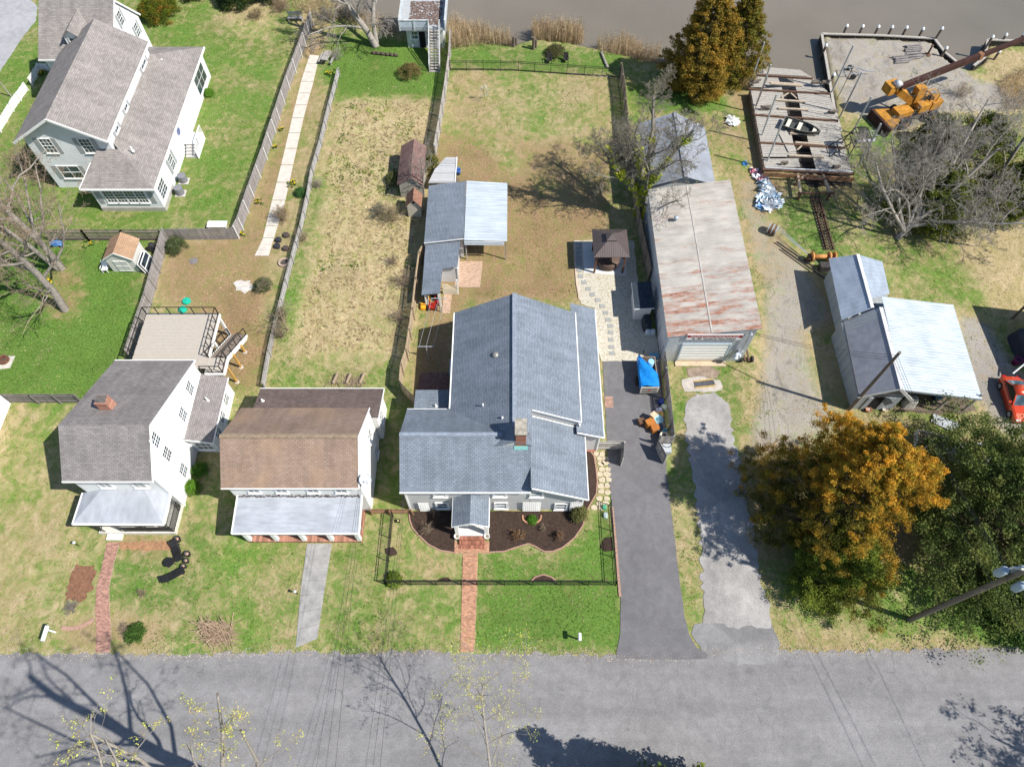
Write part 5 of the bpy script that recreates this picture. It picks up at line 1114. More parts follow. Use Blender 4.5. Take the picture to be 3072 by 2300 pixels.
structure(MB().slab([Vector((p.x, p.y, .03)) for p in Gs([(2060, 1105), (2130, 1098), (2160, 1115), (2150, 1135), (2090, 1130), (2065, 1130)])], .04).build('dirt_apron', plain('packed_dirt', (.30, .23, .18), .3, 2, .95, fine=.4)))
# white garage whose corner shows at the left edge
c = G(33, 1210); o = thing('white_garage', 'corner of a white garage at the left edge beside the dark fence', 'garage', (c.x, c.y, 0))
MB().box(c.x - 7, c.x, c.y - 8, c.y, 0, 2.7).build('wall', H1W, o); MB().slab([(c.x - 7.3, c.y - 8.3, 2.6), (c.x - 3.5, c.y - 8.3, 4.4), (c.x - 3.5, c.y + .05, 4.4), (c.x - 7.3, c.y + .05, 2.6)], .1).build('roof', H1S, o); MB().slab([(c.x - 3.5, c.y - 8.3, 4.4), (c.x + .05, c.y - 8.3, 2.7), (c.x + .05, c.y + .05, 2.7), (c.x - 3.5, c.y + .05, 4.4)], .1).build('roof', H1S, o)
# street corner at the upper left
structure(sheet('side_street', [(-300, -300), (30, -60), (112, 20), (108, 62), (70, 110), (30, 170), (-5, 222), (-300, 500)], .02, asphalt('side_asphalt', (.36, .36, .37), .3, .1), .05, .5))
# ================================================================ TREES AND PLANTS
def rv(s=1.0): return Vector((random.gauss(0, s), random.gauss(0, s), random.gauss(0, s)))
def grow(S, p, d, L, r, lev, P, pts=None):
    n = P['n'][lev]; d = d.normalized(); step = L / n; k0 = P.get('k0', .3); tips = P.setdefault('tips', [])
    path = pts if pts else None
    if path: n = len(path) - 1
    pos = [(p, d, r)]
    for i in range(n):
        if path: q = Vector(path[i + 1]); d = (q - p).normalized()
        else:
            d = (d + rv(P['wig'][lev]) + Vector((0, 0, P['up'][lev]))).normalized(); q = p + d * step
        r2 = r * (1 - (1 - P['tap'][lev]) * (i + 1) / n) / (1 - (1 - P['tap'][lev]) * i / n)
        S.append((p.x, p.y, p.z, q.x, q.y, q.z, r, r2)); p, r = q, r2; pos.append((p, d, r))
    tips.append((p, lev))
    if lev + 1 < len(P['n']):
        c = P['kids'][lev]
        for j in range(c):
            t = k0 + (1 - k0) * (j + random.random()) / c; x = t * n; i = min(int(x), n - 1); a, b = pos[i], pos[i + 1]; f = x - i
            bp = a[0].lerp(b[0], f); dd = b[1]; ax = dd.cross(rv(1.0)).normalized(); ang = R(random.uniform(*P['ang'][lev]))
            nd = (dd * math.cos(ang) + ax * math.sin(ang)).normalized()
            ll = P['len'][lev] * L * random.uniform(.65, 1.15) * (1.15 - .55 * t)
            grow(S, bp, nd, ll, max(a[2] * (1 - f) + b[2] * f, .004) * P['rad'][lev], lev + 1, P)
def segs_mesh(name, S, mat, parent=None, kind=None, minr=.006):
    A = np.array(S); vs, fs = [], []; base = 0
    for lo, hi, n in ((.05, 9, 7), (.018, .05, 4), (0, .018, 3)):
        M = A[(A[:, 6] >= lo) & (A[:, 6] < hi)]
        if not len(M): continue
        p, q = M[:, :3], M[:, 3:6]; d = q - p; d /= np.linalg.norm(d, axis=1)[:, None] + 1e-9
        ref = np.where(np.abs(d[:, 2:3]) > .9, np.array([[1., 0, 0]]), np.array([[0, 0, 1.]])); a = np.cross(d, ref); a /= np.linalg.norm(a, axis=1)[:, None]; b = np.cross(d, a)
        th = 2 * np.pi * np.arange(n) / n; ring = a[:, None] * np.cos(th)[None, :, None] + b[:, None] * np.sin(th)[None, :, None]
        r0 = np.maximum(M[:, 6], minr)[:, None, None]; r1 = np.maximum(M[:, 7], minr)[:, None, None]
        v = np.concatenate([p[:, None] + ring * r0, q[:, None] + ring * r1], 1); k = len(M)
        off = base + np.arange(k)[:, None] * 2 * n; i = np.arange(n); j = (i + 1) % n
        f = np.stack([off + i, off + j, off + n + j, off + n + i], -1); vs.append(v.reshape(-1, 3)); fs.append(f.reshape(-1, 4)); base += k * 2 * n
    return fast_mesh(name, np.concatenate(vs), np.concatenate(fs), mat, parent, kind=kind, smooth=True, org=tuple(A[0, :3]))
def leaf_mesh(name, C, rad, per, size, cols, mat, parent=None, kind=None, flat=.6, up=.25, outward=None, jit=.25, aspect=.6, org=(0, 0, 0)):
    # C: clump centres (n,3), rad (n,), cols (n,3) one colour per clump; per leaves each
    C = np.asarray(C, float); n = len(C); rad = np.broadcast_to(np.asarray(rad, float), (n,)); m = n * per
    o = rng.normal(size=(m, 3)); o /= np.linalg.norm(o, axis=1)[:, None]; o *= (rng.random((m, 1)) ** .5); o[:, 2] *= flat
    pos = np.repeat(C, per, 0) + o * np.repeat(rad, per)[:, None]
    nr = o * 1.0 + rng.normal(size=(m, 3)) * .7 + np.array([0, 0, up]); nr /= np.linalg.norm(nr, axis=1)[:, None]
    t = np.cross(nr, rng.normal(size=(m, 3))); t /= np.linalg.norm(t, axis=1)[:, None] + 1e-9; b = np.cross(nr, t)
    s = size * rng.uniform(.6, 1.3, (m, 1)); v = np.stack([pos + t * s, pos + b * s * aspect, pos - t * s, pos - b * s * aspect], 1).reshape(-1, 3)
    cc = np.repeat(np.asarray(cols, float), per, 0) * (1 + rng.uniform(-jit, jit, (m, 1))); cc = np.repeat(cc, 4, 0)
    return fast_mesh(name, v, np.arange(m * 4).reshape(-1, 4), mat, parent, colors=cc, kind=kind, org=org)
LEAF = vcol_mat('foliage', .75, .35, .2, .25, 1.15); BARKG = plain('grey_bark', (.31, .275, .24), .25, 5, .95, fine=.4); BARKD = plain('dark_bark', (.11, .085, .065), .3, 6, .95, fine=.4); BARKP = plain('pale_bark', (.36, .325, .285), .22, 5, .95, fine=.4); TWIGT = plain('tan_twig', (.30, .23, .165), .25, 6, .95)
DECID = dict(n=[7, 6, 5, 4, 3], wig=[.10, .20, .24, .26, .28], up=[.03, .06, .05, .04, .02], tap=[.45, .3, .3, .3, .4], kids=[7, 6, 6, 5], ang=[(28, 60), (28, 60), (28, 62), (25, 65)], len=[.62, .56, .52, .5], rad=[.45, .48, .5, .6])
def mk(**k): d = dict(DECID); d.update(k); d['tips'] = []; return d
def bare_tree(name, label, base, h, r, P=None, bark=BARKG, lean=(0, 0), trunks=None, twig=None, minr=.008, cat='tree', group=None, limb=.75):
    base = Vector(base); o = thing(name, label, cat, base, group); P = P or mk(); S = []
    for ti, tr in enumerate(trunks or [None]):
        if tr: pts = [Vector(q) for q in tr]; grow(S, pts[0], (pts[1] - pts[0]), sum((b - a).length for a, b in zip(pts[:-1], pts[1:])), r * (limb if ti else 1), 0, P, pts)
        else: grow(S, base, Vector((lean[0], lean[1], 1)), h, r, 0, P)
    big = [s for s in S if s[6] >= .035]; sm = [s for s in S if s[6] < .035]
    if big: segs_mesh('trunk', big, bark, o)
    if sm: segs_mesh('crown', sm, twig or bark, o, minr=minr)
    return o, P
def crown_leaves(o, P, lv, per, rad, size, cols, prob=1.0, name='leaves', mat=None):
    C = [t[0] for t in P['tips'] if t[1] >= lv and random.random() < prob]
    if not C: return
    ci = [cols[random.randrange(len(cols))] for _ in C]; return leaf_mesh(name, [tuple(c) for c in C], rad, per, size, ci, mat or LEAF, o)

# ---- two tall bare trees at the left edge (upright: they only seem to lean from here)
b1, b2 = G(196, 930), G(186, 806)
PB = mk(kids=[13, 7, 6, 5], k0=.16, len=[.5, .56, .52, .5], up=[.02, .05, .04, .02, -.02])
o, P = bare_tree('bare_tree', 'tall bare grey tree standing on the green lawn left of the garden shed', b1, 15.5, .36, PB, BARKG, (.02, .03), twig=TWIGT, minr=.011)
crown_leaves(o, P, 4, 3, .25, .05, [(.28, .17, .09), (.22, .15, .08), (.33, .22, .12)], .35, 'dry_leaves')
PB2 = mk(kids=[12, 7, 6, 5], k0=.14, len=[.48, .56, .52, .5])
o, P = bare_tree('bare_tree', 'tall bare tree with twin trunks close to the brown fence at the left', b2, 14.0, .34, PB2, BARKG, twig=TWIGT, minr=.011, trunks=[[b2, b2 + Vector((-.2, .3, 3)), b2 + Vector((-.9, .5, 7)), b2 + Vector((-1.6, .6, 12)), b2 + Vector((-2.2, 1.0, 15))], [b2 + Vector((-.3, -.1, 0)), b2 + Vector((-.6, -.5, 3.5)), b2 + Vector((-1.6, -.9, 8)), b2 + Vector((-2.6, -1.2, 13))]])
crown_leaves(o, P, 4, 3, .25, .05, [(.28, .17, .09), (.22, .15, .08)], .3, 'dry_leaves')
# ---- willow-like bare tree on the bank
bw = G(1128, 140)
PW = mk(kids=[8, 7, 7, 6], up=[.0, .05, -.02, -.12, -.28], len=[.62, .55, .55, .75], k0=.25)
bare_tree('bare_tree', 'pale bare tree with drooping twigs on the river bank beside the boathouse', bw, 9, .42, PW, BARKP, trunks=[[bw, bw + Vector((-.7, .3, 1.6)), bw + Vector((-2.0, .8, 3.6)), bw + Vector((-3.6, 1.5, 6.0)), bw + Vector((-4.2, 2.0, 8.5))], [bw + Vector((.1, .1, 0)), bw + Vector((.0, .9, 2.4)), bw + Vector((.4, 2.2, 5.2)), bw + Vector((1.4, 3.2, 8.5))]], minr=.011)
# ---- ivy covered tree between fence and metal buildings
bv = Vector((12.5, 49.2, 0))
PV = mk(kids=[9, 8, 7, 6], up=[.02, .05, .05, .03, .0], len=[.6, .58, .52, .5], k0=.2, ang=[(35, 70), (28, 62), (28, 62), (25, 65)])
tv = [[bv, bv + Vector((.1, -.2, 2)), bv + Vector((0, -.1, 4)), bv + Vector((-.7, .5, 6.5)), bv + Vector((-1.6, 1.3, 9.5))], [bv + Vector((.1, 0, 2.8)), bv + Vector((.8, .2, 5)), bv + Vector((2.0, .4, 7.5)), bv + Vector((3.4, .6, 10))], [bv + Vector((0, 0, 3.2)), bv + Vector((.2, 1.4, 5.4)), bv + Vector((.4, 3.0, 8)), bv + Vector((.2, 4.6, 10.5))], [bv + Vector((0, 0, 2.6)), bv + Vector((-1.6, .1, 4.4)), bv + Vector((-3.2, .5, 6.2)), bv + Vector((-4.6, 1.0, 8.2))]]
o, P = bare_tree('ivy_tree', 'large bare tree with yellow-green ivy on its trunk behind the gazebo', bv, 10, .34, PV, plain('lichen_bark', (.25, .225, .18), .25, 5, .95, fine=.4), trunks=tv, minr=.011)
C, cc = [], []
for tr in tv:
    pts = [Vector(q) for q in tr]
    for a, b in zip(pts[:-1], pts[1:]):
        if a.z > 7.5: continue
        for k in range(9 if a.z < 5 else 5): C.append(tuple(a.lerp(b, random.random()) + rv(.12) + Vector((0, 0, .1)))); y = random.random(); cc.append((.30 + .22 * y, .36 + .18 * y, .025 + .01 * y) if random.random() < .7 else (.12, .18, .03))
leaf_mesh('ivy', C, .55, 60, .10, cc, LEAF, o)
crown_leaves(o, P, 4, 2, .2, .05, [(.28, .30, .08), (.22, .24, .07)], .10, 'buds')
# ---- big bare tree at the right
br_ = G(2690, 716); PR = mk(kids=[10, 8, 7, 5], k0=.18, up=[.0, .06, .05, .03, .02], ang=[(35, 75), (30, 65), (28, 62), (25, 65)], len=[.66, .56, .52, .5])
tr_ = [[br_, br_ + Vector((.9, .5, 1.4)), br_ + Vector((2.6, 1.3, 3.0)), br_ + Vector((4.6, 2.6, 5.2)), br_ + Vector((6.4, 3.6, 8.0))], [br_ + Vector((.6, .3, 1.0)), br_ + Vector((1.0, 1.8, 3.2)), br_ + Vector((1.3, 3.8, 5.8)), br_ + Vector((1.8, 5.4, 8.6))], [br_ + Vector((.9, .5, 1.2)), br_ + Vector((3.6, -.2, 2.6)), br_ + Vector((7.0, -1.4, 3.6)), br_ + Vector((10.5, -2.2, 4.6))], [br_ + Vector((.4, .2, .8)), br_ + Vector((-.6, 1.4, 2.6)), br_ + Vector((-1.5, 3.2, 5.0)), br_ + Vector((-2.6, 5.2, 7.5))], [br_ + Vector((.3, .2, .9)), br_ + Vector((-1.6, .8, 3.0)), br_ + Vector((-3.4, 1.8, 5.2)), br_ + Vector((-4.6, 2.6, 7.2))], [br_ + Vector((1.2, .8, 1.8)), br_ + Vector((3.2, 3.2, 4.2)), br_ + Vector((5.0, 6.2, 6.8)), br_ + Vector((6.6, 8.8, 9.0))]]
bare_tree('bare_tree', 'wide spreading bare grey tree above the dark evergreens at the right', br_, 10, .25, PR, plain('silver_bark', (.36, .325, .28), .25, 5, .95, fine=.4), trunks=tr_, minr=.0095)
b3 = G(2960, 560); bare_tree('bare_tree', 'smaller bare grey tree at the far right edge above the sandy ground', b3, 8.5, .22, mk(kids=[8, 7, 6, 4]), BARKG, (.1, .1), minr=.011)

# ---- evergreens
def evergreen(name, label, base, h, rad, nc, per, size, pal, z0=.1, shape=.75, lean=(0, 0), clump=.7, bark=BARKD, lop=None, tipcol=None, tipw=None, cat='tree', inner=.45, lob=.22):
    base = Vector(base); o = thing(name, label, cat, base); S = []; n = 9; pts = [base + Vector((lean[0] * k / n, lean[1] * k / n, h * .93 * k / n)) for k in range(n + 1)]
    for k in range(n): S.append((*pts[k], *pts[k + 1], .022 * h * (1 - k / (n + 1)) + .02, .022 * h * (1 - (k + 1) / (n + 1)) + .02))
    C, cols, rr = [], [], []; ph = [random.random() * 6.28 for _ in range(6)]
    for i in range(nc):
        t = z0 + (1 - z0) * random.random() ** 1.15; th = random.random() * 6.283
        prof = ((1 - t) ** shape) * min(1.0, .45 + t * 3.2) + .04
        lobe = 1 + lob * math.sin(3 * th + ph[0] + 5 * t) + lob * .7 * math.sin(5 * th + ph[1] - 9 * t) + lob * .5 * math.sin(9 * th + ph[2] + 21 * t)
        f = inner + (1 - inner) * random.random() ** .6; rx = rad * prof * lobe * f
        c = base + Vector((lean[0] * t + rx * math.cos(th) * (lop[0] if lop else 1), lean[1] * t + rx * math.sin(th) * (lop[1] if lop else 1), h * t + random.uniform(-.25, .25) + (1 - f) * .3))
        C.append(tuple(c)); rr.append(clump * random.uniform(.55, 1.15) * (.65 + .5 * (1 - t)))
        w = tipw(c, t, f) if tipw else 0; base_c = pal[random.randrange(len(pal))]
        cols.append(tuple(Vector(base_c).lerp(Vector(tipcol[random.randrange(len(tipcol))]), w)) if tipcol else base_c)
        if i % 5 == 0:
            q = base + Vector((lean[0] * t, lean[1] * t, max(.3, h * t - rx * .35))); S.append((*q, *c, .035 * (1.1 - t) + .012, .01))
    segs_mesh('trunk', S, bark, o)
    leaf_mesh('crown', C, rr, per, size, cols, LEAF, o, flat=.62, up=.35)
    return o
OR = [(.58, .30, .03), (.50, .28, .03), (.38, .27, .03), (.62, .35, .04)]; OLD = [(.07, .078, .012), (.10, .10, .016), (.05, .065, .010), (.14, .13, .022)]; OLV = [(.10, .105, .017), (.13, .12, .02), (.075, .09, .015), (.16, .13, .024)]; GRN = [(.08, .125, .018), (.12, .17, .022), (.16, .21, .026), (.055, .09, .015)]
ob = G(2445, 1568)
evergreen('orange_cedar', 'large rust-orange and olive cedar tree beside the old driveway', ob, 12.6, 5.7, 2600, 105, .056, OLD, .10, .52, (.6, .6), .46, tipcol=OR, tipw=lambda c, t, f: max(0, min(1, (f - .58) * 1.7 + (c.x - ob.x) * .05 + (c.y - ob.y) * .07 + (t - .42) * .7 + random.uniform(-.35, .3))), lob=.33)  # orange pollen tips; weight also paints the sunlit side and top into the colour
gb = G(2478, 1712)
evergreen('green_cedar', 'green cedar tree in front of the rust-orange cedar near the road', gb, 6.4, 3.8, 1000, 90, .06, GRN, .08, .7, (.2, .1), .48, tipcol=[(.20, .22, .03), (.16, .20, .028)], tipw=lambda c, t, f: max(0, min(1, (f - .6) * 1.6)))
rb_ = G(2950, 1600)
evergreen('broad_evergreen', 'broad dark green tree with pale new leaves beside the utility pole', rb_, 9.5, 8.4, 1700, 85, .08, [(.07, .105, .028), (.10, .14, .035), (.13, .175, .045)], .12, .45, (.3, .2), .85, tipcol=[(.20, .22, .055), (.15, .19, .045), (.26, .23, .06)], tipw=lambda c, t, f: max(0, min(1, (f - .62) * 1.5 * random.random())), inner=.35)
evergreen('hedge_tree', 'low leafy green bush at the foot of the utility pole by the road', G(3030, 1830), 2.6, 3.0, 200, 90, .1, [(.05, .10, .02), (.09, .15, .03)], .05, .6, clump=.7, cat='bush')
cb1 = G(2085, 262); evergreen('river_cedar', 'bronze-orange cedar on the river bank, the nearer of a pair', cb1, 11.0, 4.3, 1100, 90, .085, OLV, .03, .6, (.2, .4), .6, tipcol=[(.36, .21, .03), (.30, .19, .03), (.26, .19, .03)], tipw=lambda c, t, f: max(0, min(1, (f - .45) * 1.7 + random.uniform(-.2, .2))))
cb2 = G(2185, 232); evergreen('river_cedar', 'olive green cedar on the river bank, right of the bronze one', cb2, 9.5, 3.5, 800, 90, .08, OLV, .03, .6, (.3, .3), .55, tipcol=[(.26, .19, .03), (.22, .20, .03), (.30, .20, .03)], tipw=lambda c, t, f: max(0, min(1, (f - .5) * 1.6)))
for lab, px, h, r in (('dark evergreen under the wide bare tree, lower left one', (2770, 640), 5.6, 4.2), ('dark evergreen under the wide bare tree, upper one', (2880, 510), 6.4, 4.4), ('dark evergreen under the wide bare tree, at the right edge', (3000, 620), 5.4, 3.6), ('yellow-green young cedar beside the orange crane', (2790, 430), 3.2, 1.5)):
    evergreen('understorey_evergreen', lab, G(*px), h, r, 330, 80, .11, [(.06, .085, .018), (.08, .105, .02)], .04, .6, clump=.85, tipcol=[(.24, .26, .035), (.18, .22, .03), (.28, .27, .04)], tipw=lambda c, t, f: max(0, min(1, (f - .5) * 1.8 * random.random())))
# ---- rounded shrubs and dark planting at the upper left
def dome(name, label, base, rad, h, pal, nc=160, per=90, size=.07, clump=.4, cat='shrub', kind=None):
    base = Vector(base); o = thing(name, label, cat, base); C, cols = [], []
    for i in range(nc):
        th = random.random() * 6.283; u = random.random() ** .5; el = math.acos(u) if random.random() < .8 else random.random(); rr = random.uniform(.8, 1.0)
        C.append((base.x + rad * rr * math.sin(el) * math.cos(th), base.y + rad * rr * math.sin(el) * math.sin(th), base.z + max(.12, h * rr * math.cos(el)))); cols.append(pal[random.randrange(len(pal))])
    S = [(*base, *(base + Vector((random.uniform(-.4, .4) * rad, random.uniform(-.4, .4) * rad, h * .8))), .05, .02) for _ in range(7)]
    segs_mesh('stem', S, BARKD, o); leaf_mesh('foliage', C, clump, per, size, cols, LEAF, o, flat=.75); return o
dome('clipped_shrub', 'large rounded yellow-green clipped shrub beside the big white house', G(480, 48), 2.55, 2.2, [(.10, .13, .012), (.15, .17, .015), (.08, .11, .012), (.24, .15, .02)], 260, 110, .06, .42)
for lab, px, r, h in (('dark evergreen shrub at the top edge right of the clipped shrub', (715, 8), 2.6, 2.6), ('dark evergreen mass at the top edge, the second from the clipped shrub', (800, -15), 2.8, 2.8), ('small dark evergreen at the top edge behind the clipped shrub', (590, -20), 2.4, 2.4)):
    dome('dark_evergreen_shrub', lab, G(*px), r, h, [(.02, .045, .012), (.035, .06, .015), (.06, .085, .02)], 150, 90, .09, .55)
for lab, px, r, h, pal in (('small bright green hedge beside the white house windows', (628, 285), .55, .6, [(.10, .22, .02), (.13, .27, .03)]), ('round green bush at the corner of the white saltbox house, upper', (603, 1415), .55, .8, [(.07, .17, .02), (.10, .22, .03)]), ('round green bush at the corner of the white saltbox house, lower', (580, 1466), .6, .8, [(.09, .2, .02), (.14, .27, .03)]), ('dark green garden bush beside the brown fence corner', (535, 745), 1.1, 1.1, [(.07, .10, .035), (.10, .13, .05), (.13, .15, .07)]),
                          ('low green shrub at the front corner of the iron fence', (1185, 1740), .55, .6, [(.11, .17, .02), (.16, .22, .03)]), ('small green plant inside the curved brick edging', (1596, 1561), .22, .25, [(.08, .20, .02)]), ('leafy green clump on the path beside the daffodils', (903, 583), .55, .6, [(.05, .13, .03), (.07, .17, .05)]), ('green mounded shrub on the bank behind the iron fence', (1668, 165), 1.3, 1.0, [(.12, .12, .05), (.17, .15, .07), (.09, .10, .035)]),
                          ('brown and green ornamental shrub near the boathouse stairs', (1230, 225), 1.5, 1.1, [(.19, .16, .06), (.14, .14, .04), (.25, .18, .08)]), ('dark green bush by the street below the brick walk', (408, 1900), .7, .55, [(.05, .11, .02), (.08, .15, .03)]), ('green bush right of the shed by the meadow', (1185, 545), .9, 1.0, [(.13, .15, .05), (.17, .18, .07)]), ('rosebush with green leaves on the trellis at the house corner', (1735, 1545), .7, 1.1, [(.14, .15, .05), (.20, .19, .07)]), ('yellow-green shrub between the brown shed and the platform', (1297, 512), 1.0, 2.0, [(.16, .17, .03), (.20, .17, .05), (.11, .13, .03)]), ('green shrub growing beside the low picket fence', (790, 860), .8, .7, [(.12, .15, .06), (.10, .13, .05)])):
    dome('shrub', lab, G(*px), r, h, pal, int(60 + 60 * r), 45, .05, .28)
# bare twiggy shrubs
def twiggy(name, label, base, h, rad, n=26, mat=TWIGT, leaf=None, cat='shrub', sub=5):
    base = Vector(base); o = thing(name, label, cat, base); S = []; P = mk(n=[4, 3, 2], kids=[sub, 3], wig=[.16, .25, .3], up=[.05, .02, 0], tap=[.4, .4, .5], ang=[(20, 55), (25, 60)], len=[.55, .5], rad=[.6, .6], k0=.3)
    for i in range(n):
        th = random.random() * 6.283; sp = random.random() * rad / max(h, .1); grow(S, base + Vector((random.gauss(0, .1 * rad), random.gauss(0, .1 * rad), 0)), Vector((sp * math.cos(th), sp * math.sin(th), 1)), h * random.uniform(.7, 1.1), .014, 0, P)
    segs_mesh('stem', S, mat, o, minr=.006)
    if leaf: crown_leaves(o, P, 2, 4, .1, .035, leaf, .6, 'leaves')
    return o
for lab, px, h, r, n, mt, lf in (('bare grey shrub in front of the big white house', (140, 540), 1.8, 1.6, 40, TWIGT, [(.22, .13, .08)]), ('second bare brown shrub left of the big white house', (75, 500), 1.8, 1.6, 36, TWIGT, [(.22, .13, .08)]), ('brown leafy shrub leaning over the garden path', (850, 660), 1.5, 1.3, 36, TWIGT, [(.30, .20, .10), (.25, .22, .10)]), ('bare thorny shrub in front of the outhouse', (1175, 660), 1.6, 1.8, 40, TWIGT, [(.20, .20, .08)]), ('bare shrub in the mulch bed left of the porch', (1290, 1590), .9, .8, 18, TWIGT, None), ('bare shrub by the trellis left of the porch', (1310, 1560), .9, .6, 14, BARKD, None), ('wide bare shrub right of the brick landing', (1556, 1610), .7, .8, 18, TWIGT, [(.25, .13, .05)]), ('tan tufted shrub below the large trellis', (1630, 1585), .5, .4, 18, TWIGT, None), ('bare dark shrub near the right end of the mulch bed', (1678, 1610), .7, .6, 16, TWIGT, [(.2, .1, .05)]),
                                ('grey lavender shrub beside the red mulch bed', (220, 1825), .6, .8, 40, BARKG, None), ('bare brush at the meadow edge beside the deck stair', (845, 1010), 1.6, 1.5, 30, TWIGT, None), ('bare sapling brush beside the burnt patch', (800, 870), 1.3, 1.1, 24, TWIGT, [(.14, .17, .08)]), ('bare brush against the tan fence in the meadow', (1215, 850), 1.6, 1.4, 24, TWIGT, None), ('low bare brush on the meadow near the tan fence', (1180, 790), 1.0, 1.4, 24, TWIGT, None), ('bare shrub climbing the low picket fence near its middle', (910, 720), 1.2, 1.0, 22, TWIGT, None), ('bare brush beside the low picket fence higher up', (955, 560), 1.0, 1.0, 22, BARKG, None), ('tangled dead brush on the low bank under the willow-like tree', (985, 60), 1.4, 2.0, 46, BARKP, None), ('grey bare bush at the foot of the bronze cedar', (2040, 235), 3.0, 2.2, 36, BARKP, None), ('second grey bare bush below the bronze cedar', (2110, 262), 2.2, 1.6, 26, BARKP, None), ('bare twiggy bush by the brown fence corner', (545, 715), 1.1, .9, 24, BARKG, None), ('bare vines beside the concrete garden path top', (1010, 180), 1.2, 1.4, 24, BARKP, None),
                                ('small bare tree in the lawn before the iron porch', (430, 1780), .6, .7, 14, TWIGT, None), ('tan grass clump shrub by the street', (385, 1890), .6, 1.0, 30, TWIGT, None), ('thicket behind the slip at the far right', (2880, 290), 1.4, 2.4, 40, TWIGT, None), ('tan brush on the bank above the garden fence', (850, 30), 1.3, 2.6, 60, TWIGT, [(.34, .24, .14)]), ('pale brush left of the willow-like tree', (1040, 50), 1.4, 2.2, 50, BARKP, None), ('brown brush beyond the lawn top left of the fence', (770, 50), 1.0, 2.2, 44, TWIGT, [(.28, .22, .10)]), ('tangled stems on the meadow beside the picket fence low end', (850, 960), 1.3, 1.5, 34, TWIGT, [(.16, .19, .08)]), ('grey stems on the meadow left of the outhouse', (1140, 640), 1.2, 1.6, 36, BARKG, [(.20, .20, .09)]), ('bare stems along the foot of the tan fence', (1200, 960), 1.1, 1.3, 28, TWIGT, None)):
    twiggy('bare_shrub', lab, G(*px), h, r, n, mt, lf)
bare_tree('bare_sapling', 'slender bare multi-stem tree between the brown shed and the grey shed', G(1272, 590), 5.5, .10, mk(kids=[9, 7, 5], n=[6, 5, 4, 3], wig=[.06, .16, .2, .24], up=[.05, .08, .05, .02], tap=[.35, .3, .3, .4], ang=[(25, 55), (25, 55), (25, 60)], len=[.6, .5, .5], rad=[.5, .55, .6], k0=.2), BARKG, minr=.009)
bare_tree('bare_sapling', 'small bare tree on the bare ground beyond the deck stairs', G(865, 990), 3.2, .07, mk(kids=[7, 5, 4], n=[5, 4, 3, 2], wig=[.08, .18, .2, .24], up=[.03, .03, .02, 0], tap=[.35, .3, .3, .4], ang=[(35, 70), (25, 55), (25, 60)], len=[.7, .5, .5], rad=[.5, .55, .6], k0=.25), TWIGT, minr=.008)
bare_tree('bare_sapling', 'thin bare tree at the left edge in front of the white fence', G(34, 290), 4.0, .09, mk(kids=[7, 5, 4], n=[5, 4, 3, 2], wig=[.08, .18, .2, .24], up=[.03, .03, .02, 0], tap=[.35, .3, .3, .4], ang=[(35, 70), (25, 55), (25, 60)], len=[.7, .5, .5], rad=[.5, .55, .6], k0=.35), BARKP, minr=.01)
o, P = bare_tree('flowering_sapling', 'small sapling covered in white blossom on the back lawn', G(1455, 295), 1.5, .03, mk(kids=[8, 4], n=[4, 3, 2], wig=[.08, .12, .2], up=[.1, .1, .05], tap=[.4, .4, .4], ang=[(20, 50), (20, 50)], len=[.7, .5], rad=[.6, .6], k0=.1), TWIGT); crown_leaves(o, P, 1, 10, .14, .03, [(.75, .75, .7)], 1, 'blossom')
# ---- trees at the near side of the road: budding crowns reach into the view, shadows fall on the asphalt
BUD = [(.55, .56, .10), (.48, .52, .10), (.60, .58, .14), (.50, .38, .12)]
PY = lambda: mk(n=[7, 5, 4, 3], wig=[.07, .16, .2, .24], up=[.02, .07, .05, .03], tap=[.4, .3, .3, .4], kids=[14, 7, 6], ang=[(25, 55), (25, 55), (25, 60)], len=[.42, .52, .5], rad=[.45, .55, .6], k0=.3)
def lean_tree(label, pts, r, leafp, per=5):
    o, P = bare_tree('budding_tree', label, pts[0], 8, r * .8, PY(), BARKG, trunks=[pts], minr=.005); crown_leaves(o, P, 3, per + 2, .20, .04, BUD, leafp, 'new_leaves'); return o
lean_tree('slender tree with yellow-green buds leaning over the road below the brick walk', [Vector((-1.6, -3.0, 0)), Vector((-1.5, -1.6, 2.5)), G(1470, 2300, 5.2), G(1455, 2180, 7.0), G(1445, 2090, 8.6), G(1450, 2050, 9.4)], .13, .75)
# tall tree just below the frame: upright trunk, its shadow branches over the road and its budding limbs reach into view
bt_ = Vector((-13.8, -1.6, 0)); T0 = lambda x, y, z: bt_ + Vector((x, y, z))
ts = [[T0(0, 0, 0), T0(.1, 0, 6), T0(-.2, .1, 11), T0(.2, .3, 16), T0(-.3, .6, 21), T0(0, 1.0, 24)], [T0(0, 0, 8), T0(-1.6, -.5, 12), T0(-2.6, -.4, 16), T0(-3.6, 0, 21)], [T0(0, 0, 10), T0(1.6, 1.2, 13), T0(2.6, 2.6, 17), T0(3.0, 3.6, 21)], [T0(0, .1, 12), T0(-1.2, 1.2, 15), T0(-1.6, 2.6, 19), T0(-2.4, 3.4, 22)], [T0(0, 0, 9), T0(1.2, -1.6, 13), T0(2.4, -2.6, 18), T0(2.8, -3.2, 21)], [T0(0, 0, 14), T0(1.0, 2.0, 16.5), T0(1.4, 3.6, 18.5), T0(1.6, 5.0, 20.5)]]
o, P = bare_tree('budding_tree', 'tall budding tree at the near side of the road whose shadow branches over the asphalt', bt_, 24, .52, mk(n=[7, 5, 4, 3], kids=[7, 5, 4], k0=.35, wig=[.1, .2, .24, .26], up=[.03, .03, .02, 0], tap=[.35, .3, .3, .4], ang=[(28, 60), (28, 60), (25, 60)], len=[.26, .5, .5], rad=[.34, .5, .6]), BARKG, trunks=ts, minr=.007, limb=.27)
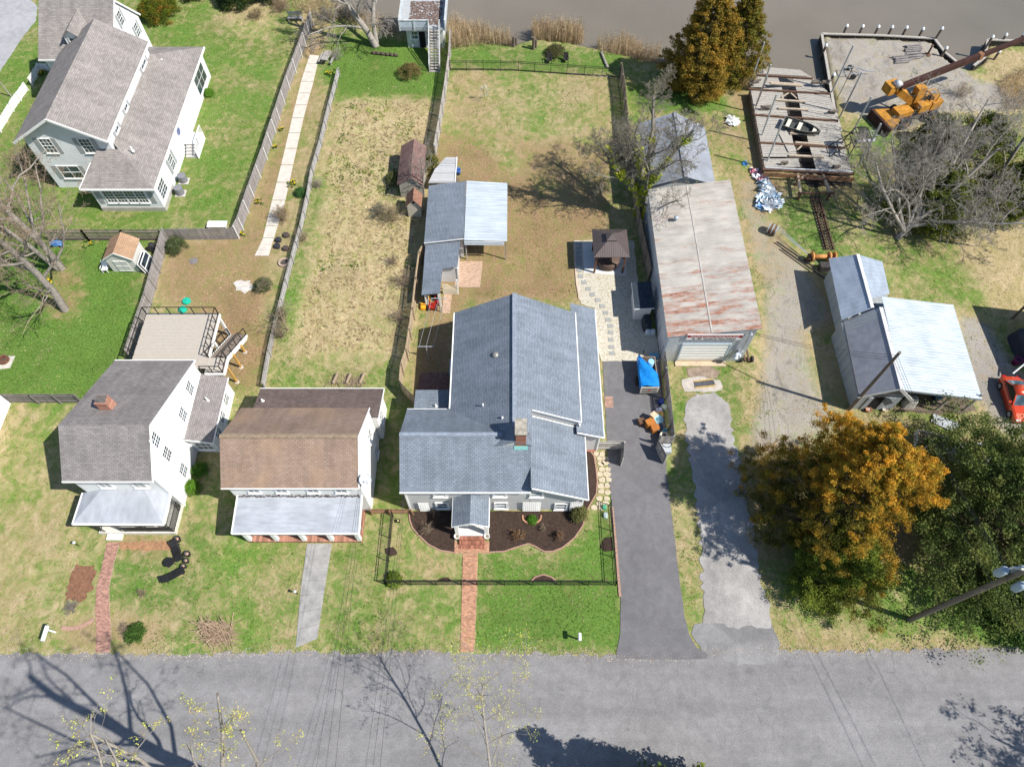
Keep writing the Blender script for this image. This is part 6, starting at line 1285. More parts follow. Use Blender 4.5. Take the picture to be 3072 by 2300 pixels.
crown_leaves(o, P, 3, 6, .16, .04, BUD, .8, 'new_leaves')
evergreen('roadside_cedar', 'dark cedar at the near side of the road, only its tip in view', Vector((8.4, -1.5, 0)), 9.2, 2.3, 300, 50, .12, GRN, .06, .85, (-.2, 1.9), clump=.6)
evergreen('roadside_cedar', 'second dark cedar at the near side of the road casting shadow', Vector((11.6, -1.9, 0)), 8.8, 2.6, 300, 50, .12, GRN, .06, .85, (-.2, 1.8), clump=.6)
o, P = bare_tree('budding_tree', 'leafy tree at the lower right whose shadow falls on the road', Vector((40.0, -1.0, 0)), 10, .16, mk(n=[7, 5, 4, 3], kids=[9, 6, 5], up=[.02, .05, .04, .02], tap=[.4, .3, .3, .4], wig=[.07, .16, .2, .24], ang=[(30, 60), (25, 55), (25, 60)], len=[.5, .5, .5], rad=[.5, .55, .6], k0=.35), BARKG, (-.03, .22)); crown_leaves(o, P, 3, 10, .3, .09, GRN, .9, 'leaves')
# ---- reeds along the water
def reeds(px, n, h=(1.4, 2.6)):
    poly = [G(*p) for p in px]; xs = [p.x for p in poly]; ys = [p.y for p in poly]; V, Fq, Cc = [], [], []
    k = 0
    while k < n:
        x, y = random.uniform(min(xs), max(xs)), random.uniform(min(ys), max(ys))
        if not inpoly(poly, np.array([[x]]), np.array([[y]]))[0, 0]: continue
        hh = random.uniform(*h) * random.choice((.5, .75, 1, 1)) * (.75 + .3 * math.sin(x * 2.1) * math.sin(y * 1.7 + x)); lx, ly = random.gauss(0, .22), random.gauss(0, .22); b = Vector((x, y, -.7)); m = b + Vector((lx * .4, ly * .4, hh * .55 + .35)); t = b + Vector((lx, ly, hh + .7)); w_ = .018; th = random.random() * 3.14; a = Vector((math.cos(th), math.sin(th), 0)) * w_; i = len(V)
        V += [b - a, b + a, m + a, m - a, t]; Fq += [(i, i + 1, i + 2, i + 3)]; Fq += [(i + 3, i + 2, i + 4, i + 4)]
        c = Vector((.60, .46, .29)) * random.uniform(.6, 1.25); Cc += [tuple(c)] * 5
        for _ in range(3):
            s0 = b.lerp(t, random.uniform(.25, .9)); e = s0 + Vector((random.gauss(0, .25), random.gauss(0, .25), random.uniform(-.1, .25))); i = len(V); V += [s0 + Vector((0, 0, .02)), s0 - Vector((0, 0, .02)), e]; Fq.append((i, i + 1, i + 2, i + 2)); Cc += [tuple(c * random.uniform(.7, 1.15))] * 3
        k += 1
    V = np.array([tuple(v) for v in V]); tri = []
    for f in Fq: tri.append((f[0], f[1], f[2])); tri += [(f[0], f[2], f[3])] if f[2] != f[3] else []
    return V, np.array(tri), np.array(Cc)
RM = vcol_mat('reed_straw', .85, .2, .1, .2)
for lab, px, n, hh in (('tall tan reeds at the water between boathouse and landing', [(1345, 70), (1400, 75), (1470, 95), (1530, 118), (1545, 138), (1440, 135), (1345, 150)], 1500, (1.4, 2.6)), ('dense tan reeds at the water right of the dark landing gap', [(1598, 85), (1680, 80), (1740, 95), (1752, 118), (1690, 122), (1600, 120)], 1500, (1.6, 2.8)), ('sparse tan reeds at the water left of the bronze cedar', [(1790, 130), (1880, 115), (1920, 140), (1985, 165), (1950, 190), (1880, 170), (1800, 160)], 900, (1.3, 2.5)), ('tan reeds on the bank left of the boathouse', [(880, -40), (1000, 10), (1200, 75), (1190, 112), (1020, 70), (880, 30)], 1200, (1.0, 2.0)), ('dry reeds beside the slip at the far right', [(2990, 250), (3090, 200), (3090, 330), (3010, 330)], 700, (1.0, 1.9)), ('thin dry reeds at the railway platform left side', [(2190, 225), (2240, 240), (2250, 275), (2190, 262)], 300, (.9, 1.6))):
    V, T_, Cc = reeds(px, n, hh); o = fast_mesh('reeds', V, T_, RM, colors=Cc, kind='stuff', org=tuple(V[0])); tag(o, lab, 'reeds', None, 'stuff')
# ================================================================ MARINE RAILWAY, CRANE, PAD
RUSTM = plain('rust_steel', (.13, .072, .048), .35, 4, .85, fine=.3); GALV = plain('galvanised_pipe', (.46, .48, .50), .12, 3, .4, .35); DKST = plain('dark_steel', (.05, .045, .045), .3, 4, .7); PLANK = wood('silver_plank', (.40, .375, .335), .2, .22); TIMB = wood('pale_timber', (.45, .37, .28), .25, .2)
mr = thing('railway_cradle', 'weathered plank boat cradle platform with steel posts at the river slip', 'boat cradle', G(2400, 400)); DZm = .95
def lin(P, t):
    t *= len(P) - 1; k = min(int(t), len(P) - 2); return P[k].lerp(P[k + 1], t - k)
LL = Gs([(2252, 268), (2266, 345), (2282, 430), (2295, 506)], DZm); RRl = Gs([(2487, 280), (2512, 362), (2534, 440), (2556, 518)], DZm); SL = Gs([(2345, 262), (2362, 340), (2380, 430), (2404, 506)], DZm); SR = Gs([(2388, 264), (2406, 345), (2426, 430), (2450, 512)], DZm)
nb = 46
structure(sheet('slip_bed', [(2300, 262), (2500, 280), (2540, 500), (2556, 560), (2420, 560), (2400, 520), (2296, 506)], .015, plain('dark_slip_bed', (.045, .038, .032), .3, 3, .8), .2, .5))  # dark sheet under the cradle planks and slot
for i in range(nb):
    t0, t1 = i / nb + .0012, (i + 1) / nb - .0022; dz = Vector((0, 0, random.uniform(-.012, .012)))
    for A, B in ((LL, SL), (SR, RRl)):
        if random.random() < .03: continue
        MB().slab([lin(A, t0) + dz, lin(B, t0) + dz, lin(B, t1) + dz, lin(A, t1) + dz], .05).build('plank', PLANK, mr)
# outer ramp section over the water
L2, R2 = Gs([(2298, 202), (2274, 224), (2252, 262)], .6), Gs([(2400, 210), (2436, 232), (2484, 276)], .6); S2, T2 = Gs([(2340, 206), (2334, 234), (2345, 262)], .6), Gs([(2372, 208), (2378, 238), (2388, 264)], .6)
for i in range(16):
    t0, t1 = i / 16 + .003, (i + 1) / 16 - .006
    for A, B in (((L2, S2), (T2, R2)) if i > 6 else ((L2, R2),)): MB().slab([lin(A, t0), lin(B, t0), lin(B, t1), lin(A, t1)], .05).build('plank', PLANK, mr)
for a, b, m_, w_ in (((2246, 268), (2490, 282), RUSTM, .2), ((2262, 345), (2514, 363), RUSTM, .2), ((2278, 428), (2536, 444), RUSTM, .2), ((2288, 508), (2562, 522), RUSTM, .28), ((2272, 226), (2438, 236), RUSTM, .2)):
    z = DZm + .08 if a[1] > 240 else .72; p, q = G(*a, z), G(*b, z); MB().beam(p, q, w_, .16).build('cross_beam', m_, mr)
p, q = G(2292, 512, DZm), G(2563, 528, DZm); m = MB(); m.beam(p - Vector((0, .25, .25)), q - Vector((0, .25, .25)), .1, .5); m.build('end_girder', plain('orange_rust', (.27, .15, .08), .4, 3, .85), mr); m = MB(); m.tube(G(2296, 503, DZm + .2), G(2558, 516, DZm + .2), .09); m.build('pipe', GALV, mr)
for a, b in (((2312, 252), (2406, 258)), ((2328, 300), (2416, 306)), ((2335, 325), (2424, 330)), ((2370, 400), (2440, 404)), ((2386, 428), (2470, 434)), ((2366, 466), (2472, 472)), ((2308, 248), (2400, 254))): MB().beam(G(*a, DZm + .12), G(*b, DZm + .12), .22, .14).build('timber', TIMB, mr)
for (a, b) in (((2345, 292), (2365, 280)), ((2390, 296), (2372, 280)), ((2392, 450), (2405, 438))): MB().beam(G(*a, DZm + .1), G(*b, DZm + .15), .14, .1).build('brace', TIMB, mr)
def by_top(bx, by, tx, ty, zb):
    b = G(bx, by, zb); g = G(tx, ty, 0); f = (b.x / g.x + b.y / g.y) / 2; return b, Vector((b.x, b.y, CAM_H * (1 - f)))
for (b, t_) in (((2247, 261), (2278, 112)), ((2262, 334), (2309, 192)), ((2280, 422), (2329, 273)), ((2296, 499), (2349, 353)), ((2494, 279), (2547, 128)), ((2518, 355), (2575, 208)), ((2559, 395), (2604, 281)), ((2573, 501), (2635, 367))):
    p, q = by_top(*b, *t_, .2); q = Vector((q.x + random.uniform(-.15, .15), q.y + random.uniform(-.1, .1), min(max(q.z, 3.2), 6))); MB().tube(p, q, .09, .09, 10).build('guide_post', GALV, mr)
for (b, t_) in (((2262, 336), (2266, 170)), ((2515, 358), (2532, 190)), ((2510, 300), (2530, 200))):
    p = G(*b, .9); MB().tube(p, p + Vector((.1, 0, 4.2)), .035, .035, 6).build('thin_post', RUSTM, mr)
for P_ in (LL, RRl):
    for k in range(8): c = lin(P_, (k + .5) / 8); MB().box(c.x - .12, c.x + .12, c.y - .12, c.y + .12, -1.8, DZm - .05).build('pile', DKWOOD, mr)
m = MB(); m.slab([LL[0] - Vector((.1, 0, .1)), LL[3] - Vector((.1, 0, .1)), LL[3] + Vector((.05, 0, -.1)), LL[0] + Vector((.05, 0, -.1))], .8); m.build('side_skirt', DKWOOD, mr)
for (x, y, sx, sy, h) in ((2295, 330, 1.0, .7, .5), (2472, 255, 1.1, .6, .5), (2495, 342, 1.0, .6, .45), (2350, 495, .7, .6, .4), (2508, 505, .7, .5, .4), (2265, 252, .9, .6, .5), (2445, 252, .9, .6, .4)):
    c = G(x, y, DZm)
    for k in range(4): MB().obox(c + Vector((random.uniform(-.12, .12), random.uniform(-.1, .1), 0)), sx, .16, DZm + .09 + k * h / 4, DZm + .09 + (k + .9) * h / 4, random.uniform(-.25, .35)).build('blocking', wood('dark_block', (.20, .17, .145), .3, .25), mr)
MB().slab([G(2336, 398, DZm + .12), G(2360, 392, DZm + .12), G(2390, 452, DZm + .12), G(2366, 456, DZm + .12)], .08).build('loose_sheet', PLANK, mr)
# rowing skiff on the platform
bo = thing('rowing_skiff', 'dark hulled wooden skiff with cream seats lying on the plank platform', 'boat', G(2402, 386, 1.1)); st_, bo_ = G(2349, 366, 1.3), G(2458, 402, 1.3); ax = (bo_ - st_); Lb = ax.length; ax.normalize(); sdv = Vector((-ax.y, ax.x, 0)); m = MB(); mi = MB(); rows = []
for k in range(11):
    t = k / 10; wd = .8 * (1 - max(0, (t - .45) / .55) ** 2.2) * (1 if t > 0 else .95); zt = 1.5 + .18 * t * t; zb = 1.08 + .1 * max(0, t - .6)
    c = st_.lerp(bo_, t); rows.append([Vector((c.x, c.y, 0)) + sdv * wd * s_ + Vector((0, 0, z)) for s_, z in ((-1, zt), (-.78, zb + .1), (-.3, zb), (.3, zb), (.78, zb + .1), (1, zt))])
for a, b in zip(rows[:-1], rows[1:]):
    for j in range(5): m.poly([a[j], b[j], b[j + 1], a[j + 1]])
m.poly(rows[0]); m.build('hull', plain('hull_dark', (.055, .06, .055), .3, 4, .7), bo)
g = MB()
for a, b in zip(rows[:-1], rows[1:]):
    for j in (0, 5): g.beam(a[j], b[j], .06, .05)
g.beam(rows[0][0], rows[0][5], .06, .05); g.build('gunwale', plain('gunwale', (.16, .16, .14), .2, 4, .7), bo)
for t in (.12, .48, .85):
    k = min(9, int(t * 10)); a, b = rows[k], rows[k + 1]; q = MB(); q.slab([a[0].lerp(a[5], .1) - Vector((0, 0, .1)), a[0].lerp(a[5], .9) - Vector((0, 0, .1)), b[0].lerp(b[5], .9) - Vector((0, 0, .1)), b[0].lerp(b[5], .1) - Vector((0, 0, .1))], .04); q.build('seat', plain('seat_cream', (.62, .60, .50), .08, 3, .7), bo)
# black steel staging beside the platform
sg_ = thing('steel_staging', 'black welded steel staging frame standing at the right side of the platform', 'scaffold', G(2545, 470)); m = MB(); c0 = G(2548, 478)
for dx in (-.8, .8):
    for dy in (-1.0, 1.0): m.beam((c0.x + dx * 1.3, c0.y + dy * 1.3, .9), (c0.x + dx * .8, c0.y + dy * .8, 3.4), .09)
for z, s_ in ((1.6, 1.18), (2.5, 1.0), (3.4, .8)):
    for a, b in (((-1, -1), (1, -1)), ((1, -1), (1, 1)), ((1, 1), (-1, 1)), ((-1, 1), (-1, -1))): m.beam((c0.x + a[0] * .8 * s_, c0.y + a[1] * s_, z), (c0.x + b[0] * .8 * s_, c0.y + b[1] * s_, z), .07)
for sx in (-1, 1): m.beam((c0.x + sx * 1.0, c0.y - 1.2, 1.0), (c0.x + sx * .7, c0.y + .9, 3.3), .06); m.beam((c0.x - 2.6, c0.y + sx * .7, 1.0), (c0.x - .7, c0.y + sx * .6, 3.1), .08)
m.build('frame', DKST, sg_)
m = MB(); 
for k in range(9): m.beam((c0.x - .4 + .1 * k, c0.y - .9, 3.46), (c0.x - .4 + .1 * k, c0.y + .9, 3.46), .05)
m.build('grate', DKST, sg_)
def ladder(label, a, b, z=.6, w=.4):
    a, b = G(*a, z), G(*b, z); o = thing('ladder', label, 'ladder', a); d = (b - a).normalized(); n = Vector((-d.y, d.x, 0)) * w / 2; q = MB(); q.beam(a + n, b + n, .05, .07); q.beam(a - n, b - n, .05, .07); q.build('rail', GALV, o); k = int((b - a).length / .3)
    for j in range(1, k): c = a.lerp(b, j / k); MB().beam(c - n, c + n, .035).build('rung', GALV, o)
ladder('aluminium ladder lying on the grass beside the steel staging', (2562, 400), (2638, 400), .25, .75)
o = MB().slab([G(2570, 416, .2), G(2628, 414, .15), G(2625, 424, .12), G(2570, 428, .2)], .04).build('metal_sheet', GALV); tag(o, 'pale metal sheet lying below the aluminium ladder', 'metal sheet')
# shore trestle and track to the winch
tt = thing('railway_trestle', 'rusty steel and timber trestle at the landward end of the boat cradle', 'trestle', G(2445, 560))
p00, p01, p10, p11 = G(2392, 516, .8), G(2466, 518, .8), G(2402, 582, .8), G(2490, 582, .8)
for a, b, m_ in ((p00, p10, TIMB), (p01, p11, TIMB)): MB().beam(a, b, .22, .2).build('side_beam', m_, tt)
for f in (0.35, 1.0): MB().beam(p00.lerp(p10, f) - Vector((.3, 0, -.12)), p01.lerp(p11, f) + Vector((.4, 0, .12)), .2, .14).build('cross_beam', RUSTM, tt)
mid = p00.lerp(p01, .5) + Vector((0, -.1, .1)); MB().beam(mid, p00.lerp(p10, .35), .14, .1).build('brace', TIMB, tt); MB().beam(mid, p01.lerp(p11, .35), .14, .1).build('brace', TIMB, tt)
for f in (.35, 1.0):
    for P_, Q_ in ((p00, p10), (p01, p11)): c = P_.lerp(Q_, f); MB().box(c.x - .1, c.x + .1, c.y - .1, c.y + .1, 0, .75).build('leg', RUSTM, tt)
tk = bpy.data.objects.new('railway_track', None); COL.objects.link(tk); ta, tb = G(2444, 590), G(2488, 752); tk.location = ta; tag(tk, 'rusty twin rail track running from the trestle to the orange winch', 'track')
tdir = (tb - ta).normalized(); tn = Vector((-tdir.y, tdir.x, 0))
for s_ in (-.32, .32): MB().beam(ta + tn * s_ + Vector((0, 0, .2)), tb + tn * s_ + Vector((0, 0, .2)), .1, .14).build('rail', RUSTM, tk)
for k in range(18): c = ta.lerp(tb, (k + .5) / 18); MB().beam(c - tn * .55 + Vector((0, 0, .08)), c + tn * .55 + Vector((0, 0, .08)), .18, .12).build('sleeper', DKWOOD, tk)
MB().tube(ta + Vector((0, 0, .3)), tb + Vector((0, 0, .4)), .06, .06, 6).build('chain', RUSTM, tk)
wn2 = thing('winch', 'orange painted cable winch beside the silver roof of the boat shop', 'winch', G(2470, 775)); ORW = plain('winch_orange', (.55, .25, .08), .25, 4, .7)
wc = G(2462, 770, .7); MB().tube(wc + Vector((-.8, 0, 0)), wc + Vector((1.2, .05, 0)), .22, .22, 14).build('drum', ORW, wn2, True)
for x in (-.85, .75, 1.25): MB().tube(wc + Vector((x, 0, 0)), wc + Vector((x + .12, 0, 0)), .48, .48, 18).build('flange', ORW, wn2)
for x in (-1.0, 1.45): MB().box(wc.x + x - .1, wc.x + x + .1, wc.y - .35, wc.y + .35, 0, .75).build('stand', RUSTM, wn2)
MB().box(wc.x - .2, wc.x + .9, wc.y - 1.3, wc.y - .6, 0, .7).build('gearbox', DKST, wn2)
cs = thing('cable_spool', 'rusty cable spool with long cables beside the rusty roofed workshop', 'cable spool', G(2318, 682)); c = G(2318, 682, .5)
for k in range(5): MB().tube(c + Vector((-.4 + k * .16, -.1 * k, 0)), c + Vector((-.3 + k * .16, -.1 * k - .06, 0)), .5 + .03 * (k % 2), .5, 16).build('coil', RUSTM if k % 2 else GALV, cs)
for k in range(4): MB().tube(c + Vector((.1 + .15 * k, -.3 + .1 * k, .2)), G(2440 + 6 * k, 775 + 6 * k, .5), .02, .02, 5).build('cable', GALV, cs)
for a, b in (((2345, 745), (2480, 840)), ((2330, 725), (2440, 800))): MB().tube(G(*a, .2), G(*b, .25), .08, .08, 8).build('pipe', DKST, cs)
# tarp heap
def heap(name, label, px, h, mats, cat, n=260, z=0.05, frac=(.25, .6)):
    poly = [G(*p) for p in px]; xs = [p.x for p in poly]; ys = [p.y for p in poly]; o = thing(name, label, cat, G(*px[0]))
    for mi_, m_ in enumerate(mats):
        V, F_ = [], []; k = 0
        while k < n // len(mats):
            x, y = random.uniform(min(xs), max(xs)), random.uniform(min(ys), max(ys))
            if not inpoly(poly, np.array([[x]]), np.array([[y]]))[0, 0]: continue
            if random.random() > .75 and (y - min(ys)) / (max(ys) - min(ys)) < mi_ / len(mats): pass
            r_ = random.uniform(*frac); c = Vector((x, y, z + random.random() * h)); a = rv(1); a.z *= .4; a.normalize(); b = a.cross(rv(1)).normalized(); b.z *= .5; i = len(V)
            V += [c + a * r_, c + b * r_ * .7, c - a * r_ + Vector((0, 0, -.05)), c - b * r_ * .7 + Vector((0, 0, .06))]; V = [Vector((v.x, v.y, max(.03, v.z))) for v in V]; F_ += [(i, i + 1, i + 2), (i, i + 2, i + 3)]; k += 1
        link_mesh('cloth', [tuple(v) for v in V], F_, m_, o, kind='stuff')
    return o
heap('tarp_heap', 'heap of crumpled white and pale blue tarps beside the boat cradle', [(2275, 545), (2300, 552), (2312, 575), (2335, 600), (2345, 615), (2300, 632), (2272, 620), (2285, 590)], .3, [plain('tarp_white', (.75, .78, .80), .1, 5, .4), plain('tarp_paleblue', (.42, .58, .72), .2, 5, .4), plain('tarp_white2', (.66, .7, .72), .15, 5, .4)], 'tarp', 150, frac=(.35, .8))
heap('tarp_heap', 'pink and white tarp strip above the pale blue tarp heap', [(2252, 508), (2268, 512), (2305, 543), (2300, 550), (2272, 545), (2258, 530)], .2, [plain('tarp_pink', (.62, .22, .28), .2, 5, .5), plain('tarp_white', (.75, .78, .80), .1, 5, .4)], 'tarp', 110, frac=(.2, .4))
heap('tarp_heap', 'bright blue crumpled tarp at the lower end of the tarp heap', [(2270, 610), (2300, 612), (2298, 632), (2278, 628)], .25, [plain('tarp_blue', (.10, .28, .60), .2, 5, .4)], 'tarp', 60, frac=(.2, .45))
heap('white_sheet', 'crumpled white plastic sheet on the grass left of the boat cradle', [(2180, 355), (2196, 352), (2216, 370), (2210, 380), (2185, 376)], .25, [plain('sheet_white', (.80, .80, .80), .05, 5, .5)], 'tarp', 60, frac=(.2, .5))
heap('blue_bag', 'small bright blue bag on the grass beside the boat cradle', [(2228, 486), (2240, 486), (2242, 498), (2230, 498)], .2, [plain('bag_blue', (.08, .30, .65), .1, 5, .4)], 'bag', 14, frac=(.12, .25))
# ---- pad bulkhead and pilings
bk = thing('bulkhead', 'dark timber bulkhead with plank cap round the gravel landing pad', 'bulkhead', G(2462, 106))
bp = [(2520, 400), (2500, 330), (2482, 220), (2463, 107), (2640, 112), (2800, 121), (2832, 163), (2874, 197)]
for a, b in zip(bp[:-1], bp[1:]):
    A, B = G(*a), G(*b); MB().beam(A + Vector((0, 0, -.95)), B + Vector((0, 0, -.95)), .16, 2.3).build('sheeting', wood('tar_timber', (.045, .04, .036), .2, .2), bk); MB().beam(A + Vector((0, 0, .22)), B + Vector((0, 0, .22)), .3, .12).build('cap_beam', PLANK, bk)
bk2 = thing('bulkhead', 'dark timber bulkhead at the far side of the slip, by the sandy bank', 'bulkhead', G(2945, 190))
for a, b in (((2915, 208), (2948, 182)), ((2948, 182), (2957, 130)), ((2957, 130), (3120, 136))):
    A, B = G(*a), G(*b); MB().beam(A + Vector((0, 0, -.8)), B + Vector((0, 0, -.8)), .2, 2.4).build('sheeting', wood('tar_timber', (.045, .04, .036), .2, .2), bk2); MB().beam(A + Vector((0, 0, .45)), B + Vector((0, 0, .45)), .3, .12).build('cap_beam', PLANK, bk2)
WCAP = plain('pile_cap', (.80, .84, .84), .04, 3, .4)
for i, (bx, by, tx, ty) in enumerate(((880, 262, 895, 205), (995, 265, 1020, 208), (1110, 268, 1130, 212), (1210, 270, 1233, 215), (1315, 274, 1338, 222), (1435, 284, 1460, 234), (1540, 300, 1590, 215), (1600, 415, 1630, 367), (1900, 390, 1960, 268), (2035, 318, 2060, 272), (2165, 312, 2185, 268), (1985, 440, 2005, 382), (725, 395, 730, 350), (780, 610, 785, 575))):
    p, q = by_top(2172 + .4076 * bx, .4076 * by, 2172 + .4076 * tx, .4076 * ty, 0); zt = min(max(q.z, 1.0), 2.6); p = Vector((p.x, p.y + .25, 0)) if i < 6 else p
    o = thing('mooring_pile', ['timber pile with white cap at the pad front, leftmost of the row', 'timber pile with white cap at the pad front, second of the row', 'timber pile with white cap at the pad front, third of the row', 'timber pile with white cap at the pad front, fourth of the row', 'timber pile with white cap at the pad front, fifth of the row', 'timber pile with white cap at the pad front, sixth of the row', 'leaning timber pile with white cap at the pad corner', 'timber pile with white cap inside the slip below the pad corner', 'tall timber pile with white cap at the far slip corner', 'timber pile with white cap on the sandy bank front', 'timber pile with white cap hidden partly by the crane boom', 'timber pile with white cap at the inner end of the slip', 'short pile with white cap at the upper left pad edge', 'short pile with white cap at the lower left pad edge'][i], 'pile', (p.x, p.y, -1.8), 'mooring piles round the landing pad')
    MB().tube((p.x, p.y, -1.8), (p.x + (.25 if i == 6 else .04), p.y, zt), .15, .14, 10).build('post', DKWOOD, o); MB().lathe((p.x + (.25 if i == 6 else .04), p.y, zt - .02), [(.19, 0), (.19, .12), (.12, .24), (.01, .32)], 12).build('cap', WCAP, o)
# boat trailer
bt2 = thing('boat_trailer', 'small galvanised boat trailer parked on the gravel pad', 'trailer', G(2555, 212)); a, b = G(2528, 212, .5), G(2622, 214, .5)
for s_ in (-.6, .6): MB().beam(a + Vector((0, s_, 0)), a.lerp(b, .55) + Vector((0, s_ * .9, 0)), .07, .09).build('frame_rail', GALV, bt2); MB().beam(a.lerp(b, .55) + Vector((0, s_ * .9, 0)), a.lerp(b, .72), .07, .09).build('frame_rail', GALV, bt2); MB().tube(a.lerp(b, .3) + Vector((0, s_ * 1.4 - .1, -.2)), a.lerp(b, .3) + Vector((0, s_ * 1.4 + .1, -.2)), .3, .3, 16).build('wheel', plain('tyre', (.03, .03, .03), .1, 3, .9), bt2)
MB().beam(a.lerp(b, .7), b, .08, .09).build('tongue', GALV, bt2)
for t in (0, .25, .5): c = a.lerp(b, t); MB().beam(c + Vector((0, -.6, 0)), c + Vector((0, .6, 0)), .06, .07).build('cross_bar', GALV, bt2)
for lab, px, n in (('stack of weathered timbers on the gravel pad, upper', (2735, 148), 7), ('stack of rusty grates on the gravel pad, lower', (2702, 182), 6), ('loose timbers on the gravel pad between the stacks', (2745, 170), 5)):
    o = thing('timber_stack', lab, 'lumber', G(*px)); c = G(*px)
    for k in range(n): MB().beam(c + Vector((-.9 + random.uniform(-.3, .3), -.6 + k * 1.2 / n, .12 + .12 * (k % 2))), c + Vector((.9 + random.uniform(-.3, .3), -.4 + k * 1.2 / n, .15 + .1 * (k % 2))), .16, .12).build('timber', wood('grey_timber', (.26, .24, .23), .3, .3), o)
o = thing('mooring_bollard', 'rust red steel bollard standing on the gravel pad', 'bollard', G(2782, 165)); c = G(2782, 165); MB().lathe(c, [(.4, 0), (.4, .06), (.12, .1), (.1, 1.1), (.16, 1.15), (.16, 1.25)], 12).build('post', RUSTM, o)
# ---- crane
CO = plain('crane_orange', (.50, .235, .035), .28, 1.8, .65, fine=.3); CR = plain('boom_rust', (.065, .028, .022), .35, 1.5, .8, fine=.25); TY = plain('tyre', (.03, .03, .03), .1, 3, .9)
cr = thing('mobile_crane', 'old orange mobile crane with long dark red boom on the gravel pad', 'crane', G(2715, 360)); o3 = G(2722, 356); ux = (G(2795, 346) - G(2660, 384)).normalized(); uy = Vector((-ux.y, ux.x, 0))
def K(a, b, z): return o3 + ux * a + uy * b + Vector((0, 0, z))
def kbox(a0, a1, b0, b1, z0, z1, taper=0): return [K(a0, b0, z1), K(a1, b0, z1), K(a1, b1, z1), K(a0, b1, z1)], [K(a0, b0, z0), K(a1, b0, z0), K(a1, b1, z0), K(a0, b1, z0)]
def kb(nm, mat, *a, parent=None): return MB().solid(*kbox(*a)).build(nm, mat, parent or cr)
kb('chassis', CR, -2.4, 2.9, -.75, .75, .7, 1.15); kb('engine_hood', CO, -2.4, -.6, -.7, .6, 1.15, 1.7); kb('rear_body', CO, 1.6, 2.9, -.8, .8, 1.15, 2.1)
MB().solid([K(-3.6, -1.7, .95), K(-2.3, -1.0, 1.2), K(-2.3, 1.0, 1.2), K(-3.6, 1.7, .95)], [K(-3.9, -1.7, .15), K(-2.4, -1.0, .9), K(-2.4, 1.0, .9), K(-3.9, 1.7, .15)]).build('outrigger_blade', CO, cr)
MB().solid([K(-3.95, -1.75, 1.0), K(-3.75, -1.75, 1.0), K(-3.75, 1.75, 1.0), K(-3.95, 1.75, 1.0)], [K(-4.15, -1.75, .05), K(-3.95, -1.75, .05), K(-3.95, 1.75, .05), K(-4.15, 1.75, .05)]).build('blade_plate', CR, cr)
for a in (-1.5, 2.1):
    for b in (-1.15, 1.15):
        wo = MB().tube(K(a, b - .22, .62), K(a, b + .22, .62), .62, .62, 20).build('wheel', TY, cr); MB().tube(K(a, b - .24, .62), K(a, b + .24, .62), .28, .28, 12).build('rim', CO, wo)
MB().tube(K(.2, .1, 1.1), K(.2, .1, 1.45), .85, .85, 24).build('slew_ring', DKST, cr)
kb('engine_box', CO, -.2, 1.1, -1.0, -.1, 1.45, 2.3); kb('turret_base', CO, -.4, 1.6, -.1, .8, 1.45, 1.75)
cab = kb('cab', CO, 1.05, 2.05, -.6, .4, 2.95, 3.05)
for a in (1.08, 2.02):
    for b in (-.57, .37): MB().beam(K(a, b, 1.7), K(a, b, 2.97), .08).build('cab_pillar', CO, cab)
kb('cab_lower', CO, 1.05, 2.05, -.6, .4, 1.7, 2.2, parent=cab); kb('seat', DKST, 1.3, 1.8, -.35, .15, 2.2, 2.5, parent=cab); MB().solid(*kbox(1.25, 1.85, -.4, .2, 3.05, 3.07)).build('roof_hatch', plain('hatch_grey', (.3, .28, .25), .1, 3, .5), cab)
q1, q2 = G(2700, 262, 3.6), G(3135, 92, 7.2)
MB().solid([K(-.5, .1, 3.7), K(.5, .1, 3.7), K(.5, .9, 3.7), K(-.5, .9, 3.7)], [K(-.2, .1, 1.6), K(1.0, .1, 1.6), K(1.0, .9, 1.6), K(-.2, .9, 1.6)]).build('boom_mount', CO, cr)
cw = G(2680, 262, 3.3); MB().solid([cw + ux * a + uy * b + Vector((0, 0, .55)) for a, b in ((-.9, -.6), (.7, -.6), (.7, .6), (-.9, .6))], [cw + ux * a + uy * b + Vector((0, 0, -.45)) for a, b in ((-.9, -.6), (.7, -.6), (.7, .6), (-.9, .6))]).build('counterweight', CO, cr)
MB().beam(K(.4, .4, 1.6), q1 - Vector((0, 0, .35)), .9, .75).build('turret_arm', CO, cr); MB().beam(cw, q1 - Vector((0, 0, .2)), .7, .6).build('counterweight_arm', CO, cr)
dr_ = G(2694, 252, 3.95); MB().tube(dr_ - uy * .35, dr_ + uy * .35, .36, .36, 18).build('winch_drum', plain('drum_pale', (.6, .6, .62), .1, 3, .4, .3), cr, True)
MB().beam(q1, q1.lerp(q2, .55), .46, .6).build('boom', CR, cr); MB().beam(q1.lerp(q2, .55), q2, .36, .46).build('boom_extension', CR, cr); MB().beam(q1.lerp(q2, .545), q1.lerp(q2, .57), .54, .68).build('boom_collar', plain('collar', (.26, .13, .07), .2, 3, .7), cr)
MB().tube(K(.9, .5, 2.0), q1.lerp(q2, .22) - Vector((0, 0, .4)), .12, .12, 10).build('lift_ram', GALV, cr)
for k in range(5): MB().beam(K(2.98, -.5, .4 + .3 * k), K(2.98, .1, .4 + .3 * k), .1, .05).build('ladder_rung', PLANK, cr)
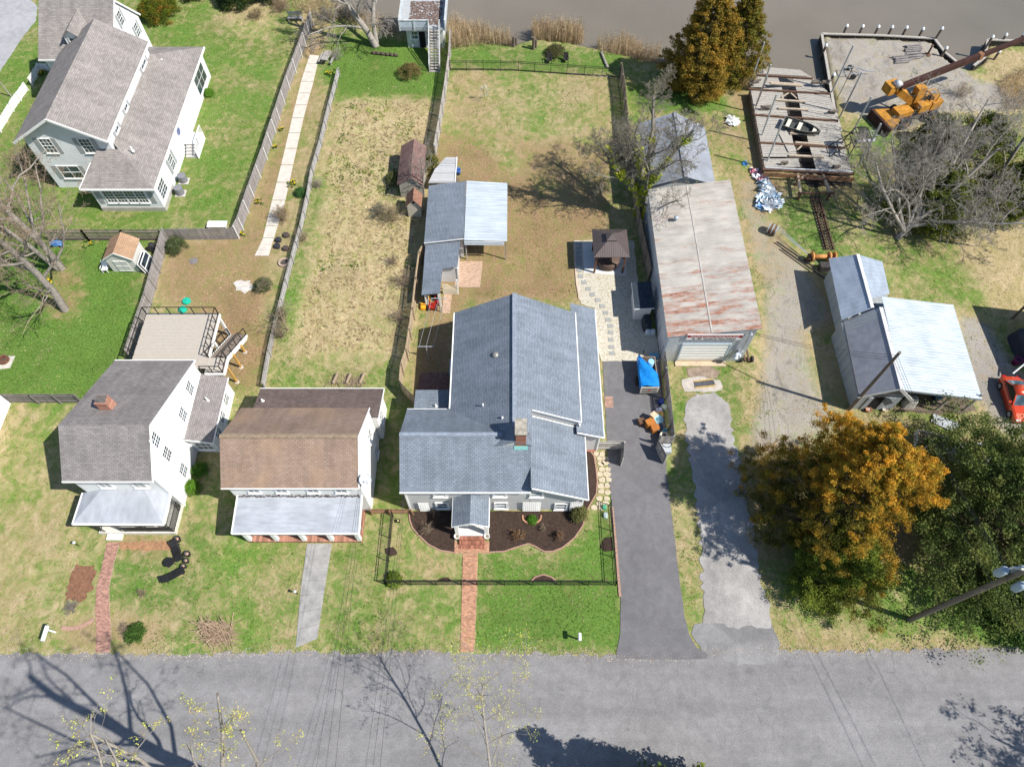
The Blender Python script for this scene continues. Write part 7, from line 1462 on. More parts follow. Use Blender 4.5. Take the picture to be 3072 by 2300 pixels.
# ================================================================ SMALL THINGS
def pot(label, px, r=.25, h=.4, body=(.1, .09, .085), fill=(.25, .17, .12), name='planter_pot', cat='planter', group=None, z=0.0):
    p = G(*px, z); o = thing(name, label, cat, p, group); k = 'pot_%s' % (body,); MB().lathe(p, [(r * .72, 0), (r * .95, h * .8), (r, h * .85), (r, h), (r * .86, h), (r * .84, h - .05)], 18).build('body', plain(k, body, .12, 4, .6), o, True)
    MB().lathe(p + Vector((0, 0, h - .08)), [(r * .84, 0), (r * .5, .03), (.01, .04)], 14).build('soil', plain('fill_%s' % (fill,), fill, .3, 8, .95), o); return o
for lab, px, r in (('white stone urn left of the porch steps', (1372, 1613), .23), ('white stone urn right of the porch steps', (1461, 1613), .23)): pot(lab, px, r, .5, (.72, .70, .64), (.2, .15, .1), 'stone_urn', 'urn')
for i, (lab, px, r) in enumerate((('black round pot beside the iron porch corner', (536, 1620), .26), ('largest black pot beside the iron lounge chairs', (566, 1664), .24), ('middle black pot between the two lounge chairs', (563, 1684), .2), ('lowest black pot above the lower lounge chair', (555, 1700), .2))): pot(lab, px, r, .36, (.03, .03, .035), (.42, .27, .19))
def lounge(label, c, rz):
    c = G(*c); o = thing('iron_lounge', label, 'lounge chair', c); ca, sa = math.cos(rz), math.sin(rz)
    def L_(u, v, z): return c + Vector((u * ca - v * sa, u * sa + v * ca, z))
    prof = [(-.85, .62), (-.65, .5), (-.4, .36), (0, .34), (.4, .36), (.75, .3)]; m = MB()
    for (u0, z0), (u1, z1) in zip(prof[:-1], prof[1:]):
        for k in range(8): v = -.26 + k * .0743; m.beam(L_(u0, v, z0), L_(u1, v, z1), .055, .03)
    for u, z in prof: m.beam(L_(u, -.28, z), L_(u, .28, z), .05)
    m.build('seat', BLACKM, o)
    for u in (-.6, .6):
        for v in (-.24, .24): MB().beam(L_(u, v, 0), L_(u * .9, v, .36), .04).build('leg', BLACKM, o)
lounge('black iron lounge chair nearest the porch of the saltbox house', (536, 1657), R(-62)); lounge('black iron lounge chair lowest on the lawn below the round table', (527, 1727), R(32))
o = thing('iron_table', 'round black iron garden table on the front lawn', 'table', G(517, 1692)); c = G(517, 1692); m = MB(); m.lathe(c + Vector((0, 0, .55)), [(.36, 0), (.37, .02), (.36, .04)], 24); m.build('tabletop', BLACKM, o)
for k in range(3): a = 2.1 * k; MB().beam(c + Vector((.3 * math.cos(a), .3 * math.sin(a), 0)), c + Vector((.2 * math.cos(a), .2 * math.sin(a), .55)), .04).build('leg', BLACKM, o)
def ac(label, px):
    c = G(*px); o = thing('air_conditioner', label, 'air conditioner', c); MB().box(c.x - .5, c.x + .5, c.y - .45, c.y + .45, 0, .1).build('pad', CONC, o); MB().lathe(c + Vector((0, 0, .1)), [(.4, 0), (.42, .05), (.42, .75), (.4, .8), (.33, .82)], 16).build('casing', plain('ac_grey', (.20, .20, .22), .1, 6, .6), o); MB().lathe(c + Vector((0, 0, .84)), [(.34, 0), (.3, .03), (.08, .05)], 16).build('fan_grille', plain('ac_light', (.55, .55, .56), .1, 6, .5), o)
ac('grey air conditioner beside the big white house, farther one', (553, 545)); ac('grey air conditioner beside the big white house, nearer one', (543, 582))
for lab, px in (('green septic lid on the bare garden ground, upper', (561, 905)), ('green septic lid partly behind the deck railing', (549, 930))):
    o = thing('septic_lid', lab, 'lid', G(*px)); MB().lathe(G(*px), [(.37, 0), (.37, .15), (.35, .2), (.12, .23), (.02, .23)], 24).build('cover', plain('lid_green', (.015, .42, .29), .1, 3, .5), o)
o = thing('manhole_cover', 'round dark manhole cover on the garden ground', 'lid', G(581, 783)); MB().lathe(G(581, 783), [(.4, 0), (.4, .04), (.34, .05), (.02, .05)], 22).build('cover', plain('iron_cover', (.19, .17, .17), .2, 6, .8), o); 
def ring(label, px, r, n=12, h=.2, mat=None, ash=(.08, .07, .06)):
    c = G(*px); o = thing('fire_pit', label, 'fire pit', c)
    for k in range(n): a = 6.283 * k / n; MB().obox(c + Vector((r * math.cos(a), r * math.sin(a), 0)), .16, 2 * r * 3.1 / n, 0, h + random.uniform(-.03, .03), a).build('stone', mat or plain('ring_stone', (.42, .32, .26), .25, 4, .9), o)
    MB().lathe(c, [(r - .05, .02), (r - .1, .05), (.01, .07)], 14).build('ash', plain('ash', ash, .3, 6, .95), o)
ring('stone ring fire pit beside the low picket fence', (853, 789), .45); ring('brown fire bowl on a pale pad at the left edge', (14, 1082), .36, 12, .35, plain('bowl_rust', (.16, .075, .05), .2, 4, .7))
structure(sheet('fire_pad', [(-20, 1070), (46, 1068), (30, 1104), (-20, 1110)], .03, CONC))
structure(sheet('burnt_ash_patch', [(700, 850), (725, 838), (748, 842), (760, 862), (735, 880), (708, 872)], .012, plain('pale_ash', (.62, .58, .53), .2, 3, .95, fine=.4), .18, .3))
def picnic(label, px, rz):
    c = G(*px); o = thing('picnic_table', label, 'picnic table', c); ca, sa = math.cos(rz), math.sin(rz)
    def L_(u, v, z): return c + Vector((u * ca - v * sa, u * sa + v * ca, z))
    for k in range(5): v = -.32 + k * .16; MB().beam(L_(-.85, v, .74), L_(.85, v, .74), .14, .04).build('table_plank', GREYW, o)
    for v in (-.72, .72): MB().beam(L_(-.85, v, .44), L_(.85, v, .44), .24, .04).build('bench', GREYW, o)
    for u in (-.6, .6):
        for s_ in (-1, 1): MB().beam(L_(u, s_ * .62, 0), L_(u, s_ * .22, .72), .09).build('leg', GREYW, o)
picnic('small grey picnic table beside the concrete garden path', (983, 184), R(80))
o = thing('white_tub', 'white plastic tub leaning against the cross fence', 'tub', G(657, 690)); c = G(657, 684); MB().solid([(c.x - .9, c.y - .35, .55), (c.x + .9, c.y - .35, .55), (c.x + .9, c.y + .35, .55), (c.x - .9, c.y + .35, .55)], [(c.x - .75, c.y - .25, .02), (c.x + .75, c.y - .25, .02), (c.x + .75, c.y + .25, .02), (c.x - .75, c.y + .25, .02)]).build('shell', TRIM, o); MB().box(c.x - .94, c.x + .94, c.y - .39, c.y + .39, .52, .58).build('rim', TRIM, o)
def covered(label, px, sx, sy, h, col, name, cat, n=10):
    c = G(*px); o = thing(name, label, cat, c); m = MB(); rows = []
    for t, f in ((0, 1.06), (.35, 1.0), (.75, .92), (.95, .75), (1.0, .4)):
        rows.append([c + Vector((sx / 2 * f * math.copysign(abs(math.cos(a)) ** .5, math.cos(a)) * random.uniform(.93, 1.05), sy / 2 * f * math.copysign(abs(math.sin(a)) ** .5, math.sin(a)) * random.uniform(.93, 1.05), h * t * random.uniform(.96, 1.03))) for a in np.linspace(0, 6.283, n * 2 + 1)[:-1]])
    for a, b in zip(rows[:-1], rows[1:]):
        for k in range(n * 2): j = (k + 1) % (n * 2); m.poly([a[k], a[j], b[j], b[k]])
    m.poly(rows[-1]); m.build('cover', plain('cov_%s' % (col,), col, .25, 5, .55), o, True); return o
covered('barbecue under a black cover between shed and fence', (465, 752), .7, .6, 1.0, (.03, .03, .035), 'covered_barbecue', 'barbecue')
for lab, px in (('black bag of leaves beside the path end, upper left of four', (836, 722)), ('black bag of leaves beside the path end, lower left of four', (832, 741)), ('dark bag of leaves beside the path end, upper right of four', (859, 708)), ('brown bag of leaves beside the path end, lower right of four', (858, 748))): covered(lab, px, .55, .55, .35, (.035, .035, .045) if 'black' in lab else (.08, .06, .055), 'leaf_bag', 'bag')
covered('black tub next to the dark roofed storage shed', (1938, 975), .75, 1.6, .9, (.03, .035, .045), 'black_tank', 'tank')
for lab, px, col in (('white drum behind the storage shed, left', (1943, 1000), (.6, .66, .7)), ('white drum behind the storage shed, right', (1957, 1000), (.6, .66, .7))): covered(lab, px, .45, .45, .5, col, 'plastic_drum', 'drum')
covered('green bag of soil beside the iron fence, upper', (1813, 1522), .35, .4, .25, (.10, .42, .24), 'soil_bag', 'bag'); covered('green and white bag of soil beside the iron fence, lower', (1816, 1546), .35, .5, .25, (.45, .55, .52), 'soil_bag', 'bag')
# white windows leaning on the garden shed, boards and chairs
for i, (lab, x) in enumerate((('white window sash leaning against the garden shed, inner one', -34.72), ('white window sash leaning against the garden shed, outer one', -34.42))):
    o = thing('window_sash', lab, 'window', (x, 42.6, 0)); q0, q1 = Vector((x + .25, 42.0, .05)), Vector((x, 42.0, 1.35)); m = MB()
    for yy in (41.95, 43.6): m.beam((x + .25, yy, .05), (x, yy, 1.35), .09, .06)
    for f in (0, .5, 1): m.beam((x + .25 - .25 * f, 41.95, .05 + 1.3 * f), (x + .25 - .25 * f, 43.6, .05 + 1.3 * f), .08, .06)
    m.build('frame', TRIM, o); MB().poly([(x + .24, 42.0, .06), (x + .24, 43.55, .06), (x - .01, 43.55, 1.33), (x - .01, 42.0, 1.33)]).build('pane', GLASS, o)
def chair_white(label, c, col, h=.75):
    o = thing('garden_chair', label, 'chair', c); c = Vector(c); m = plain('chair_%s' % (col,), col, .08, 4, .5)
    MB().slab([c + Vector((-.28, -.28, .42)), c + Vector((.28, -.28, .42)), c + Vector((.28, .28, .4)), c + Vector((-.28, .28, .4))], .05).build('seat', m, o); MB().slab([c + Vector((-.28, .24, .42)), c + Vector((.28, .24, .42)), c + Vector((.28, .42, .98)), c + Vector((-.28, .42, .98))], .04).build('backrest', m, o)
    for sx in (-.25, .25):
        for sy in (-.25, .25): MB().beam(c + Vector((sx, sy, 0)), c + Vector((sx, sy, .42)), .05).build('leg', m, o)
        MB().beam(c + Vector((sx * 1.1, -.28, .64)), c + Vector((sx * 1.1, .34, .66)), .06, .04).build('armrest', m, o)
chair_white('pale blue plastic chair beside the garden shed, upper', (-38.15, 43.4, 0), (.62, .72, .78)); chair_white('white plastic chair beside the garden shed, lower', (-38.3, 42.3, 0), (.74, .76, .78))
chair_white('dark metal chair behind the back iron fence, left of two', G(1648, 188), (.03, .028, .028)); chair_white('dark metal chair behind the back iron fence, right of two', G(1697, 186), (.03, .028, .028))
# toys
o = thing('toy_car', 'blue child ride-on car beside the brown fence', 'toy car', G(172, 735)); c = G(172, 735); B_ = plain('toy_blue', (.08, .24, .55), .1, 4, .4)
MB().solid([c + Vector((-.5, -.2, .38)), c + Vector((.25, -.22, .42)), c + Vector((.25, .22, .42)), c + Vector((-.5, .2, .38))], [c + Vector((-.6, -.27, .12)), c + Vector((.55, -.27, .12)), c + Vector((.55, .27, .12)), c + Vector((-.6, .27, .12))]).build('body', B_, o); MB().beam(c + Vector((.2, -.2, .6)), c + Vector((.2, .2, .6)), .05).build('handlebar', B_, o)
for u in (-.38, .38):
    for v in (-.28, .28): MB().tube(c + Vector((u, v - .04, .13)), c + Vector((u, v + .04, .13)), .13, .13, 12).build('wheel', TY, o)
covered('yellow toy lying on the lawn behind the leaning grey trunk', (143, 845), .7, .45, .35, (.75, .55, .02), 'yellow_toy', 'toy')
# mailboxes and lamps
def mailbox(label, px, col=(.8, .8, .78), two=False):
    c = G(*px); o = thing('mailbox', label, 'mailbox', c); MB().box(c.x - .05, c.x + .05, c.y - .05, c.y + .05, 0, 1.05).build('post', TRIM, o); cm = plain('mb_%s' % (col,), col, .04, 3, .4)
    for k in range(2 if two else 1):
        y0 = c.y - .28 - k * .5; pr_ = [(c.x - .11 + .0, 1.05), (c.x + .11, 1.05), (c.x + .11, 1.2), (c.x + .06, 1.28), (c.x - .06, 1.28), (c.x - .11, 1.2)]; MB().prism_y(pr_, y0, y0 + .5).build('box', cm, o)
mailbox('white mailbox on a post near the road, right of the brick walk', (1735, 1917)); mailbox('pair of white mailboxes on one post near the curved brick walk', (166, 1896), (.78, .8, .82), True)
def lamp(label, px, h=.6):
    c = G(*px); o = thing('path_lamp', label, 'lamp', c); MB().tube(c, c + Vector((0, 0, h)), .03, .03, 8).build('post', BLACKM, o); MB().lathe(c + Vector((0, 0, h)), [(.05, 0), (.09, .05), (.09, .2), (.12, .22), (.02, .3)], 10).build('lantern', plain('lamp_glass', (.5, .5, .48), .1, 4, .3), o)
lamp('small path lamp beside the concrete front walk', (893, 1781)); lamp('black garden lamp on the lawn left of the iron porch', (238, 1636))
o = thing('flood_lamp', 'square black solar lamp on the lawn by the iron fence', 'lamp', G(1196, 1565)); c = G(1196, 1565); MB().tube(c, c + Vector((0, 0, .2)), .04).build('post', BLACKM, o); MB().box(c.x - .14, c.x + .14, c.y - .12, c.y + .12, .2, .3).build('head', BLACKM, o); MB().box(c.x - .06, c.x + .06, c.y - .05, c.y + .05, .3, .31).build('lens', plain('lens_yellow', (.7, .6, .2), .1, 4, .4), o)
# bucket, tank, tools at the lean-to
pot('blue bucket beside the weathered platform', (1374, 522), .33, .6, (.06, .16, .50), (.03, .07, .2), 'bucket', 'bucket')
o = thing('heating_tank', 'pale blue upright tank against the west wall of the grey house', 'tank', G(1352, 1000)); c = Vector((-4.95, 31.0, 0)); MB().solid([c + Vector((-.35, -.75, 1.25)), c + Vector((.35, -.75, 1.25)), c + Vector((.35, .75, 1.25)), c + Vector((-.35, .75, 1.25))], [c + Vector((-.35, -.75, .2)), c + Vector((.35, -.75, .2)), c + Vector((.35, .75, .2)), c + Vector((-.35, .75, .2))]).build('tank', plain('tank_blue', (.42, .56, .62), .08, 3, .4), o)
for dy in (-.6, .6): MB().box(c.x - .3, c.x + .3, c.y + dy - .04, c.y + dy + .04, 0, .2).build('leg', BLACKM, o)
o = thing('garden_tiller', 'red garden tiller parked in front of the lean-to', 'tiller', G(1300, 925)); c = G(1298, 925); RDm = plain('tiller_red', (.45, .03, .02), .15, 5, .5)
MB().box(c.x - .3, c.x + .3, c.y - .3, c.y + .2, .25, .6).build('engine', RDm, o); MB().beam(c + Vector((-.2, .2, .5)), c + Vector((-.3, 1.0, 1.0)), .05).build('handle', RDm, o); MB().beam(c + Vector((.2, .2, .5)), c + Vector((.3, 1.0, 1.0)), .05).build('handle', RDm, o)
for s_ in (-.35, .35): MB().tube(c + Vector((s_ - .08, -.1, .25)), c + Vector((s_ + .08, -.1, .25)), .25, .25, 14).build('wheel', TY, o)
covered('crumpled orange bag by the tan fence near the lean-to', (1271, 922), .6, .7, .4, (.75, .34, .02), 'orange_bag', 'bag'); covered('red fuel can beside the red tiller', (1310, 912), .35, .35, .4, (.5, .02, .04), 'fuel_can', 'can'); covered('yellow tarp bundle inside the open lean-to', (1285, 895), .5, .5, .6, (.62, .40, .05), 'tarp_bundle', 'tarp')
o = thing('washing_line_post', 'grey T-shaped washing line post in front of the lean-to', 'post', G(1322, 935)); c = G(1322, 935); MB().tube(c, c + Vector((0, 0, 2.0)), .05).build('post', GALV, o); MB().beam(c + Vector((-.7, 0, 2.0)), c + Vector((.7, 0, 2.0)), .06).build('cross_arm', GALV, o)
o2 = thing('washing_line_post', 'grey T-shaped washing line post in the shade beside the patio', 'post', G(1285, 1075)); c2 = G(1285, 1075); MB().tube(c2, c2 + Vector((0, 0, 1.9)), .05).build('post', GALV, o2); MB().beam(c2 + Vector((-.7, 0, 1.9)), c2 + Vector((.7, 0, 1.9)), .06).build('cross_arm', GALV, o2)
for k in range(3): o = MB().tube(c + Vector((-.6 + .6 * k, 0, 1.98)), c2 + Vector((-.6 + .6 * k, 0, 1.88)), .012, .012, 4).build('washing_line', GALV); tag(o, 'thin pale washing line between the two T posts, %s' % ('western', 'middle', 'eastern')[k], 'line')
for k, px in enumerate(((1345, 1112), (1344, 1133), (1344, 1150))): chair_white('dark blue patio chair against the grey house, %s' % ('upper', 'middle', 'lower')[k], Vector((-4.95, G(*px).y, 0)), (.03, .05, .08))
# trailer with blue tarp
tl = thing('utility_trailer', 'utility trailer under a bright blue tarp with slatted tailgate on the driveway', 'trailer', G(1940, 1165)); x0, x1, y0, y1 = G(1912, 1170).x + .1, G(1966, 1170).x, 28.9, 31.9
TM = plain('trailer_wood', (.30, .22, .17), .2, 4, .8); BT = plain('blue_tarp', (.012, .21, .62), .12, 3, .35)
MB().box(x0, x1, y0, y1, .55, .65).build('bed', TM, tl)
for a in ((x0, x0 + .06, y0, y1), (x1 - .06, x1, y0, y1), (x0 + .06, x1 - .06, y1 - .06, y1)): MB().box(*a, .65, 1.35).build('side_panel', TM, tl)
for x in (x0 - .16, x1 + .16): MB().tube((x - .1, (y0 + y1) / 2 - .3, .35), (x + .1, (y0 + y1) / 2 - .3, .35), .35, .35, 18).build('wheel', TY, tl)
MB().beam(((x0 + x1) / 2, y1, .5), ((x0 + x1) / 2, y1 + 1.2, .45), .09).build('tongue', DKST, tl)
tg = MB().box(x0 - .03, x1 + .03, y0 - .1, y0 - .04, .5, 1.42).build('tailgate', plain('tailgate_pale', (.60, .56, .48), .1, 4, .7), tl)
for r_ in range(2):
    for k in range(11): x = x0 + .08 + k * (x1 - x0 - .16) / 11; MB().box(x, x + .09, y0 - .115, y0 - .1, .62 + .42 * r_, .95 + .42 * r_).build('slot', plain('slot_dark', (.25, .23, .2), .1, 4, .8), tg)
MB().box((x0 + x1) / 2 - .1, (x0 + x1) / 2 + .1, y0 - .125, y0 - .1, .93, 1.03).build('red_marker', plain('marker_red', (.6, .02, .02), .05, 3, .4), tg)
m = MB(); N_ = 9; grid = [[None] * (N_ + 1) for _ in range(N_ + 1)]
for i in range(N_ + 1):
    for j in range(N_ + 1):
        u, v = i / N_, j / N_; x = x0 - .04 + (x1 - x0 + .08) * u * (1 if v < .45 else max(.12, 1 - (v - .45) / .55 * .95)); grid[i][j] = Vector((x, y0 + (y1 - y0) * v, 1.42 + .16 * math.sin(u * 3.1) + .07 * math.sin(7 * u + 9 * v) + random.uniform(-.02, .02)))
for i in range(N_):
    for j in range(N_): m.poly([grid[i][j], grid[i + 1][j], grid[i + 1][j + 1], grid[i][j + 1]])
for j in range(N_): a, b = grid[0][j], grid[0][j + 1]; m.poly([a, b, Vector((b.x - .05, b.y, .95)), Vector((a.x - .05, a.y, .95))])
m.build('tarp', BT, tl, True)
o = thing('blue_drum', 'pale blue plastic drum standing in the tarped trailer', 'drum', (x1 - .45, y1 - .7, .65)); MB().lathe((x1 - .45, y1 - .65, .65), [(.27, 0), (.29, .1), (.29, .9), (.27, 1.0), (.22, 1.02), (.01, 1.0)], 20).build('barrel', plain('drum_blue', (.30, .55, .75), .06, 4, .4), o, True)
# junk along the fence
def crate(label, px, sx, sy, h, col, name='cabinet', cat='cabinet', rz=0.0, z=0):
    c = G(*px); o = thing(name, label, cat, c); mt = plain('cr_%s' % (col,), col, .15, 4, .7); MB().obox(c, sx, sy, z + .04, h, rz).build('body', mt, o); MB().obox(c, sx + .06, sy + .06, h, h + .04, rz).build('top', mt, o)
    for a in (-1, 1):
        for b in (-1, 1): q = c + Vector((a * sx * .4 * math.cos(rz) - b * sy * .4 * math.sin(rz), a * sx * .4 * math.sin(rz) + b * sy * .4 * math.cos(rz), 0)); MB().obox(q, .06, .06, 0, .05, rz).build('foot', mt, o)
crate('orange-brown wooden cabinet among the junk by the fence', (1947, 1276), .7, .5, .75, (.42, .16, .03), rz=.4); crate('second orange-brown cabinet leaning behind the first', (1962, 1290), .6, .6, .6, (.38, .14, .03), rz=.3)
crate('tan cardboard box on top of the junk pile', (1956, 1258), .45, .4, .9, (.62, .47, .32), 'cardboard_box', 'box', .7); crate('small dark wooden stool at the edge of the junk pile', (1922, 1270), .45, .45, .5, (.13, .07, .04), 'wooden_stool', 'stool', .3); crate('yellow-brown carton beside the fence above the cabinets', (1978, 1250), .4, .4, .5, (.5, .3, .08), 'carton', 'box')
pot('large pale blue wash tub on the junk pile', (1970, 1268), .42, .7, (.28, .52, .62), (.1, .2, .25), 'wash_tub', 'tub'); pot('wicker rimmed planter by the fence', (1987, 1318), .36, .8, (.62, .56, .46), (.09, .06, .05), 'planter_pot', 'planter'); pot('grey round bin behind the wash tub', (1975, 1290), .34, .6, (.10, .11, .13), (.08, .09, .11), 'round_bin', 'bin'); pot('teal bucket between bin and planter', (1990, 1300), .25, .5, (.10, .35, .42), (.05, .15, .2), 'bucket', 'bucket'); pot('large black pot below the wicker planter', (1996, 1338), .42, .6, (.02, .02, .022), (.015, .013, .012))
crate('grey lidded plastic tote at the driveway gate', (1990, 1352), 1.0, .7, .55, (.42, .45, .47), 'plastic_tote', 'tote')
for lab, px, col in (('white and purple feed bag by the fence', (1975, 1235), (.55, .5, .6)), ('dark blue bag by the fence above the feed bag', (1982, 1208), (.03, .05, .22)), ('pale green bag against the fence', (1990, 1225), (.45, .5, .42))): covered(lab, px, .5, .5, .45, col, 'feed_bag', 'bag')
crate('flat blue bin behind the trailer', (1960, 1072), .7, .4, .35, (.18, .40, .55), 'blue_bin', 'bin')
# patio leftovers, mower, logs, brush
o = thing('push_mower', 'grey push mower with bent handle beside the bronze cedar', 'mower', G(2084, 300)); c = G(2084, 302); MB().lathe(c + Vector((0, 0, .12)), [(.35, 0), (.38, .08), (.3, .22), (.12, .35)], 14).build('deck', plain('mower_grey', (.28, .29, .28), .15, 5, .6), o)
for s_ in (-.28, .28):
    MB().tube(c + Vector((s_, .2, .3)), c + Vector((s_, 1.2, 1.05)), .025).build('handle', GALV, o)
    for v in (-.3, .3): MB().tube(c + Vector((s_ * 1.3 - .03, v, .13)), c + Vector((s_ * 1.3 + .03, v, .13)), .13, .13, 12).build('wheel', TY, o)
MB().tube(c + Vector((-.28, 1.2, 1.05)), c + Vector((.28, 1.2, 1.05)), .03).build('grip', GALV, o)
covered('red tarp covered bundle right of the push mower', (2128, 274), 1.7, .7, .5, (.42, .05, .05), 'red_bundle', 'tarp')
for lab, a, b, r_ in (('long fallen log on the grass near the boathouse', (1115, 162), (1195, 170), .17), ('pale driftwood log behind the back iron fence', (1803, 160), (1822, 205), .16), ('pale timber edging at the back fence', (1702, 222), (1830, 232), .08)):
    A, B = G(*a), G(*b); o = thing('log', lab, 'log', A); m = MB(); n = 6
    for k in range(n): p, q = A.lerp(B, k / n), A.lerp(B, (k + 1) / n); p.z = q.z = r_ * .8; m.tube(p + rv(.02), q + rv(.02), r_ * random.uniform(.85, 1.1), r_ * random.uniform(.85, 1.1), 9)
    m.build('trunk', BARKP if 'pale' in lab else BARKD, o, True)
for lab, a, h in (('dark old dock post on the bank, left of two', (1541, 140), 1.3), ('dark old dock post on the bank, right of two', (1600, 148), 1.5)):
    c = G(*a); o = thing('dock_post', lab, 'post', c); MB().tube(c, c + Vector((0, 0, h)), .2, .18, 9).build('post', DKWOOD, o); MB().tube(c + Vector((.3, .3, 0)), c + Vector((.28, .3, h * .7)), .16, .15, 8).build('post', DKWOOD, o)
o = thing('brush_pile', 'pile of cut tan branches at the roadside', 'brush pile', G(650, 1900)); S = []
for k in range(150):
    c = G(random.uniform(615, 700), random.uniform(1870, 1930)); a = random.gauss(-.5, .45); l = random.uniform(.5, 1.1); d = Vector((math.cos(a), math.sin(a), random.uniform(-.05, .15))); p = c + Vector((0, 0, random.uniform(.05, .5))); S.append((*(p - d * l), *(p + d * l), random.uniform(.012, .03), .01))
segs_mesh('branches', S, plain('cut_branch', (.46, .33, .23), .3, 6, .9), o, kind='stuff')
o = thing('brush_pile', 'cut logs and branches behind the brown roofed house', 'brush pile', G(1040, 1150)); S = []
for k in range(60): c = G(random.uniform(985, 1090), random.uniform(1135, 1160)); a = random.uniform(0, 3.1); l = random.uniform(.3, .9); d = Vector((math.cos(a), math.sin(a), random.uniform(-.1, .3))); p = c + Vector((0, 0, .15)); S.append((*(p - d * l), *(p + d * l), random.uniform(.012, .03), .01))
for k in range(3): c = G(1000 + 40 * k, 1152); S.append((*(c + Vector((0, 0, .15))), *(c + Vector((.3, .9, .3))), .14, .12))
segs_mesh('branches', S, TWIGT, o, kind='stuff')
# clumps of daffodils
def daff(label, px, n=14, r=.4):
    c = G(*px); o = thing('daffodil_clump', label, 'flowers', c); C = [(c.x + random.gauss(0, r * .5), c.y + random.gauss(0, r * .5), .18) for _ in range(n)]
    leaf_mesh('leaves', C, .16, 14, .07, [(.06, .15, .04)] * n, LEAF, o); F_ = [(x + random.gauss(0, .05), y + random.gauss(0, .05), .33) for x, y, z in C]; leaf_mesh('blossoms', F_, .05, 7, .05, [(.85, .62, .02)] * n, LEAF, o)
for lab, px, n, r in (('yellow daffodils beside the fence corner', (725, 703), 10, .35), ('yellow daffodils on the path edge near the brown shrub', (875, 552), 16, .5), ('yellow daffodils at the top of the garden path', (990, 222), 16, .5), ('small yellow daffodil clump beside the garden path', (846, 391), 8, .25), ('small yellow daffodil clump lower beside the garden path', (827, 445), 8, .25), ('yellow daffodils between fence and garden path low down', (777, 608), 10, .4), ('yellow forsythia by the white picket fence', (122, 222), 22, .5), ('orange flowering clump on the garden fence top', (900, 120), 14, .35), ('daffodils in the lawn behind the garden shed', (265, 737), 10, .5)): daff(lab, px, n, r)
# utility poles and wires
def pole(label, b, t, r=.15):
    p, q = by_top(*b, *t, 0); o = thing('utility_pole', label, 'utility pole', p); MB().tube(p, q, r, r * .72, 12).build('post', wood('pole_wood', (.20, .165, .135), .3, .05), o); return o, p, q
po1, pp1, pq1 = pole('grey wooden service pole in front of the boat shop', (2547, 1228), (2696, 1054), .16)
po2, pp2, pq2 = pole('dark utility pole with three transformers at the lower right', (2728, 1858), (3100, 1698), .2)
TRF = plain('transformer_grey', (.33, .40, .47), .08, 3, .45); up2 = (pq2 - pp2).normalized(); hh2 = pq2.z
for k, (dx, dy) in enumerate(((-.55, .25), (.15, -.6), (.5, .3))):
    c = pp2 + Vector((dx, dy, hh2 - 2.4)); tco = MB().lathe(c, [(.22, 0), (.24, .06), (.24, .8), (.2, .9), (.08, .95)], 18).build('transformer', TRF, po2, True); MB().lathe(c + Vector((.1, 0, 1.08)), [(.05, 0), (.07, .1), (.04, .3)], 8).build('bushing', plain('porcelain', (.7, .72, .75), .05, 3, .3), tco)
for z, dy in ((hh2 - .4, -.12), (hh2 - .9, .12)): MB().beam(pp2 + Vector((-.5, dy + .1, z)), pp2 + Vector((2.6, dy - .5, z)), .1, .12).build('cross_arm', plain('arm_pale', (.62, .60, .55), .1, 3, .8), po2)
MB().tube(pp2 + Vector((-.3, .1, hh2 - .3)), pp2 + Vector((-.3, .1, hh2 + .1)), .05, .03, 8).build('insulator', plain('porcelain', (.7, .72, .75), .05, 3, .3), po2)
WIRE = plain('wire_black', (.035, .035, .04), .05, 1, .6)
def wire(label, a, b, sag=.6, r=.014, n=14):
    a, b = Vector(a), Vector(b); m = MB(); pts = []
    for k in range(n + 1): t = k / n; p = a.lerp(b, t); p.z -= sag * 4 * t * (1 - t); pts.append(p)
    o = m.path(pts, r, 4).build('overhead_wire', WIRE); return tag(o, label, 'wire')
top1 = pq1 - Vector((0, 0, .4)); wk = Vector((19.6, 32.1, 4.7))
for k in range(3): wire('overhead wire from the service pole to the workshop, %s of three' % ('upper', 'middle', 'lower')[k], top1 - Vector((0, 0, .35 * k)), wk + Vector((0, 0, .1 - .15 * k)), .5, .016)
for k in range(3): wire('overhead wire from the service pole to the transformer pole, %s of three' % ('first', 'second', 'third')[k], top1 - Vector((0, 0, .3 * k)), pp2 + Vector((-.3 + .3 * k, .2, hh2 - 1.5 - .5 * k)), .7, .014)
for k in range(2): wire('overhead wire from the transformer pole across the road, %s of two' % ('left', 'right')[k], pp2 + Vector((-.2 + .5 * k, 0, hh2 - 2.2)), Vector((33.5 + 1.2 * k, -14, 9)), .4, .016)
wire('long overhead wire crossing the road at the lower right', Vector((26.5, 24, 8)), Vector((36.5, -12, 9)), .6, .014)
hc = Vector((-10.9, 18.9, 5.3))
for k in range(3): wire('service wire from the brown roofed house down across the road, %s of three' % ('left', 'middle', 'right')[k], hc + Vector((.05 * k, -.1, -.1 * k)), Vector((-11.2 + .9 * k, -13, 9.5)), .8, .009)
hg = Vector((-7.8, 18.3, 4.6))
for k in range(3): wire('service wire from the grey house down across the road, %s of three' % ('left', 'middle', 'right')[k], hg + Vector((.05 * k, -.05, -.1 * k)), Vector((-8.8 + .7 * k, -13, 9.5)), .8, .009)
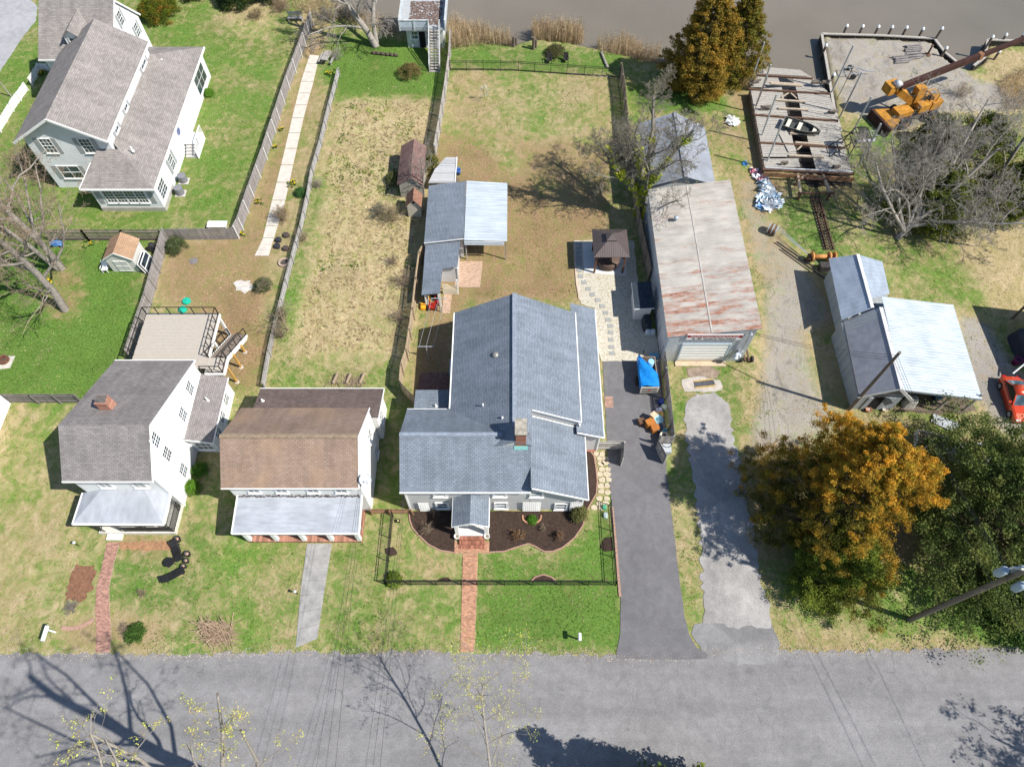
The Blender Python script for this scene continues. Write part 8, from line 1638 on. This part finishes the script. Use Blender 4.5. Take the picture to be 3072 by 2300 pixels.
# red car, and a shed out of view added to shade the right edge
def car(label, front, rear, col, w=1.82):
    f, r_ = Vector(front), Vector(rear); c = (f + r_) / 2; L = (f - r_).length; d = (f - r_).normalized(); s_ = Vector((-d.y, d.x, 0)); o = thing('parked_car', label, 'car', c)
    def C_(u, v, z): return c + d * (u * L / 2) + s_ * (v * w / 2) + Vector((0, 0, z))
    pm = NT('car_paint_%s' % label[:6]); pm.b.inputs['Coat Weight'].default_value = .8; paint = pm.out(col, .28, .2, .5)
    secs = [(-1.0, .78, .45, .62), (-.93, .9, .28, .84), (-.78, .97, .2, .95), (-.45, 1.0, .18, .96), (0, 1.0, .18, .92), (.4, 1.0, .18, .90), (.7, .98, .2, .84), (.9, .92, .25, .72), (.99, .76, .38, .58)]; m = MB(); rows = []
    for u, vw, z0, z1 in secs: rows.append([C_(u, -vw * .96, z0), C_(u, -vw, (z0 + z1) * .5), C_(u, -vw * .95, z1 - .06), C_(u, -vw * .78, z1), C_(u, 0, z1 + .035), C_(u, vw * .78, z1), C_(u, vw * .95, z1 - .06), C_(u, vw, (z0 + z1) * .5), C_(u, vw * .96, z0)])
    for a, b in zip(rows[:-1], rows[1:]):
        for j in range(8): m.poly([a[j], a[j + 1], b[j + 1], b[j]])
    m.poly(rows[0][::-1]); m.poly(rows[-1]); m.build('body', paint, o, True)
    cab_ = MB(); lo = [(-.62, .86, .96), (.32, .88, .9)]; q = [C_(-.72, -.8, .95), C_(.36, -.84, .9), C_(.36, .84, .9), C_(-.72, .8, .95)]; t_ = [C_(-.36, -.62, 1.42), C_(.02, -.64, 1.42), C_(.02, .64, 1.42), C_(-.36, .62, 1.42)]
    cab_.solid(t_, q); cab_.build('cabin', plain('car_glass_dark', (.02, .025, .03), .1, 3, .1), o)
    MB().slab([C_(-.42, -.66, 1.44), C_(.04, -.67, 1.44), C_(.04, .67, 1.44), C_(-.42, .66, 1.44)], .05).build('roof', paint, o, True)
    for a, b in ((t_[0], q[0]), (t_[1], q[1]), (t_[2], q[2]), (t_[3], q[3])): MB().beam(a, b, .09, .06).build('pillar', paint, o)
    MB().poly([C_(.05, -.6, 1.405), C_(.37, -.78, .93), C_(.37, .78, .93), C_(.05, .6, 1.405)]).build('windscreen', glass_mat('car_glass', (.05, .09, .11), .05), o); MB().poly([C_(-.37, -.58, 1.405), C_(-.37, .58, 1.405), C_(-.73, .72, .98), C_(-.73, -.72, .98)]).build('rear_window', glass_mat('car_glass', (.05, .09, .11), .05), o)
    for u in (-.62, .62):
        for v in (-.92, .92): wo = MB().tube(C_(u, v - .1, .33), C_(u, v + .1, .33), .33, .33, 20).build('wheel', TY, o); MB().tube(C_(u, v - .11, .33), C_(u, v + .11, .33), .2, .2, 12).build('rim', GALV, wo)
    for v in (-.62, .62): MB().solid([C_(.93, v - .2, .74), C_(.98, v - .2, .62), C_(.98, v + .2, .62), C_(.93, v + .2, .74)], [C_(.9, v - .2, .6), C_(.94, v - .2, .55), C_(.94, v + .2, .55), C_(.9, v + .2, .6)]).build('headlight', plain('lamp_clear', (.75, .75, .75), .05, 3, .15), o)
    for v in (-.66, .66): MB().obox(C_(-.97, v, 0), .12, .35, .66, .8, math.atan2(d.y, d.x)).build('tail_light', plain('tail_red', (.4, .01, .01), .05, 3, .2), o)
    for v in (-1.06, 1.06): MB().obox(C_(.24, v, 0), .14, .22, .9, 1.03, math.atan2(d.y, d.x)).build('mirror', paint, o)
    return o
car('bright orange-red sports sedan parked on the gravel at the right edge', G(3062, 1276), G(3016, 1140), (.62, .055, .008))
o = thing('added_shade_shed', 'open shed with its roof out of view past the right edge, added to cast the shade there', 'shed', (46, 30, 0)); MB().slab([(44.9, 29.2, 3.2), (52, 27.5, 3.2), (53, 36, 3.6), (45.1, 37.2, 3.6)], .12).build('roof', WM, o)
for x, y in ((45.2, 29.6), (45.3, 36.8), (51.5, 28.2), (52, 35.5)): MB().box(x - .08, x + .08, y - .08, y + .08, 0, 3.2).build('post', DKWOOD, o)
MB().tube(G(3038, 1120, .8), G(3085, 1082, 1.6), .07, .07, 8).build('rail', TRIM, o)
covered('dark blue covered boat in the shade at the right edge', (3078, 1050), 2.4, 3.4, 1.5, (.03, .035, .06), 'covered_boat', 'boat'); pot('white ring topped purple drum in the shade at the right edge', (3043, 1090), .36, .7, (.16, .02, .09), (.02, .02, .03), 'drum', 'drum')
# boat shop clutter
pot('terracotta pot in front of the boat shop, left of two', (2601, 1232), .26, .35, (.45, .2, .12), (.4, .33, .28)); pot('cream pot in front of the boat shop door', (2650, 1232), .2, .3, (.66, .60, .5), (.4, .33, .28))
covered('pale tarp wrapped bundle leaning at the boat shop corner', (2722, 1215), 1.0, .7, 1.2, (.55, .54, .5), 'tarp_bundle', 'tarp'); pot('blue barrel stored under the white ribbed roof', (2808, 1195), .4, .7, (.05, .15, .35), (.03, .1, .25), 'barrel', 'barrel')
o = thing('corrugated_sheet', 'loose corrugated metal sheet lying in front of the open bay', 'metal sheet', G(2830, 1265)); cs_ = Gs([(2800, 1240), (2880, 1270), (2866, 1298), (2793, 1265)], .12); MB().ribbed(cs_[0], cs_[3], cs_[2], cs_[1], 9, .03).build('sheet', plain('sheet_galv', (.50, .53, .56), .15, 3, .45, .3), o)
o = thing('dump_trailer', 'white dump trailer loaded with lumber scraps behind the cedars', 'trailer', G(2760, 1345)); tp = Gs([(2752, 1290), (2850, 1316), (2835, 1362), (2748, 1342)], .9)
MB().slab([p - Vector((0, 0, .35)) for p in tp], .1).build('bed', PLANK, o)
for a, b in zip(tp, tp[1:] + tp[:1]): MB().beam(a - Vector((0, 0, .15)), b - Vector((0, 0, .15)), .06, .6).build('side', TRIM, o)
for k in range(14): c = tp[0].lerp(tp[2], random.uniform(.15, .85)) + Vector((random.uniform(-.4, .4), random.uniform(-.4, .4), -.2)); MB().obox(c, random.uniform(.6, 1.3), .15, c.z, c.z + .1, random.uniform(0, 3)).build('scrap', wood('scrap_lumber', (.55, .40, .28), .2, .35), o)
for p in (tp[0].lerp(tp[1], .5), tp[3].lerp(tp[2], .5)): MB().tube(Vector((p.x, p.y - .1, .3)), Vector((p.x, p.y + .1, .3)), .3, .3, 14).build('wheel', TY, o)
covered('white tarped boat half hidden under the broad evergreen', (2905, 1365), 3.4, 1.6, 1.1, (.62, .66, .72), 'tarped_boat', 'boat')
o = thing('small_trailer_frame', 'small rusty trailer frame with wheels beside the workshop wall', 'trailer', G(2238, 1080)); c = G(2236, 1082)
for x in (-.12, .2): MB().beam(c + Vector((x, -.2, .3)), c + Vector((x - .25, 1.3, .9)), .14, .08).build('timber', RUSTM, o)
for x in (-.45, .5): MB().tube(c + Vector((x - .08, 0, .28)), c + Vector((x + .08, 0, .28)), .28, .28, 14).build('wheel', TY, o)
# things above the garden path, bench
o = thing('garden_bench', 'grey wooden bench at the top end of the garden fence', 'bench', G(888, 62)); c = G(888, 62)
for k in range(4): MB().box(c.x - .9, c.x + .9, c.y - .3 + k * .14, c.y - .18 + k * .14, .42, .46).build('seat_slat', GREYW, o)
for k in range(3): MB().box(c.x - .9, c.x + .9, c.y + .28, c.y + .32, .55 + .16 * k, .67 + .16 * k).build('back_slat', GREYW, o)
for x in (-.8, .8): MB().box(c.x + x - .05, c.x + x + .05, c.y - .28, c.y + .3, 0, .42).build('leg', GREYW, o)
# ================================================================ GRASS (uncountable): short tufts over the lawns, longer straw in the meadow
def vnoise(x, y, cell, seed):
    r_ = np.random.default_rng(seed).random((400, 400)); u, v = x / cell + 150, y / cell + 150; i, j = np.floor(u).astype(int) % 399, np.floor(v).astype(int) % 399; fu, fv = u - np.floor(u), v - np.floor(v); fu = fu * fu * (3 - 2 * fu); fv = fv * fv * (3 - 2 * fv)
    return (r_[i, j] * (1 - fu) + r_[i + 1, j] * fu) * (1 - fv) + (r_[i, j + 1] * (1 - fu) + r_[i + 1, j + 1] * fu) * fv
ng = 240000
gx_ = rng.uniform(-62, 62, ng); gy_ = rng.uniform(6.5, 84, ng)
half = 0.74 * (gy_ * .5 + CAM_H * .866) + 1.0
keep = np.abs(gx_) < half
gx_, gy_ = gx_[keep], gy_[keep]
iy = np.clip(((gy_ + 9) / STEP).astype(int) + 6, 0, nyg - 1); ix = np.clip(((gx_ + 70) / STEP).astype(int) + 5, 0, nxg - 1)
ok = ~water_mask[iy, ix] & (ZZ[iy, ix] > -.05)
bad = np.zeros(len(gx_), bool)
for poly in NOGRASS: bad |= inpoly(poly, gx_, gy_)
r0, g0, b0, l0 = Rz[iy, ix], Gz[iy, ix], Bz[iy, ix], Lz[iy, ix]
nz = .40 * vnoise(gx_, gy_, 3.1, 1) + .35 * vnoise(gx_, gy_, 1.0, 2) + .17 * vnoise(gx_, gy_, .4, 3) + .08 * rng.random(len(gx_))
green = (nz + (r0 - .5) * .42) > .5
dens = np.where(green, .95, np.clip(1.0 - g0 * .9 - b0 * .8, .08, .9))
bare = vnoise(gx_, gy_, 1.1, 21) * .6 + vnoise(gx_, gy_, .45, 22) * .4 > .70
ok &= ~bad & ~(bare & (rng.random(len(gx_)) < .8)) & (rng.random(len(gx_)) < dens)
gx_, gy_, green, r0, g0, b0, l0 = (a[ok] for a in (gx_, gy_, green, r0, g0, b0, l0)); n = len(gx_)
tall = np.clip(.045 + .06 * rng.random(n), 0, 1) * np.where(green, 1.0, 1.0); mead = (r0 < .34) & (g0 < .2) & (b0 < .1); tall = np.where(mead, .10 + .16 * rng.random(n), tall)
pal_g = np.array([(.24, .29, .05), (.19, .25, .04), (.31, .34, .08), (.37, .38, .12)]); pal_l = np.array([(.11, .19, .026), (.145, .235, .035), (.19, .27, .05), (.085, .15, .024)]); pal_s = np.array([(.52, .41, .24), (.46, .36, .20), (.58, .48, .30), (.40, .30, .165)])
pick = rng.integers(0, 4, n); lush = (vnoise(gx_, gy_, 1.6, 5) + (l0 - .5) * .9) > .55
col = np.where(green[:, None], np.where(lush[:, None], pal_l[pick], pal_g[pick]), pal_s[pick]) * rng.uniform(.6, 1.2, (n, 1)) * (.62 + .76 * vnoise(gx_, gy_, .33, 11) * (.7 + .6 * vnoise(gx_, gy_, 1.7, 12)))[:, None]
weed = (vnoise(gx_, gy_, .75, 31) * .65 + vnoise(gx_, gy_, .3, 32) * .35) > .66
col = np.where((weed & green)[:, None], np.array([(.055, .125, .022)]) * rng.uniform(.7, 1.3, (n, 1)), col); col *= (.70 + .5 * vnoise(gx_, gy_, 3.6, 41))[:, None]; lit = rng.random(n) < .03; col[lit] = (.20, .12, .06)
B = 3; th = rng.uniform(0, 6.283, (n, B)); ln = tall[:, None] * rng.uniform(.5, 1.2, (n, B)); wd = np.where(mead, .022, .016)[:, None] * rng.uniform(.8, 1.6, (n, B))
if True:
    sw = vnoise(gx_, gy_, 1.2, 9) * 12.0; th = np.where(mead[:, None], sw[:, None] + rng.normal(0, .6, (n, B)), th)
bx, by = gx_[:, None] + rng.normal(0, .03, (n, B)), gy_[:, None] + rng.normal(0, .03, (n, B)); dx, dy = np.cos(th), np.sin(th); lean_ = np.where(mead[:, None], 1.3, 1.0)
v0 = np.stack([bx - dy * wd, by + dx * wd, np.full((n, B), .0)], -1); v1 = np.stack([bx + dy * wd, by - dx * wd, np.full((n, B), .0)], -1); v2 = np.stack([bx + dx * ln * lean_, by + dy * ln * lean_, ln * np.where(mead, .5, .45)[:, None] + .02], -1)
V = np.stack([v0, v1, v2], 2).reshape(-1, 3); C_ = np.repeat(col, B * 3, 0)
lawn = fast_mesh('grass', V, np.arange(len(V)).reshape(-1, 3), vcol_mat('grass_blades', .85, .3, .1, .15), colors=C_, kind='stuff')
tag(lawn, 'short green and straw grass covering the yards', 'grass', None, 'stuff')
# loose gravel and litter along the road shoulder
ns = 5000; sx_ = rng.uniform(-37, 37, ns); sy_ = np.interp(sx_, [p.x for p in rp[1:-3]], [p.y for p in rp[1:-3]]) + rng.normal(-.02, .22, ns); rr = rng.uniform(.012, .045, ns)
o8 = np.array([(1, 0, 0), (0, 1, 0), (-1, 0, 0), (0, -1, 0), (0, 0, 1)], float); V = np.stack([sx_, sy_, np.full(ns, .022)], -1)[:, None] + o8[None] * rr[:, None, None] * rng.uniform(.6, 1.3, (ns, 5, 1)); T_ = np.array([(0, 1, 4), (1, 2, 4), (2, 3, 4), (3, 0, 4)])[None] + (np.arange(ns) * 5)[:, None, None]
gc = np.repeat(np.array([(.42, .38, .33), (.30, .27, .24), (.5, .42, .32), (.24, .17, .10)])[rng.integers(0, 4, ns)], 5, 0)
gr = fast_mesh('gravel', V.reshape(-1, 3), T_.reshape(-1, 3), vcol_mat('loose_gravel', .9, 0, .2), colors=gc, kind='stuff'); tag(gr, 'loose gravel and leaf crumbs along the road edge', 'gravel', None, 'stuff')
